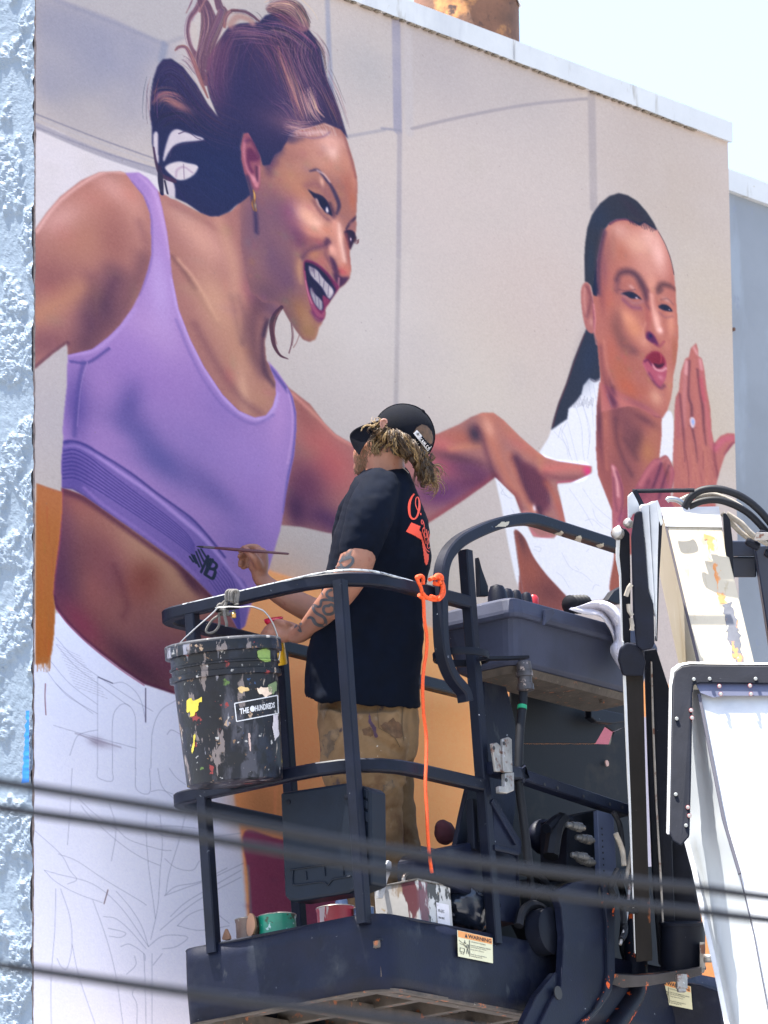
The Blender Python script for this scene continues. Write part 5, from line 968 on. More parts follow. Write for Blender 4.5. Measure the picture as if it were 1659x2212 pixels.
for x, y, r in ((1300,1930,15),(1310,1967,10),(1312,2007,10),(1317,2048,10),(1205,2145,15)):
    mb = MB(); mb.lathe([(r*.00166,0),(r*.00166,.003)], onN(x,y,.101), EN, 18); obj('lightening_hole', mb, M['ink'], lift)
for pts, r in (([(1368,1960),(1372,2020),(1374,2100),(1368,2150),(1340,2195),(1310,2240),(1280,2300)],.042),):
    mb = MB(); mb.tube(px_path(spline(np.array(pts,float),False,5), .0), r, 16); obj('carrier_tube', mb, M['navy_orange'], lift)
mb = MB(); mb.lathe([(.085,-.06),(.085,.0),(.07,.004)], onN(1192,2010,.06), EN, 28); obj('pivot_boss', mb, M['black'], lift)
plate('pivot_lug', [(1130,2212),(1160,2150),(1200,2100),(1216,2110),(1216,2260),(1120,2260)], .085, .03, 'navy')
# flat rusty shelf plate with hanging bolt (everything from here hangs in front of the platform)
_W0 = W
def W(px, py, d): return _W0(px, py, d + .7)
def fr(pts, d): return [W(x,y,d) for x, y in pts]
mb = MB(); mb.prism(fr([(1262,2108),(1300,2102),(1375,2107),(1420,2104),(1515,2088),(1517,2106),(1480,2116),(1400,2130),(1345,2134),(1290,2116)],23.3), (0,.25,.05)); obj('shelf_plate', mb, mat('rust edged plate', (.035,.03,.032), .5, .4, 9, [(12,.58,.03,(.5,.12,.03)), (30,.6,.05,(.16,.09,.05))], .2), lift, bevel=.003)
mb = MB(); mb.lathe([(.022,0),(.022,.05),(.017,.052),(.017,.062)], W(1472,2106,23.25), (0,0,-1), 6, smooth=False); obj('hanging_bolt', mb, M['steel'], lift)
mb = MB(); mb.lathe([(.085,0),(.085,.01),(.082,.011),(.082,.16),(.086,.161),(.086,.172)], W(1475,2094,23.45), UPV, 28); obj('rotator_drum', mb, M['black'], lift)
mb = MB(); mb.prism(fr([(1512,2035),(1522,2035),(1524,2090),(1512,2095)],23.35), (0,.1,0)); mb.lathe([(.016,0),(.016,.05)], W(1520,2070,23.3), RGT, 8); obj('drum_lug', mb, M['steel'], lift)
# mast links
def bar(name, pts, d0, depth, m_, bev=.004, par=lift):
    mb = MB(); mb.prism(fr(pts, d0), FWD*depth); return obj(name, mb, M[m_] if isinstance(m_, str) else m_, par, bevel=bev)
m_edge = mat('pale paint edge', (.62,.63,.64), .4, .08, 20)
bar('link_bar', [(1349,1390),(1388,1390),(1394,1650),(1400,1860),(1410,2075),(1374,2078),(1366,1860),(1356,1640)], 23.32, .07, mat('brown black bar', (.014,.0115,.0105), .55, .35, 12, [(10,.64,.03,(.25,.08,.03)), (60,.7,.02,(.3,.28,.26))], .1, aniso=(1,1,.3), spec=.15))
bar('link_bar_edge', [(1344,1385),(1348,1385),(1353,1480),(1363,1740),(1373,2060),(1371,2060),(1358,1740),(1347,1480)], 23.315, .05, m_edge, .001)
bar('link_plate', [(1337,1140),(1342,1137),(1346,1142),(1352,1142),(1360,1152),(1362,1240),(1362,1400),(1344,1400),(1340,1245),(1332,1210),(1330,1160)], 23.36, .05, 'black')
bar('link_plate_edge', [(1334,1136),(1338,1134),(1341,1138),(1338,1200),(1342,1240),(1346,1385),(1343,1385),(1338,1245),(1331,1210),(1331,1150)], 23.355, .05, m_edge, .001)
bar('mast_plate', [(1371,1110),(1378,1104),(1387,1104),(1394,1186),(1402,1280),(1412,1305),(1414,1390),(1408,1402),(1388,1406),(1375,1396),(1368,1330),(1364,1160)], 23.22, .05, 'navy_worn', .006)
bar('mast_channel', [(1384,1096),(1388,1090),(1402,1088),(1403,1120),(1412,1270),(1415,1330),(1408,1300),(1400,1270),(1394,1180)], 23.24, .2, 'white')
bar('mast_channel', [(1402,1088),(1414,1082),(1420,1083),(1424,1110),(1421,1200),(1418,1385),(1412,1270),(1404,1120)], 23.26, .2, 'white')
bar('mast_seal', [(1425,1112),(1432,1115),(1424,1250),(1420,1385),(1417,1385),(1421,1200)], 23.27, .1, 'black', .001)
bar('jib_fin', [(1416,1082),(1421,1081),(1428,1100),(1432,1130),(1428,1136),(1422,1120)], 23.12, .02, 'white', .001)
for x, y, r in ((1331,1150,14),(1354,1128,10),(1351,1415,12)):
    mb = MB(); mb.lathe([(r*.00165*.7,-.03),(r*.00165,-.02),(r*.00165,0),(r*.001,.006)], W(x,y,23.3), (-.5,-.8,.2), 20); obj('pivot_pin', mb, M['steel'], lift)
mb = MB(); mb.tube(fr([(1352,1288),(1358,1270),(1364,1262)],23.2), .009, 8); mb.tube(fr([(1357,1305),(1359,1320),(1366,1330)],23.2), .008, 8); mb.tube(fr([(1363,1335),(1366,1352),(1364,1362)],23.2), .008, 8); obj('grease_hose', mb, M['hose_tan'], lift)
bar('pivot_block', [(1340,1402),(1354,1388),(1386,1394),(1395,1430),(1390,1460),(1346,1460),(1336,1425)], 23.27, .1, 'navy_worn', .006)
bar('rear_link', [(1392,1405),(1418,1402),(1448,1495),(1455,1620),(1452,1830),(1462,2085),(1424,2085),(1410,1900),(1402,1700)], 23.5, .08, 'black')
bar('rear_link_edge', [(1406,1430),(1409,1430),(1413,1560),(1420,1740),(1430,1900),(1438,2080),(1435,2080),(1425,1900),(1416,1740),(1409,1560)], 23.45, .03, M['steel'], .001)
bar('rear_housing', [(1422,1700),(1470,1700),(1485,1820),(1518,2000),(1515,2090),(1445,2098),(1428,1900)], 23.6, .2, 'black', .01)
mb = MB(); mb.lathe([(.03,0),(.03,.03),(.012,.032)], W(1548,1440,23.3) if False else W(1547,1558,23.33), (-.3,-.9,0), 16); obj('pivot_pin', mb, M['steel'], lift)
mb = MB(); mb.tube(fr([(1366,1061),(1500,1059)],23.45), .008, 8); mb.tube(fr([(1367,1061),(1392,1110)],23.44), .016, 8); obj('top_bar', mb, M['black'], lift)
bar('top_lug', [(1356,1072),(1366,1062),(1376,1080),(1386,1104),(1368,1110),(1357,1130)], 23.42, .04, 'white')
# jib: cream box beam leaning away from the street
def beam(corn, back, name, mats, par=lift):
    """front face quad (tl, tr, br, bl) extruded by a back vector; separate side and front faces"""
    tl, tr, br__, bl = corn; mb = MB(); mb.prism([tl, tr, br__, bl], back); return obj(name, mb, mats, par, bevel=.006)
JT = lambda x, y: W(x, y, 23.25 + (1431-y)*.0011)
jb = Vector((-.035, .17, -.09))
jib = beam([JT(1434,1107), JT(1552,1103), JT(1642,1480), JT(1515,1480)], jb, 'jib_boom', M['cream'])
def skin(name, pts, m_, lift_=.003):
    mb = MB(); mb.prism([JT(x,y)-FWD*lift_ for x, y in pts], FWD*.002); return obj(name, mb, m_, jib)
skin('end_plate', [(1426,1096),(1553,1094),(1560,1139),(1438,1137)], M['white'], .006)
m_scr = mat('scraped orange primer', (.62,.24,.07), .6, .2, 14, [(20,.50,.05,(.50,.44,.335),(1,1,.4)), (12,.62,.03,(.20,.20,.22),(1,1,.5))], .1)
m_scr2 = mat('scraped bare patch', (.12,.125,.15), .6, .2, 14, [(22,.60,.03,(.60,.25,.08),(1,1,.3)), (30,.64,.03,(.6,.56,.45),(1,1,.4))], .1)
def ragged(P, w, seed):
    P = np.array(P, float); Q = []
    for i in range(len(P)):
        a, b = P[i], P[(i+1) % len(P)]; n_ = max(2, int(np.hypot(*(b-a))/6))
        for k in range(n_): t = k/n_; q = a+(b-a)*t; Q.append((q[0]+w*mnoise.noise((q[0]*.3, q[1]*.15, seed)), q[1]+w*1.6*mnoise.noise((q[0]*.3, q[1]*.15, seed+9))))
    return Q
skin('scraped_paint', ragged([(1522,1156),(1545,1156),(1560,1250),(1570,1300),(1576,1310),(1556,1300),(1548,1265),(1538,1215)], 8, 1), m_scr)
skin('scraped_paint', ragged([(1560,1305),(1578,1302),(1592,1340),(1606,1432),(1586,1432),(1572,1370)], 7, 4), m_scr2)
skin('panel_edge', [(1436,1137),(1441,1137),(1512,1431),(1505,1431)], mat('dark weld line', (.05,.04,.05), .6), .004)
# black wear plates beside the jib and the frame beyond
bar('wear_plate', [(1562,1110),(1568,1108),(1577,1122),(1583,1170),(1588,1290),(1580,1300),(1566,1180)], 23.5, .05, 'black')
m_blue = mat('blue black frame', (.010,.018,.042), .4, .25, 10, [(60,.72,.02,(.3,.3,.32))], .08)
mb = MB(); mb.prism(fr([(1556,1168),(1636,1168),(1652,1190),(1640,1202),(1560,1202)],23.9), FWD*.14); mb.prism(fr([(1560,1203),(1634,1203),(1634,1247),(1566,1247)],23.92), FWD*.1); obj('rear_frame', mb, m_blue, lift, bevel=.005)
mb = MB(); mb.prism(fr([(1630,1180),(1690,1176),(1760,1520),(1700,1520),(1664,1400)],23.8), FWD*.14); obj('rear_frame', mb, m_blue, lift, bevel=.005)
mb = MB(); mb.lathe([(.03,0),(.03,.05)], W(1583,1306,23.7), (-.6,-.7,0), 16); obj('pivot_pin', mb, M['black'], lift)
for k, (pts, r, m_) in enumerate((([(1478,1098),(1494,1072),(1520,1058),(1556,1057),(1600,1072),(1640,1102),(1680,1150)],.014,'rubber'),([(1488,1094),(1520,1082),(1560,1082),(1610,1104),(1650,1142),(1690,1190)],.013,'rubber'),
        ([(1500,1075),(1540,1068),(1590,1088),(1630,1120)],.009,'hose_tan'),([(1440,1082),(1446,1078),(1462,1080),(1476,1088)],.010,'wire'),([(1570,1110),(1600,1130),(1625,1155),(1660,1175)],.011,'hose_tan'),([(1560,1108),(1600,1150),(1630,1170)],.010,'hose_tan'),([(1470,1080),(1500,1068),(1560,1064)],.008,'hose_tan'))):
    mb = MB(); mb.tube(fr(spline(np.array(pts,float),False,6), 23.5+.02*k), r, 10); obj('boom_hose', mb, M[m_], lift)
for x, y in ((1612,1168),(1640,1150),(1652,1192)):
    mb = MB(); mb.lathe([(.012,0),(.016,.01),(.016,.05),(.01,.055)], W(x,y,23.45), (.8,.2,-.4), 10); obj('hose_end', mb, M['black'], lift)
mb = MB(); mb.prism(fr([(1636,1150),(1700,1150),(1700,1166),(1630,1168)],23.4), FWD*.08); obj('hose_clamp', mb, M['steel'], lift, bevel=.003)
# big white telescoping section with its black collar
D2 = lambda x, y: W(x, y, 22.95 - (y-1440)*.0011)
col_o = [(1452,1462),(1456,1448),(1470,1438),(1490,1435),(1760,1438),(1760,1478),(1512,1475),(1497,1478),(1494,1500),(1493,1600),(1491,1700),(1488,1805),(1470,1826),(1452,1815),(1443,1795),(1445,1700),(1448,1600)]
mb = MB(); mb.prism([D2(x,y)-FWD*.06 for x, y in col_o], FWD*.10); coll = obj('boom_collar', mb, M['black'], lift, bevel=.006)
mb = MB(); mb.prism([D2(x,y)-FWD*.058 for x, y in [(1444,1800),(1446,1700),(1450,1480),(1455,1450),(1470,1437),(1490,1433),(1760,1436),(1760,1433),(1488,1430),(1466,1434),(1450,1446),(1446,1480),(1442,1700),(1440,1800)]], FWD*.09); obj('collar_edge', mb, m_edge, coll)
mb = MB(); mb.prism([D2(x,y)-FWD*.045 for x, y in [(1500,1472),(1760,1476),(1760,1502),(1560,1502),(1540,1506),(1512,1496)]], FWD*.05); obj('collar_flange', mb, mat('shaded blue flange', (.07,.08,.14), .5), coll)  # flange keeps its own dark blue all over
m_bolt = mat('pale bolt head', (.40,.41,.39), .35, .1, 30); m_rb = mat('red painted washer', (.5,.03,.04), .4)
for x, y, red in ((1531,1465,0),(1630,1465,0),(1460,1551,0),(1458,1714,0),(1497,1510-44,0),(1552,1481,1),(1618,1480,1),(1555,1498,1),(1620,1498,1),(1491,1533,1),(1493,1549,1),(1484,1742,1),(1487,1760,1),(1480,1781,0)):
    mb = MB(); c = D2(x,y)-FWD*.062; mb.lathe([(.0065,0),(.0065,.010),(.004,.012)], c, -FWD, 10); b_ = obj('collar_bolt', mb, m_bolt, coll)
    if red: mb = MB(); mb.lathe([(.0078,0),(.0078,.004)], c, -FWD, 12); obj('washer', mb, m_rb, coll)
side = [(1497,1483),(1510,1498),(1563,1770),(1582,1830),(1598,1890),(1629,2020),(1659,2178),(1690,2320),(1590,2320),(1545,2090),(1517,1968),(1495,1860),(1482,1806),(1488,1802),(1491,1700),(1494,1560)]
sr = spline(np.array([(1510,1498),(1563,1770),(1582,1830),(1598,1890),(1629,2020),(1659,2178),(1690,2320)],float),False,6); sl2 = spline(np.array([(1497,1483),(1491,1700),(1484,1806),(1500,1880),(1522,1985),(1548,2100),(1576,2240),(1590,2320)],float),False,6)
mb = MB(); rs = []
for t in np.linspace(0, 1, 30):
    y = 1490+830*t; a_ = np.interp(y, sr[:,1], sr[:,0]); b_ = np.interp(y, sl2[:,1], sl2[:,0])
    dd = min(.34, abs(a_-b_)*.0045)
    R0 = D2(a_, y); L0 = W(b_, y, 22.95-(y-1440)*.0011+dd); n_ = (R0-L0).cross(Vector((0,0,1))).normalized()*.02
    if n_.dot(FWD) < 0: n_ = -n_
    rs.append([R0, L0, L0+n_, R0+n_])
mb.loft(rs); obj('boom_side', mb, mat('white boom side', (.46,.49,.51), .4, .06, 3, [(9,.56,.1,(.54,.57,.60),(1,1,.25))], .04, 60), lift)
front = [(1510,1498),(1760,1504),(1900,2320),(1690,2320),(1659,2178),(1598,1890),(1563,1770)]
mb = MB(); P = []
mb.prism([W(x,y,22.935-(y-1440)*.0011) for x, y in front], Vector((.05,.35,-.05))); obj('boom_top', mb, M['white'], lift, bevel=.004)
mb = MB(); mb.sweep([W(x,y,22.92-(y-1440)*.0011) for x, y in [(1510,1500),(1563,1770),(1598,1888)]], RSQ(.012,.01), up=-FWD); mb.sweep([W(x,y,22.92-(y-1440)*.0011) for x, y in [(1598,1888),(1629,2020),(1659,2178),(1690,2320)]], RSQ(.005,.008), up=-FWD); obj('boom_seam', mb, mat('dark seam', (.03,.03,.05), .5), lift)
mb = MB(); mb.sweep([W(x,y,22.9-(y-1440)*.0011+.30) for x, y in [(1480,1805),(1500,1880),(1522,1985),(1548,2100),(1576,2240),(1590,2320)]], RSQ(.018,.02), up=-FWD); obj('boom_edge', mb, M['white'], lift)
W = _W0
# warning stickers
def sticker(A, B, C, D, par):
    q = quadmap(A, B, C, D, off=.001); q2 = quadmap(A, B, C, D, off=.0018)
    mb = MB(); mb.add([q(0,0), q(1,0), q(1,1), q(0,1)], [(0,1,2,3)]); st_ = obj('warning_sticker', mb, M['label_cream'], par, label='cream sticker headed WARNING in an orange band')
    mb = MB(); mb.add([q2(.02,.74), q2(.98,.74), q2(.98,.985), q2(.02,.985)], [(0,1,2,3)]); obj('orange_band', mb, M['label_orange'], st_)
    q3 = quadmap(A, B, C, D, off=.0026); mb = MB()
    text_flat(mb, 'WARNING', lambda x, y: q3(.30+x*.17, .79+y*.24), .8, bold=.02)
    mb.add([q3(.20,.78), q3(.28,.78), q3(.24,.94)], [(0,1,2)])
    for i, (t_, y) in enumerate((('CRUSHING HAZARD',.64),('DEATH OR SERIOUS INJURY',.50),('can result from contact',.44),('Keep clear of boom.',.35),('Read the manual before',.16),('operating this lift.',.09))):
        text_flat(mb, t_, lambda x, y_: q3(.36+x*.058, y+y_*.075), .8, bold=.01)
    def ln(*P):
        for a, b in zip(P[:-1], P[1:]):
            d = Vector((b[0]-a[0], b[1]-a[1])); n_ = Vector((-d.y, d.x)).normalized()*.008; mb.add([q3(a[0]+n_.x,a[1]+n_.y), q3(a[0]-n_.x,a[1]-n_.y), q3(b[0]-n_.x,b[1]-n_.y), q3(b[0]+n_.x,b[1]+n_.y)], [(0,1,2,3)])
    ln((.03,.62),(.12,.55),(.26,.42)); ln((.05,.50),(.15,.48),(.26,.38),(.30,.38),(.30,.52),(.26,.52),(.26,.38)); ln((.06,.34),(.18,.34),(.18,.20),(.05,.20),(.06,.34)); ln((.08,.20),(.08,.12),(.16,.12),(.16,.20)); ln((.26,.36),(.24,.16)); ln((.28,.36),(.30,.16)); ln((.20,.66),(.20,.54)); ln((.17,.58),(.20,.53),(.23,.58)); ln((.33,.08),(.33,.70))
    obj('print', mb, M['ink'], st_)
sticker(onN(987,2009,.016), onN(1063.5,2026.5,.016), onN(1064.5,2081,.016), onN(989,2066,.016), lift)
# far right end of the toe board in front of the wall
e0 = [(1375,2128),(1430,2118),(1512,2128),(1552,2142),(1556,2180),(1562,2320),(1330,2320),(1350,2210)]
mb = MB(); mb.prism([W(x,y,24.4) for x, y in e0], FWD*.02+Vector((.02,0,0))); obj('end_apron', mb, M['navy'], lift, bevel=.003)
sticker(W(1418,2109,24.385), W(1492,2131,24.385), W(1496,2181,24.385), W(1422,2166,24.385), lift)
# document case bolted to the mid rail
cs = [(605,1712),(752,1690),(790,1700),(800,1706),(802,1910),(752,1930),(640,1947),(625,1946),(614,1936)]
mb = MB(); mb.prism([onU(x,y,.028) for x, y in cs], EU*.10); case = obj('document_case', mb, M['black_plastic'], lift, bevel=.01)
mb = MB()
for q in ([(633,1880),(632,1905),(640,1911),(690,1905),(702,1907),(708,1912),(716,1902),(724,1898),(758,1893)],[(627,1879),(700,1868),(757,1861)],[(660,1882),(662,1900)],[(700,1872),(702,1892)],[(740,1868),(742,1890)]):
    mb.tube([onU(x,y,.026) for x, y in spline(np.array(q,float),False,5)], .0035, 6)
obj('case_ribs', mb, M['black_plastic'], case)
for y0, y1 in ((1708,1726),(1732,1748),(1756,1776)):
    mb = MB(); mb.prism([onU(x,y,.03) for x, y in [(788,y0-4),(796,y0),(796,y1),(788,y1-4)]], -EU*.01); obj('case_hinge', mb, M['black_plastic'], case, bevel=.002)
for x, y in ((623,1733),(748,1722),(634,1850)):
    mb = MB(); mb.lathe([(.009,0),(.009,.003),(.004,.004)], onU(x,y,.028), -EU, 12); obj('case_screw', mb, M['black'], case)
# chipped paint patches on the arch
m_chip = mat('bare beige chip', (.42,.38,.30), .7, .15, 40)
bv = bvh(bpy.data.objects['guard_arch'])
mb = MB(); decal_fill(mb, bv, ragged([(1067,1139),(1085,1128),(1100,1126),(1098,1134),(1082,1138)], 2, 3), 1.2); decal_fill(mb, bv, ragged([(1196,1155),(1212,1146),(1218,1151),(1206,1160)], 2, 5), 1.2); decal_fill(mb, bv, ragged([(1238,1170),(1246,1158),(1256,1158),(1254,1172)], 2, 6), 1.2); decal_fill(mb, bv, ragged([(1288,1178),(1304,1174),(1304,1180),(1292,1184)], 2, 7), 1.2)
pc_ = obj('paint_chips', mb, m_chip, lift); pc_['kind'] = 'stuff'
# ---------------------------------------------------------------- the painter
per = thing('person', PF(.52, -.42, -.05), 'person in a black cap, black printed t-shirt and stained brown work trousers painting the mural', 'person')
DP = 23.42
_W0 = W
def W(px, py, d): return _W0(px, py, d + .5)                       # he stands half a metre further in than first measured
m_skin = mat('tanned skin', (.285,.130,.085), .5, .14, 16, [(45,.62,.06,(.26,.095,.065))], .15, 260, spec=.35, sss=.08)
K4 = lambda x, y: (691.25+x*.1833, 857.15+y*.1833)                 # detail crops used while measuring
K5 = lambda x, y: (497.7+x*.2, 1133.65+y*.2)
K7 = lambda x, y: (608.3+x*.2, 1437.8+y*.2)
mpp = DP/FPX
body = MB()
def P_(x, y, d): return W(x, y, d)
# left arm (near, tattooed), resting on the far rail
body.limb([(P_(814,1075,23.26),.060),(P_(788,1150,23.19),.062),(P_(773,1205,23.15),.064),(P_(757,1245,23.15),.061),(P_(728,1288,23.20),.055),(P_(695,1325,23.30),.046),(P_(655,1366,23.46),.032),(P_(640,1372,23.50),.031)], 18)
# right arm (far), reaching to the wall
body.limb([(P_(800,1090,23.62),.058),(P_(760,1200,23.70),.056),(P_(722,1300,23.74),.054),(P_(690,1322,23.76),.050),(P_(640,1302,23.78),.046),(P_(596,1278,23.80),.037),(P_(566,1252,23.82),.030),(P_(560,1238,23.82),.030)], 18)
# neck, jaw and skull
body.limb([(P_(838,1045,23.45),.075),(P_(832,1000,23.45),.070),(P_(838,965,23.45),.072)], 18)
hc = P_(866,934,23.47); hu = (UPV*.80+RGT*.50-FWD*.1).normalized(); hf = (-RGT*.62-UPV*.45+FWD*.62).normalized(); hs = hu.cross(hf).normalized(); hf = hs.cross(hu)
body.ellipsoid(hc, hs*.078, hf*.092, hu*.102, 20, 14)
body.ellipsoid(P_(806,976,23.48), RGT*.047+UPV*.015, FWD*.06, UPV*.056-RGT*.015, 16, 12)      # cheek and jaw
body.ellipsoid(P_(786,994,23.50), RGT*.040, FWD*.045, UPV*.055-RGT*.01, 14, 10)
body.ellipsoid(P_(778,1010,23.50), RGT*.026, FWD*.03, UPV*.03, 12, 8)
body.ellipsoid(P_(779,984,23.56), RGT*.014, FWD*.02, UPV*.020, 10, 8)                        # nose, seen edge on
# torso, hips and legs under the clothes
body.limb([(P_(826,1060,23.45),.10),(P_(825,1200,23.45),.11),(P_(795,1400,23.45),.12),(P_(800,1500,23.46),.09)], 16)
body.limb([(P_(772,1530,23.38),.07),(P_(784,1700,23.37),.06),(P_(806,1880,23.36),.05),(P_(808,1985,23.36),.045)], 14)
body.limb([(P_(845,1530,23.55),.06),(P_(852,1700,23.58),.045),(P_(866,1880,23.58),.045),(P_(870,1985,23.57),.042)], 14)
# right hand: palm, four fingers and thumb pinching the brush
hd = 23.82
body.limb([(P_(561,1240,hd),.030),(P_(560,1218,hd),.036),(P_(563,1200,hd),.030)], 14)
body.ellipsoid(P_(552,1220,hd), RGT*.028, FWD*.026, UPV*.036)
for pts in ([(565,1193,23.84,.0155),(553,1183,23.85,.0145),(536,1182,23.84,.0125),(523,1187,23.83,.011),(519,1191,23.83,.0095)],      # index
            [(556,1196,23.86,.0145),(538,1194,23.87,.0135),(524,1197,23.86,.012),(517,1202,23.85,.010)],
            [(548,1208,23.87,.014),(531,1206,23.88,.013),(521,1212,23.87,.0115),(519,1221,23.86,.010)],
            [(546,1222,23.87,.0135),(532,1220,23.88,.012),(526,1226,23.87,.0105)],
            [(560,1222,23.79,.018),(550,1205,23.77,.0165),(536,1192,23.78,.0145),(527,1184,23.80,.012)]):                        # thumb
    body.limb([(P_(x, y, d), r) for x, y, d, r in pts], 10)
# left hand: closed round the tin, knuckles towards the wall
gd = 23.52
body.limb([(P_(645,1370,gd),.032),(P_(622,1364,gd+.01),.038),(P_(602,1362,gd+.02),.036)], 14)
body.ellipsoid(P_(612,1372,gd), RGT*.042, FWD*.03, UPV*.028)
for k, (x, y) in enumerate(((604,1350),(596,1358),(590,1367),(588,1376))):
    body.limb([(P_(x+8, y+2, gd+.005),.0155),(P_(x-9, y-1, gd+.01),.0145),(P_(x-21, y+3, gd+.05),.0125),(P_(x-15, y+9, gd+.085),.010)], 10)
body.limb([(P_(628,1356,gd-.01),.016),(P_(614,1347,gd-.02),.0145),(P_(600,1344,gd-.005),.0125),(P_(593,1346,gd+.01),.010)], 10)
bo = obj('body', body, m_skin, per); fuse(bo, .0055, 3)
# ear
mb = MB(); ec = K4(748, 318)
A = spline(np.array([(-5,9),(-7,0),(-5,-8),(1,-11),(7,-9),(8,-3),(4,2),(2,7),(-1,11)], float), True, 4)
mb.prism([W(ec[0]+x, ec[1]+y, 23.335) for x, y in A], FWD*.02); mb.tube([W(ec[0]+x*.86, ec[1]+y*.86, 23.332) for x, y in A[:22]], .0038, 6)
eo = obj('ear', mb, mat('pink ear skin', (.31,.145,.11), .5, .1, 40, sss=.1), per, bevel=.003)
# t-shirt
ring_def = [(1006,803,866,.070,.075,0),(1016,786,884,.105,.10,0),(1034,764,893,.165,.13,0),(1060,752,901,.20,.15,0),(1100,738,914,.215,.15,0),(1150,722,929,.22,.15,0),(1200,712,931,.215,.15,0),
            (1250,700,921,.19,.15,0),(1320,684,915,.18,.15,0),(1400,667,912,.18,.15,0),(1460,659,908,.185,.15,4),(1512,657,905,.195,.15,10)]
def ring(py, xl, xr, hd_, _, sl, seg=30, dd=0.0, inn=0.0):
    c = (xl+xr)/2; hw = (xr-xl)/2 - inn; out = []
    for j in range(seg):
        a = 2*math.pi*j/seg; ca, sa = math.cos(a), math.sin(a)
        x = math.copysign(abs(ca)**.86, ca); y = math.copysign(abs(sa)**.86, sa)
        d = DP+.02+dd + y*(hd_-inn*mpp)
        out.append(W(c + x*hw + 0*y, py + sl*x - y*9 + sl*.3, d))
    return out
sh = MB(); rings = [ring(*r) for r in ring_def]
last = ring_def[-1]; rings += [ring(*last, inn=9), ring(last[0]-26, *last[1:], inn=13)]
sh.loft(rings)
sh.limb([(P_(820,1056,23.28),.078),(P_(803,1100,23.21),.088),(P_(788,1150,23.18),.084),(P_(776,1184,23.165),.076)], 20)
sh.limb([(P_(800,1070,23.62),.075),(P_(772,1120,23.68),.080),(P_(758,1165,23.70),.072)], 18)
m_shirt = mat('black cotton', (.0022,.0045,.0118), .9, .25, 14, [], .25, 900, spec=.12)
so = obj('t_shirt', sh, m_shirt, per)
def folds(p, n):
    q = (p-CAM).dot(FWD); X = CXP+FPX*(p-CAM).dot(RGT)/q; Y = CYP-FPX*(p-CAM).dot(UPV)/q
    low = max(0, min(1, (Y-1050)/350))
    f = .010*mnoise.noise((X*.022+Y*.006, Y*.012, 1)) + .009*math.sin(X*.09+Y*.03+2*mnoise.noise((X*.02, Y*.02, 4)))*low*max(0, mnoise.noise((X*.012, Y*.012, 7))+.35)
    f += .007*math.exp(-((X-(868-(Y-1070)*.12))/5)**2)*(-1)*(1 if 1040 < Y < 1180 else 0)*.7
    return f + .003*mnoise.noise((X*.07, Y*.07, 3))
fuse(so, .0085, 5, folds)
# trousers: two baggy legs, creased behind the knee, with pocket and seam lines
tr = MB()
def lring(py, xl, xr, d, hd_, seg=24, sl=0):
    c = (xl+xr)/2; hw = (xr-xl)/2
    return [W(c+math.cos(2*math.pi*j/seg)*hw, py-math.sin(2*math.pi*j/seg)*8+sl*math.cos(2*math.pi*j/seg), d+math.sin(2*math.pi*j/seg)*hd_) for j in range(seg)]
tr.loft([lring(1470,690,898,23.45,.16), lring(1510,686,904,23.45,.175), lring(1560,685,906,23.45,.185), lring(1610,688,904,23.45,.175), lring(1640,694,898,23.45,.15)])
tr.loft([lring(1530,687,880,23.36,.13), lring(1590,688,884,23.35,.13), lring(1650,691,878,23.35,.125), lring(1700,704,872,23.35,.115), lring(1760,722,871,23.36,.108), lring(1830,736,874,23.37,.10), lring(1900,744,880,23.38,.10), lring(1985,746,882,23.38,.10)])
tr.loft([lring(1530,790,906,23.56,.11), lring(1590,800,906,23.57,.11), lring(1650,805,894,23.58,.10), lring(1720,812,894,23.59,.095), lring(1790,818,902,23.59,.095), lring(1860,822,914,23.58,.095), lring(1985,826,930,23.58,.095)])
m_tr = mat('stained brown canvas', (.225,.140,.073), .9, .25, 7, [(5,.48,.14,(.15,.09,.046)),(4,.56,.09,(.105,.053,.026)),(9,.63,.04,(.06,.045,.05)),(12,.66,.03,(.09,.035,.08)),(16,.60,.08,(.25,.18,.115)),(40,.69,.03,(.5,.46,.40))], .35, 700, spec=.2)
to = obj('trousers', tr, m_tr, per)
def tfold(p, n):
    q = (p-CAM).dot(FWD); X = CXP+FPX*(p-CAM).dot(RGT)/q; Y = CYP-FPX*(p-CAM).dot(UPV)/q
    f = .008*mnoise.noise((X*.02, Y*.014, 1)) + .004*mnoise.noise((X*.05+Y*.03, Y*.03-X*.02, 5))
    for (x0, y0, x1, y1, w_, h_) in ((800,1590,862,1625,7,-.010),(815,1560,868,1612,9,.008),(740,1560,800,1580,8,-.006),(720,1590,780,1640,8,.006),(830,1640,868,1700,8,-.009),(800,1720,868,1690,9,.008),(790,1760,866,1745,8,-.007),(840,1800,872,1860,8,.006),(700,1540,735,1600,7,-.006)):
        dx, dy = x1-x0, y1-y0; t = max(0, min(1, ((X-x0)*dx+(Y-y0)*dy)/(dx*dx+dy*dy))); d = math.hypot(X-x0-t*dx, Y-y0-t*dy); f += h_*math.exp(-(d/w_)**2)
    return f
fuse(to, .009, 4, tfold)
bt = bvh(to); mb = MB()
for q in ([(812,1490),(816,1545),(818,1572)],[(803,1490),(812,1520),(866,1524)],[(718,1492),(738,1545),(744,1556)],[(873,1500),(868,1560),(872,1600)],[(818,1572),(850,1592),(864,1614)]):
    decal_line(mb, bt, q, 1.6, .0025)
so_ = obj('seams', mb, mat('seam thread', (.10,.065,.035), .9), to); so_['kind'] = 'stuff'
m_st = [mat('dark brown stain', (.105,.054,.026), .9, .4, 30, [(20,.50,.14,(.18,.11,.056))]), mat('grimy smear', (.115,.078,.048), .9, .4, 30, [(24,.46,.12,(.20,.125,.065))]), mat('purple drip', (.06,.03,.06), .8, .3, 40)]
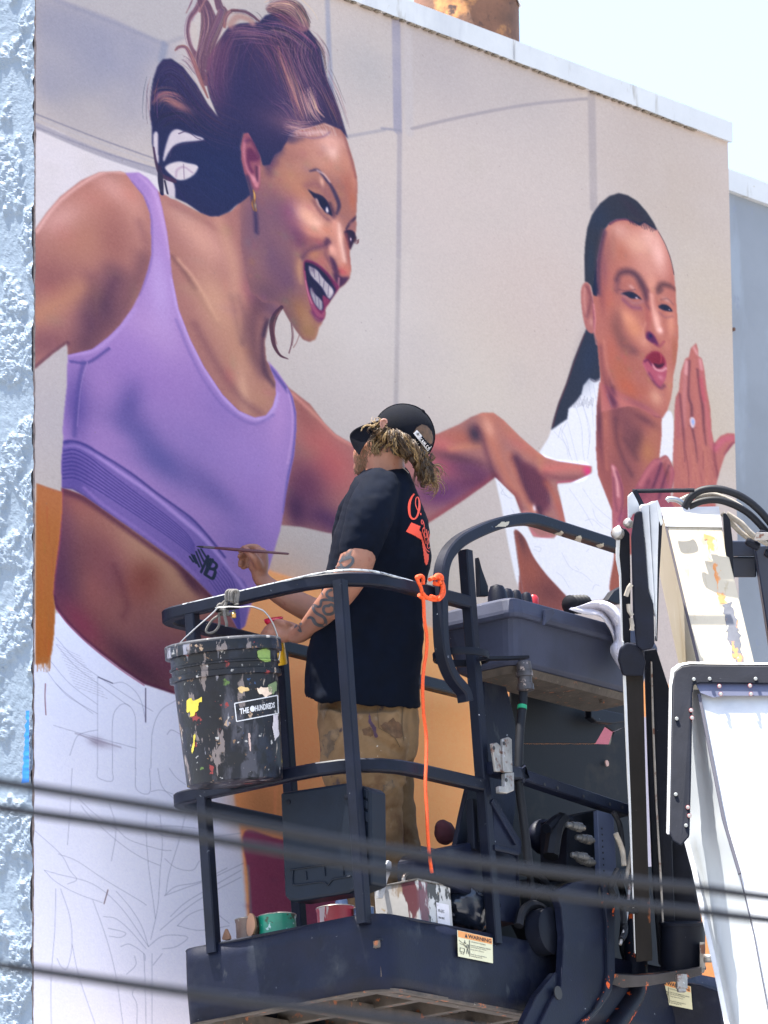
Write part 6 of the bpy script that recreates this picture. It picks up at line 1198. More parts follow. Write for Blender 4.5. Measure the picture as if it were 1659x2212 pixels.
for pts, k in (([(830,560),(850,552),(868,565),(872,590),(860,598),(838,585),(822,570)],0),([(842,1500),(850,1494),(862,1500),(866,1510),(874,1528),(868,1536),(858,1518),(846,1512)],1),([(795,1540),(799,1540),(803,1560),(812,1575),(816,1592),(811,1594),(804,1576),(797,1562)],2),([(700,1590),(722,1570),(735,1575),(728,1600),(708,1640),(696,1630)],1),([(780,1575),(800,1570),(815,1580),(800,1592),(784,1590)],0),([(690,1500),(700,1498),(708,1530),(700,1560),(692,1540)],1),([(830,1690),(846,1680),(852,1700),(838,1720),(828,1710)],1)):
    if pts[0][1] < 700: pts = [(x, y+1000) for x, y in pts]
    mb = MB(); decal_fill(mb, bt, ragged(pts, 5, k+len(pts)), 1.2, .0012); obj('stain', mb, m_st[k], to)
for x, y in ((806,1968),(884,1974)):
    mb = MB(); d = 23.36 if x < 850 else 23.56
    mb.loft([[W(x+math.cos(a)*r*1.5+dx, y+dy+math.sin(a)*0-math.sin(a)*6, d+math.sin(a)*r*.0017) for a in np.linspace(0, 2*math.pi, 17)[:-1]] for r, dx, dy in ((30,-8,22),(31,-8,14),(27,-4,0),(22,0,-14))]); obj('shoe', mb, mat('dark work shoe', (.04,.035,.03), .7, .3, 20), per)
# cap: crown, bill, strap tag
cc = W(873, 938, 23.45); cu_ = (UPV*.76+RGT*.62-FWD*.16).normalized(); cf = (cu_.cross(FWD)).normalized(); cdp = cf.cross(cu_).normalized()
mb = MB(); rings = []
for i in range(13):
    th = R(96)*(1-i/12.5); rings.append([cc + cu_*(.108*math.cos(th)+.0) + (cf*math.cos(a)*.112 + cdp*math.sin(a)*.100)*math.sin(th) for a in np.linspace(0, 2*math.pi, 33)[:-1]])
mb.loft(rings); mb.lathe([(.009,0),(.009,.006),(.002,.009)], cc+cu_*.106, cu_, 10)
m_cap2 = mat('black cap cloth', (.0045,.0055,.0095), .9, .3, 20, [], .3, 800, spec=.12)
cap = obj('cap', mb, m_cap2, per)
mb = MB(); V = []
for i in range(7):
    t = i/6*math.pi; r_ = []
    for j in range(30):
        th = R(96)*j/29; r_.append(cc + cu_*(.1095*math.cos(th)) + (cf*math.cos(t)*.1135 + cdp*math.sin(t)*.1015)*math.sin(th))
    mb.tube(r_, .0016, 5)
obj('cap_seams', mb, m_cap2, cap)
bl = [K4(*q) for q in [(790,240),(690,288),(560,325),(430,378),(360,440),(352,500),(385,590),(420,640),(462,690),(490,630),(545,545),(620,480),(700,420),(790,380)]]
bl = spline(np.array(bl), True, 3)
mb = MB(); mb.prism([W(x, y, 23.36+.0012*(830-x)+.00002*(x-790)**2) for x, y in bl], FWD*.006+UPV*.004); obj('cap_bill', mb, m_cap2, cap, bevel=.002)
# hair: a tangled mass and loose blond curls
hm = MB()
for x, y, r, d in ((700,400,60,23.40),(770,440,80,23.37),(860,480,95,23.35),(960,540,105,23.35),(1060,620,100,23.36),(1130,700,85,23.37),(900,620,70,23.36),(1180,800,70,23.38),(1220,890,68,23.38),(1250,970,55,23.38),(1280,900,48,23.40),(640,440,42,23.42),(660,510,36,23.40),(1210,1040,36,23.39)):
    c = W(*K4(x, y), d); rr = r*.1833*mpp; hm.ellipsoid(c, RGT*rr, FWD*rr*.8, UPV*rr, 12, 8)
ho = obj('hair', hm, mat('dark blond hair mass', (.035,.02,.011), .7, .5, 40, [(60,.55,.1,(.07,.042,.02))], .8, 300, aniso=(1,1,.3)), per)
fuse(ho, .006, 2, lambda p, n: .006*mnoise.noise(p*60)+.003*mnoise.noise(p*140))
rg_ = np.random.default_rng(11); bh = bvh(ho)
groups_ = [MB(), MB(), MB()]
guides = [[(790,300),(720,390),(668,500),(655,600),(690,700)],[(760,290),(680,360),(610,400),(560,390),(540,430)],[(830,320),(800,450),(760,560),(720,640),(740,700)],[(850,330),(880,480),(930,600),(1010,700),(1060,760)],
          [(900,350),(980,500),(1080,640),(1160,780),(1210,900),(1240,1010)],[(960,380),(1060,520),(1160,660),(1240,800),(1280,930),(1300,1030)],[(1020,430),(1110,560),(1190,680),(1230,760),(1280,850),(1340,960)],[(1000,460),(1060,600),(1110,740),(1140,860),(1160,960),(1190,1060)],[(1140,560),(1190,660),(1240,720),(1290,700),(1300,640)]]
wts = np.array([1.1,.5,.9,1.0,1.5,1.5,1.3,1.1,.5]); wts /= wts.sum()
for c_ in range(64):
    g = spline(np.array(guides[rg_.choice(9, p=wts)], float), False, 8); off = rg_.normal(0, 34); ph = rg_.uniform(0, 6.3); cyc = rg_.uniform(.8, 2.2); amp = rg_.uniform(8, 34); which = rg_.choice(3, p=[.46,.36,.18])
    tn_ = np.gradient(g, axis=0); nn_ = np.column_stack([-tn_[:, 1], tn_[:, 0]]); nn_ /= np.linalg.norm(nn_, axis=1)[:, None]
    for k in range(13):
        t0 = rg_.uniform(0, .25); t1 = rg_.uniform(.6, 1.0); tt_ = np.linspace(t0, t1, 22); ii = tt_*(len(g)-1); o2 = off+rg_.normal(0, 9); p2 = ph+rg_.normal(0, .3); a2 = amp*rg_.uniform(.7, 1.4)
        P2 = np.column_stack([np.interp(ii, np.arange(len(g)), g[:, j]+nn_[:, j]*(o2)) for j in (0, 1)])
        N2 = np.column_stack([np.interp(ii, np.arange(len(g)), nn_[:, j]) for j in (0, 1)])
        P2 = P2 + N2*(a2*np.sin(tt_*cyc*6.28+p2)*(.25+tt_))[:, None]
        pts = []
        for i, (x, y) in enumerate(P2):
            q = K4(x, y); h = hit(bh, *q, .003+.012*((k*7) % 5)/5+.006*math.cos(tt_[i]*cyc*6.28+p2))
            pts.append(h if h is not None else W(*q, 23.385+.012*math.sin(tt_[i]*9+k)))
        groups_[which if rg_.random() < .7 else rg_.integers(2)].tube(pts, [.0010, .0014, .0006], 4)
for k in range(96):                                                                          # flyaway loops at the nape and brow
    if k < 82: x, y = rg_.uniform(1220,1330), rg_.uniform(820,1040); a = rg_.uniform(-.9,.6); turn = rg_.uniform(.12,.34); L_ = rg_.uniform(160,330)
    else: x, y = rg_.uniform(620,720), rg_.uniform(260,400); a = rg_.uniform(2.2,4.6); turn = rg_.uniform(-.4,.4); L_ = rg_.uniform(50,130)
    pts = []
    for i in range(15):
        pts.append(W(*K4(x, y), 23.38+.002*i)); x += math.cos(a)*L_/15; y += math.sin(a)*L_/15; a += turn
    groups_[2 if k % 3 else 1].tube(pts, [.001, .0011, .0005], 4)
for g_, (c_, nm) in zip(groups_, (((.034,.017,.008), 'brown hair'), ((.105,.058,.020), 'blond hair'), ((.27,.175,.072), 'sun bleached hair'))):
    obj('hair_strands', g_, mat(nm, c_, .45, .2, 30, spec=.6), ho)
# beard stubble on the jaw
bvb = bvh(bo); mb = MB()
for k in range(420):
    x, y = rg_.uniform(405, 620), rg_.uniform(560, 920)
    if x > 640-(y-560)*.35: continue
    h = hit(bvb, *K4(x, y), .001)
    if h is not None: d_ = (RGT*rg_.normal(-.2,.5)-UPV*.9+RGT*.2).normalized(); mb.tube([h, h+d_*.006-FWD*.002, h+d_*.011-FWD*.002], [.0008,.0006,.0003], 3)
bd_ = obj('beard', mb, mat('brown beard', (.16,.10,.055), .8), bo); bd_['kind'] = 'stuff'
# strap opening and tag at the back of the cap
bc = bvh(cap); mb = MB()
decal_fill(mb, bc, [K4(*q) for q in [(1100,420),(1140,360),(1200,325),(1260,345),(1310,400),(1330,470),(1325,540),(1300,560),(1200,470)]], 1.0, .0015); obj('strap_opening', mb, mat('hair in the opening', (.085,.045,.025), .7, .5, 60), cap)
tg = [K4(*q) for q in [(1140,392),(1308,585),(1265,640),(1098,430)]]
mb = MB(); decal_fill(mb, bc, tg, .7, .004); tago = obj('strap_tag', mb, mat('white woven tag', (.62,.60,.60), .8, .06, 60), cap)
mb = MB(); decal_fill(mb, bc, [K4(*q) for q in [(1200,462),(1300,578),(1266,622),(1166,505)]], .6, .006); obj('tag_panel', mb, m_cap2, tago)
mb = MB()
def tl(*pts): decal_line(mb, bc, [K4(*q) for q in pts], 1.1, .0085, 1.0)
o = lambda i, u, v: (1186+i*17.0+u*17+v*-34*.66, 478+i*19.6+u*19.6+v*34*.78)      # letter grid along the tag
for i, strokes in enumerate(([[(.75,.2),(.2,.15),(.2,.85),(.75,.8)]], [[(.15,1),(.45,0),(.8,1)],[(.3,.6),(.7,.6)]], [[(.5,.05),(.85,.5),(.5,.95),(.15,.5),(.5,.05)]], [[(.2,0),(.2,1),(.75,1)]], [[(.75,.15),(.25,.15),(.25,.9),(.75,.9)]], [[(.75,.1),(.2,.3),(.75,.6),(.2,.95)]])):
    for s_ in strokes: tl(*[o(i, u, v) for u, v in s_])
obj('tag_lettering', mb, mat('white thread', (.66,.64,.64), .8), tago)
mb = MB(); tl((1128,425),(1168,452)); tl((1150,420),(1148,462)); tl((1132,448),(1165,430)); obj('tag_mark', mb, m_cap2, tago)
# neck chain
mb = MB(); decal_line(mb, bvh(so), [K4(*q) for q in [(800,818),(870,806),(950,830),(1010,872),(1040,905)]], 1.5, .004, 1.2); obj('neck_chain', mb, mat('gold chain', (.5,.35,.15), .35, metal=.6), per)
# print on the back of the shirt
bs = bvh(so); mb = MB(); D4 = lambda pts: [K4(*q) for q in pts]
def sl_(pts, w): decal_line(mb, bs, D4(pts), [v*.1833 for v in w] if isinstance(w, list) else w*.1833, .002, 1.0)
sl_([(1108,1145),(1075,1190),(1052,1260),(1048,1340),(1062,1410),(1092,1440),(1125,1430),(1152,1380),(1168,1300),(1166,1230),(1150,1185),(1128,1200),(1122,1260),(1140,1320),(1170,1370)], [16,24,30,30,26,22,18,22,28,26,16,10,10,10,8])
sl_([(1182,1370),(1186,1395)], 14); sl_([(1210,1462),(1196,1452),(1190,1480),(1200,1502),(1212,1486),(1210,1462),(1222,1500),(1226,1530)], 8)
sl_([(1214,1560),(1228,1540),(1236,1590),(1244,1600)], 8); sl_([(1232,1580),(1225,1610),(1240,1660),(1254,1640),(1250,1560),(1262,1650),(1270,1670)], 9); sl_([(1275,1580),(1268,1640),(1282,1710),(1294,1690)], 9); sl_([(1292,1600),(1284,1660),(1276,1720),(1262,1740),(1258,1700),(1280,1660)], 8); sl_([(1226,1530),(1204,1570),(1222,1640),(1240,1720),(1250,1730)], 7)
sl_([(1262,1735),(1262,1770),(1276,1790),(1292,1770)], 8)
decal_fill(mb, bs, D4([(1075,1482),(1182,1526),(1166,1570),(1190,1600),(1200,1690),(1120,1640),(1012,1588)]), 1.0, .002)
decal_fill(mb, bs, D4([(1196,1680),(1212,1712),(1240,1800),(1262,1850),(1280,1860),(1280,1910),(1262,1975),(1246,1984),(1230,1950),(1216,1830),(1200,1720)]), 1.0, .002)
sl_([(1180,1600),(1200,1660),(1225,1740),(1250,1800),(1285,1830)], 10)
obj('shirt_print', mb, mat('orange red print', (.86,.075,.03), .6, .05, 60), so)
# tattoos
ink_t = mat('tattoo ink', (.055,.06,.07), .55, .3, 60); mb = MB(); D5 = lambda pts: [K5(*q) for q in pts]
def tt(pts, w): decal_line(mb, bvb, D5(pts), [v*.2 for v in w] if isinstance(w, list) else w*.2, .0012, 1.0)
tt([(830,1015),(860,1000),(890,1015),(920,1065),(960,1085),(1010,1085),(1030,1050),(1010,1000),(960,970),(920,945),(895,900),(905,870),(950,885),(975,870),(985,820),(1030,810),(1090,815),(1130,830)], [16,30,40,36,34,34,36,34,32,30,30,30,26,28,30,28,26,24])
tt([(1070,875),(1020,880),(1005,920),(1030,960),(1080,965),(1120,940),(1125,890),(1090,860),(1055,880)], 30); tt([(1100,700),(1055,720),(1040,760),(1080,790),(1130,795),(1150,830),(1130,850)], 28)
tt([(1190,440),(1240,470),(1290,440),(1322,400),(1318,360),(1280,345),(1240,360)], [16,34,36,32,30,26,18]); tt([(1120,520),(1160,480),(1200,450),(1190,420)], [40,46,40,20]); tt([(1110,470),(1150,430),(1190,390),(1210,340)], [26,30,22,8])
for k in range(9): tt([(1190+k*12,405-k*4),(1200+k*13,370-k*9),(1225+k*13,310-k*9+(k % 3)*14)], [9,7,3])
tt([(1268,180),(1290,192),(1330,190),(1362,168),(1368,140)], 26); tt([(1270,160),(1300,140),(1340,150)], 12)
tt([(690,1110),(720,1090),(750,1080),(775,1060)], [10,26,30,12]); tt([(730,1130),(755,1150),(770,1145)], 22); tt([(740,1090),(755,1120),(765,1150)], 16); tt([(950,745),(985,735),(1000,760)], 14)
obj('tattoo', mb, ink_t, bo)

W = _W0
# ---------------------------------------------------------------- things on and around the platform
# paintbrush in his right hand
tip = wall_pt(424, 1180.2, .004); tail = W(625, 1196.4, 24.20); ax = (tail-tip).normalized(); BL = (tail-tip).length
pb = thing('paintbrush', tip, 'thin dark paintbrush held in his right hand against the mural', 'paintbrush')
mb = MB(); mb.lathe([(.0048,.075),(.0062,.14),(.0068,.24*1),(.0055,BL*.75),(.0042,BL-.006),(.001,BL)], tip, ax, 10); obj('handle', mb, mat('dark red lacquer', (.085,.025,.035), .35, .2, 30), pb)
mb = MB(); mb.lathe([(.0045,.03),(.0052,.05),(.005,.076)], tip, ax, 10); obj('ferrule', mb, mat('dull ferrule', (.12,.10,.12), .4, metal=.5), pb)
mb = MB(); mb.lathe([(.0005,0),(.0035,.012),(.0046,.031)], tip, ax, 8); obj('bristles', mb, M['ink'], pb)
# tin in his left hand
c0 = W(606, 1436, 24.085); c1 = W(611, 1338, 24.065); ax = (c1-c0).normalized(); HL = (c1-c0).length; ax = (ax - RGT*.20 + FWD*.03).normalized()
tn = thing('paint_tin', c0, 'small yellow tin with a red rim held in his left hand', 'tin')
mb = MB(); mb.lathe([(.024,0),(.026,.004),(.026,HL-.016)], c0, ax, 24); obj('tin_wall', mb, mat('yellow tin', (.72,.40,.02), .35, .1, 20), tn)
mb = MB(); mb.lathe([(.027,HL-.016),(.034,HL-.006),(.036,HL+.004),(.033,HL+.006),(.030,HL-.01)], c0, ax, 28); obj('rim', mb, mat('red tin rim', (.48,.01,.04), .25, .1, 20), tn)
# plastic bucket tied outside the rail
bt_ = W(508, 1694, 23.16); tp_ = W(481, 1392, 23.22); ax = (tp_-bt_); BH = ax.length; ax = ax.normalized()
bk = thing('bucket', bt_, 'black paint spattered plastic bucket tied outside the guard rail', 'bucket')
k = 23.2/FPX; r0, r1 = 104*k, 116*k; rt = 123*k
ra = lambda t: r0+(r1-r0)*t
prof = [(r0*.93,0),(r0,.006),(ra(.3),BH*.3),(ra(.70),BH*.70),(ra(.74),BH*.742),(r1*1.045,BH*.748),(r1*1.045,BH*.785),(r1*.995,BH*.79),(r1,BH*.83),(r1*1.03,BH*.833),(r1*1.03,BH*.845),(r1*1.0,BH*.85),(r1*1.0,BH*.915),(rt*1.03,BH*.92),(rt*1.03,BH*.985),(rt*1.02,BH),(rt*.97,BH),(r1*.95,BH*.9),(r0*.92,.02),(.001,.02)]
def splat_mat():
    S_ = [(7,.52,.10,(.014,.018,.032)),(9,.53,.06,(.05,.05,.065),(1,1,.35)),(6,.60,.10,(.055,.055,.07),(1,1,.4)),(8,.685,.015,(.42,.31,.05)),(12,.655,.012,(.36,.25,.17)),(10,.685,.012,(.09,.15,.04)),(14,.62,.015,(.20,.20,.24),(1,1,.22)),(18,.655,.012,(.24,.035,.035)),(13,.66,.012,(.03,.07,.17)),(24,.60,.015,(.17,.14,.135),(1,1,.25)),(20,.645,.015,(.30,.25,.21),(1,1,.2)),(36,.645,.012,(.38,.37,.36)),(44,.645,.012,(.20,.12,.07)),(16,.52,.06,(.008,.009,.013))]
    return mat('spattered black plastic', (.006,.007,.012), .4, .4, 12, S_, .25, 60, spec=.3)
mb = MB(); mb.lathe(prof, bt_, ax, 56); bw = obj('bucket_wall', mb, splat_mat(), bk)
mb = MB(); lip = [bt_+ax*(BH*.998) + q for q in []]
X_ = ax.orthogonal().normalized(); X_ = (RGT-ax*RGT.dot(ax)).normalized(); Y_ = ax.cross(X_)
ringp = [bt_+ax*BH + (X_*math.cos(a)+Y_*math.sin(a))*rt for a in np.linspace(0, 2*math.pi, 57)[:-1]]
mb.tube(ringp, .0065, 8, closed=True); obj('bucket_rim', mb, mat('worn pale rim', (.075,.075,.085), .6, .4, 18, [(14,.5,.08,(.03,.033,.045)),(30,.60,.04,(.32,.30,.29))], .2), bk)
hw = spline(np.array([(357,1412),(381,1397),(400,1378),(425,1355),(448,1335),(462,1322),(470,1313)],float),False,5); hw2 = spline(np.array([(520,1312),(540,1310),(556,1314),(572,1322),(588,1344),(598,1370),(603,1392),(604,1412),(600,1432)],float),False,5)
mb = MB(); mb.tube([W(x,y,23.24) for x, y in hw], .0030, 8); mb.tube([W(x,y,23.24) for x, y in hw2], .0030, 8); mb.tube([W(x,y,23.24) for x, y in [(470,1313),(495,1311),(520,1312)]], .0030, 6); obj('bail', mb, M['wire'], bk)
mb = MB(); mb.tube([W(x,y,23.37) for x, y in [(466,1318),(490,1312),(516,1309)]], .011, 12); obj('grip', mb, M['rubber'], bk)
bvk = bvh(bw); K6 = lambda x, y: (342.9+x*.16667, 1271.9+y*.16667)
tA, tB, tC, tD = [Vector((*p, 0)) for p in ((506.5,1519.5),(599,1502),(600.5,1541),(511,1558.5))]
tmap = lambda x, y: (tA*(1-x)+tB*x)*y + (tD*(1-x)+tC*x)*(1-y)
mb = MB()
for a, b in (((0,0),(0,1)),((0,1),(1,1)),((0,0),(1,0)),((1,0),(1,1))): decal_line(mb, bvk, [tuple(tmap(*a))[:2], tuple(tmap(*b))[:2]], 2.2, .002, 2)
tmp = MB(); text_flat(tmp, 'THE', lambda x, y: Vector((x, y, 0)), 1.0, bold=.035); hx = []
def stamp(tmb, x0, sx, y0, sy):
    for f in tmb.f:
        c = [hit(bvk, *tuple(tmap(x0+tmb.v[i].x*sx, y0+tmb.v[i].y*sy))[:2], .002) for i in f]
        if all(c): mb.add(c, [tuple(range(len(c)))])
stamp(tmp, .10, .118, .36, .42); tmp = MB(); text_flat(tmp, 'HUNDREDS', lambda x, y: Vector((x, y, 0)), 1.0, bold=.03); stamp(tmp, .46, .088, .36, .42)
decal_fill(mb, bvk, [(tmap(.40,.52)[0]+5.5*math.cos(a), tmap(.40,.52)[1]+6.5*math.sin(a)) for a in np.linspace(0, 6.28, 14)[:-1]], .8, .002)
obj('bucket_print', mb, mat('white screen print', (.62,.62,.64), .6, .1, 40), bk)
for pts, c_, nm in (([(403,1512),(413,1508),(418,1514),(436,1505),(437,1516),(430,1519),(428,1534),(422,1537),(420,1546),(412,1548),(410,1536),(404,1540)],(.66,.52,.05),'yellow paint'),([(514,1487),(522,1483),(536,1485),(538,1492),(528,1493),(522,1497),(516,1494)],(.62,.42,.18),'tan paint'),([(555,1488),(564,1485),(575,1484),(588,1483),(588,1498),(578,1502),(574,1508),(570,1503),(560,1499)],(.72,.55,.42),'peach paint'),([(556,1404),(575,1402),(583,1405),(584,1428),(572,1430),(560,1424),(555,1412)],(.20,.30,.07),'green paint'),([(536,1584),(540,1582),(541,1600),(543,1622),(540,1624),(537,1604)],(.5,.36,.32),'pinkish drip'),([(418,1588),(422,1586),(421,1610),(416,1628),(414,1620),(417,1604)],(.62,.5,.06),'yellow drip'),([(590,1545),(600,1542),(602,1590),(594,1600),(588,1570)],(.55,.5,.52),'white smear'),([(579,1478),(598,1470),(598,1490),(590,1500),(580,1494)],(.16,.22,.10),'olive smear')):
    mb = MB(); decal_fill(mb, bvk, ragged(pts, 2.2, len(pts)), 1.0, .0015); obj('paint_splash', mb, mat(nm, c_, .5, .15, 60), bk)
# grey rope tying the bucket
mb = MB()
def rp_(pts, r=.0055, d=23.37): mb.tube([W(x,y,d+.00*i) for i, (x, y) in enumerate(spline(np.array(pts,float),False,5))], r, 8)
K6s = lambda pts: [K6(*p) for p in pts]
for dx in (0, 40, 70): rp_(K6s([(875+dx,160),(870+dx,90),(885+dx,35),(925+dx,20),(960+dx,40),(955+dx,110),(945+dx,180)]), .0055, 23.36-.004*(dx//35))
rp_(K6s([(800,230),(850,170),(920,150),(980,180),(985,230),(930,260),(880,240)])); rp_(K6s([(760,280),(770,220),(800,200),(830,240),(810,300),(775,320)])); rp_(K6s([(900,240),(880,290),(900,330),(950,320),(985,290),(960,320)]), .0075); rp_(K6s([(880,170),(850,240),(860,280)]), .0055, 23.36)
rp_(K6s([(770,350),(700,400),(640,480),(615,550),(660,575),(730,550),(780,480),(785,390),(780,320)]), .0045); rp_(K6s([(790,260),(840,280),(860,370),(880,450),(878,490)]), .0055, 23.35); rp_(K6s([(780,300),(820,320),(870,300),(900,260)]), .009, 23.38)
tag(obj('rope', mb, M['rope']), 'knotted grey rope tying the bucket handle to the rail', 'rope')
mb = MB(); mb.lathe([(.005,0),(.009,.004),(.009,.018),(.005,.022)], W(*K6(972,385), 23.36), UPV, 10); tag(obj('brass_ring', mb, mat('brass', (.55,.33,.12), .3, metal=.8)), 'tiny brass clip hanging under the knotted rope', 'clip')
# orange cord knotted on the top rail
mb = MB(); K1 = lambda x, y: (912.45+x*.26667, 1106+y*.26667)
def oc(pts, r=.0068, n_=.05): mb.tube([onN(x,y,n_) for x, y in spline(np.array(pts,float),False,6)], r, 10)
oc([(906,1244),(900,1247),(903,1256),(910,1272),(915,1300),(917,1340),(922,1375),(921,1410),(916,1440),(913,1480),(915,1540),(921,1590),(921,1640),(919,1690),(922,1750),(924,1800),(928,1850),(933,1886)], .0064, .045)
oc([(903,1250),(908,1244),(914,1248),(914,1262)], .0068, .03); oc([(912,1280),(922,1291),(938,1296),(952,1292),(959,1280),(957,1262),(950,1250),(944,1246)], .0068, .05); oc([(930,1288),(944,1291),(953,1284),(955,1266),(948,1255)], .0068, .055); oc([(928,1252),(940,1248),(952,1252),(950,1262),(938,1260)], .0075, .045); oc([(938,1250),(944,1243),(953,1245),(955,1254)], .008, .05); oc([(905,1285),(914,1292),(922,1290)], .008, .04); oc([(946,1290),(950,1296)], .008, .06)
tag(obj('orange_cord', mb, M['orange']), 'bright orange cord knotted round the top rail and hanging down', 'cord')
# towel over the control box
ns, nt_ = 30, 24; mb = MB(); V = []
L_ed = spline(np.array([(1228,1316),(1262,1325),(1295,1332),(1312,1352),(1322,1372),(1325,1390),(1318,1402),(1330,1425),(1345,1448)], float), False, 8)
R_ed = spline(np.array([(1240,1312),(1275,1303),(1300,1300),(1325,1310),(1345,1330),(1352,1360),(1356,1395),(1360,1420),(1362,1450)], float), False, 8)
for i in range(ns+1):
    a = L_ed[int(i/ns*(len(L_ed)-1))]; b = R_ed[int(i/ns*(len(R_ed)-1))]
    for j in range(nt_+1):
        t = j/nt_; x, y = a*(1-t)+b*t; dz = .03*math.sin(t*7.5+i*.22)*min(1, i/8) + .012*mnoise.noise((x*.06, y*.05, 2)); V.append(onN(x, y, .10+dz*.7+.0*i))
mb.add(V, [(i*(nt_+1)+j, i*(nt_+1)+j+1, (i+1)*(nt_+1)+j+1, (i+1)*(nt_+1)+j) for i in range(ns) for j in range(nt_)], True)
tw = tag(obj('towel', mb, M['towel']), 'white towel draped over the end of the control box', 'towel'); sdm = tw.modifiers.new('t','SOLIDIFY'); sdm.thickness = .006
# tins, bags and tools on the platform floor
FZ = -.052
def floor_thing(px, py, n_, name, label, cat, group=None):
    top = onN(px, py, n_); u_, nn_, z_ = loc(top); base = PF(u_, nn_, FZ)
    return thing(name, base, label, cat, group), base, z_-FZ
def can(px, py, rpx, n_, name, label, mats, group='paint tins on the platform floor', lid=False):
    t, b, h = floor_thing(px, py, n_, name, label, 'paint tin', group); r = rpx*.00162
    mb = MB(); mb.lathe([(r,0),(r*1.03,.003),(r*1.03,.008),(r,.012),(r,h-.012),(r*1.03,h-.008),(r*1.03,h),(r*.9,h),(r*.9,h-.02),(.001,h-.02)], b, EZ, 32); obj('tin_wall', mb, mats, t)
    mb = MB(); mb.tube([b+EZ*h+(EU*math.cos(a)+EN*math.sin(a))*r*1.02 for a in np.linspace(0, 6.2832, 33)[:-1]], .0022, 6, closed=True); obj('rim', mb, M['steel'], t)
    return t
m_gn = mat('green paint tin', (.004,.20,.13), .35, .2, 14, [(26,.58,.02,(.35,.5,.5)),(12,.62,.02,(.02,.05,.03))], .1)
can(598, 1979, 41, -.52, 'paint_tin', 'green paint spattered tin, leftmost large tin behind the toe board', m_gn)
can(535, 1986, 27, -.62, 'paint_tin', 'small brown dirty tin left of the green tin', mat('brown dirty tin', (.13,.085,.07), .5, .4, 20, [(30,.58,.04,(.3,.26,.24))], .2))
can(724, 1962, 41, -.40, 'paint_tin', 'red tin with white drips behind the corner post', mat('red drippy tin', (.45,.045,.07), .4, .15, 14, [(14,.56,.02,(.62,.5,.52),(1,1,.2))], .1))
can(786, 1962, 22, -.30, 'paint_tin', 'blue and white tin just right of the corner post', mat('blue white tin', (.08,.16,.34), .4, .2, 18, [(14,.55,.02,(.5,.5,.52))], .1))
# square tin with handle
t, b, h = floor_thing(890, 1916, -.16, 'square_tin', 'square paint tin smeared with cream, red and black paint and a wire handle', 'paint tin', 'paint tins on the platform floor')
m_sq = mat('smeared pale tin', (.50,.48,.46), .4, .12, 9, [(7,.50,.04,(.33,.25,.18),(1,1,.5)),(8,.565,.02,(.13,.04,.05),(1,1,.25)),(12,.585,.02,(.04,.035,.03),(1,1,.5)),(9,.60,.03,(.45,.33,.2))], .12)
bx = EU*.105; by = EN*.095
mb = MB(); mb.prism([b-bx-by, b+bx-by, b+bx+by, b-bx+by], EZ*h); sqt = obj('tin_wall', mb, m_sq, t, bevel=.008)
mb = MB(); mb.sweep([b+EZ*h+s_ for s_ in (-bx-by, bx-by, bx+by, -bx+by)], RSQ(.006,.006), up=EZ, closed=True); obj('rim', mb, M['steel'], t)
mb = MB(); mb.lathe([(.02,0),(.02,.012),(.018,.014)], b+EZ*h+bx*.5, EZ, 14); obj('spout_cap', mb, mat('red cap', (.2,.05,.09), .4), t)
mb = MB(); mb.tube([Vector(q) for q in spline(np.array([list(b+EZ*(h+z)+bx*x) for x, z in ((-.5,0),(-.45,.03),(-.2,.045),(.2,.045),(.5,.03),(.55,0))]), False, 5)], .007, 8); obj('handle', mb, M['steel'], t)
qa = [b+by*1.01+bx*x+EZ*z for x, z in ((-.0,h*.72),(.75,h*.72),(.75,h*.06),(-.0,h*.06))]
q = quadmap(*qa, off=.0015); q2 = quadmap(*qa, off=.003)
mb = MB(); mb.add([q(0,0), q(1,0), q(1,1), q(0,1)], [(0,1,2,3)]); lb = obj('paper_label', mb, mat('white tin label', (.66,.63,.66), .6, .08, 30, [(14,.66,.03,(.3,.1,.1))]), t)
mb = MB()
for y0, s_, tx in ((.80,.10,'VINYL ACRYLIC'),(.66,.10,'interior exterior'),(.44,.16,'PAINT'),(.22,.09,'net contents 1 gal')): text_flat(mb, tx, lambda x, y: q2(.08+x*s_*.8, y0+y*s_), .9, bold=.01)
obj('print', mb, M['ink'], lb)
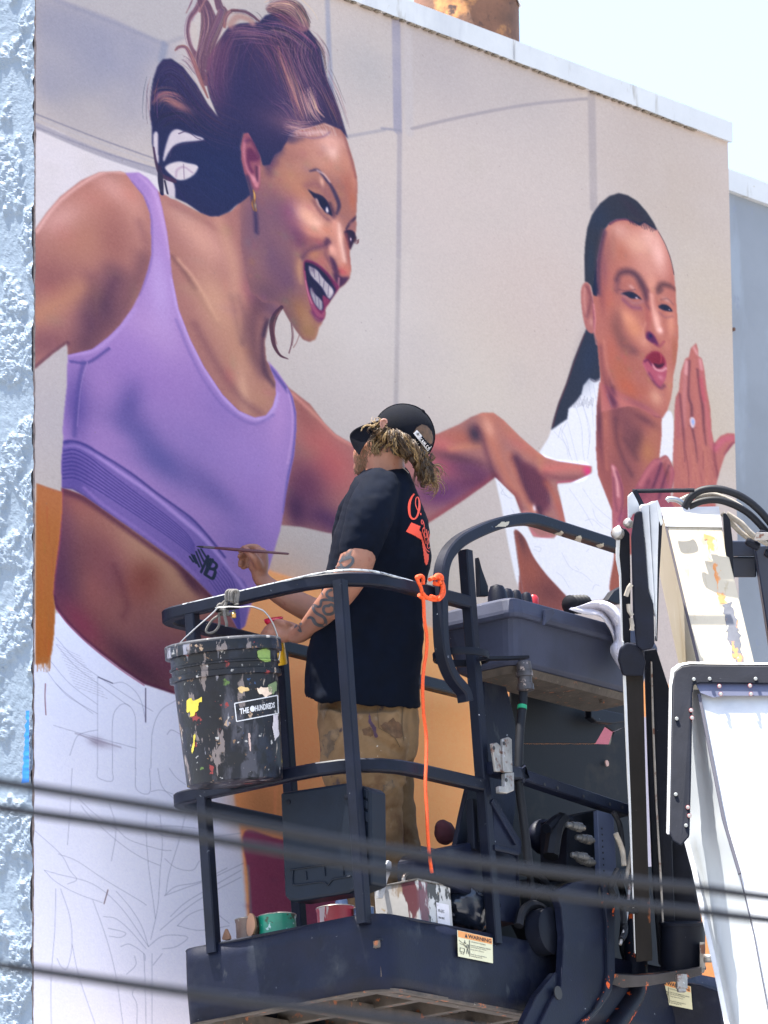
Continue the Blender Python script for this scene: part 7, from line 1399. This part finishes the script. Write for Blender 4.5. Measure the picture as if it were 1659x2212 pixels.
mb = MB(); mb.prism([onN(x,y,-.20) for x, y in [(818,1915),(826,1890),(836,1862),(840,1858),(846,1862),(846,1880),(838,1900),(834,1918),(828,1940),(818,1940)]], EN*-.012); tag(obj('scraper', mb, mat('pale metal tray', (.55,.56,.58), .35, .1, 20, [(12,.6,.04,(.3,.28,.26))], metal=.4), bevel=.002), 'pale metal scraper standing up behind the square tin', 'scraper')
for pts, lab in (([(487,2006),(491,2012),(496,2028),(480,2030),(482,2018)],'tiny wooden clip near the left end of the toe board'),([(540,1972),(547,1978),(551,1996),(548,2012),(540,2024),(533,2016),(532,1996),(535,1980)],'oval wooden clip standing in front of the green tin')):
    mb = MB(); mb.prism([onU(x,y,.06) for x, y in spline(np.array(pts,float), True, 3)], EU*.012); o_ = obj('wooden_clip', mb, mat('brown wood', (.33,.17,.10), .6, .2, 20, aniso=(1,1,.2)), bevel=.002); tag(o_, lab, 'wooden clip')
    cx = sum(p[0] for p in pts)/len(pts); cy = sum(p[1] for p in pts)/len(pts)-3; mb = MB(); mb.lathe([(.0035,0),(.0035,.002)], onU(cx,cy,.059), -EU, 8); obj('hole', mb, M['ink'], o_)
for c_, rx, ry, nm, lab, mm in (((1010,1958),48,52,'bin_bag','crumpled shiny black bin bag on the platform floor',mat('black bag', (.010,.014,.026), .22, .3, 10, spec=.7)),((962,1798),18,26,'rag','dark red rag hanging behind the gate post',mat('dark red rag', (.075,.018,.026), .9, .2, 30))):
    mb = MB(); c = onN(*c_, -.12 if nm == 'bin_bag' else -.3); mb.ellipsoid(c, EU*rx*.0028, EN*rx*.0018, EZ*ry*.00165, 40, 28)
    for i, v in enumerate(mb.v):
        d = v-c; mb.v[i] = c+d*(1+.30*mnoise.noise(v*14)+.18*abs(mnoise.noise(v*34)))
    tag(obj(nm, mb, mm), lab, 'bag' if nm == 'bin_bag' else 'rag')
t, b, h = floor_thing(742, 1935, -.62, 'water_jar', 'pale water jar behind the red tin', 'jar'); mb = MB(); mb.lathe([(.03,0),(.032,.01),(.032,h-.02),(.02,h-.01),(.02,h)], b, EZ, 20); obj('jar_wall', mb, mat('pale blue plastic', (.18,.25,.42), .3, .1, 20), t); mb = MB(); mb.lathe([(.023,h),(.023,h+.015)], b, EZ, 16); obj('lid', mb, M['black_plastic'], t)
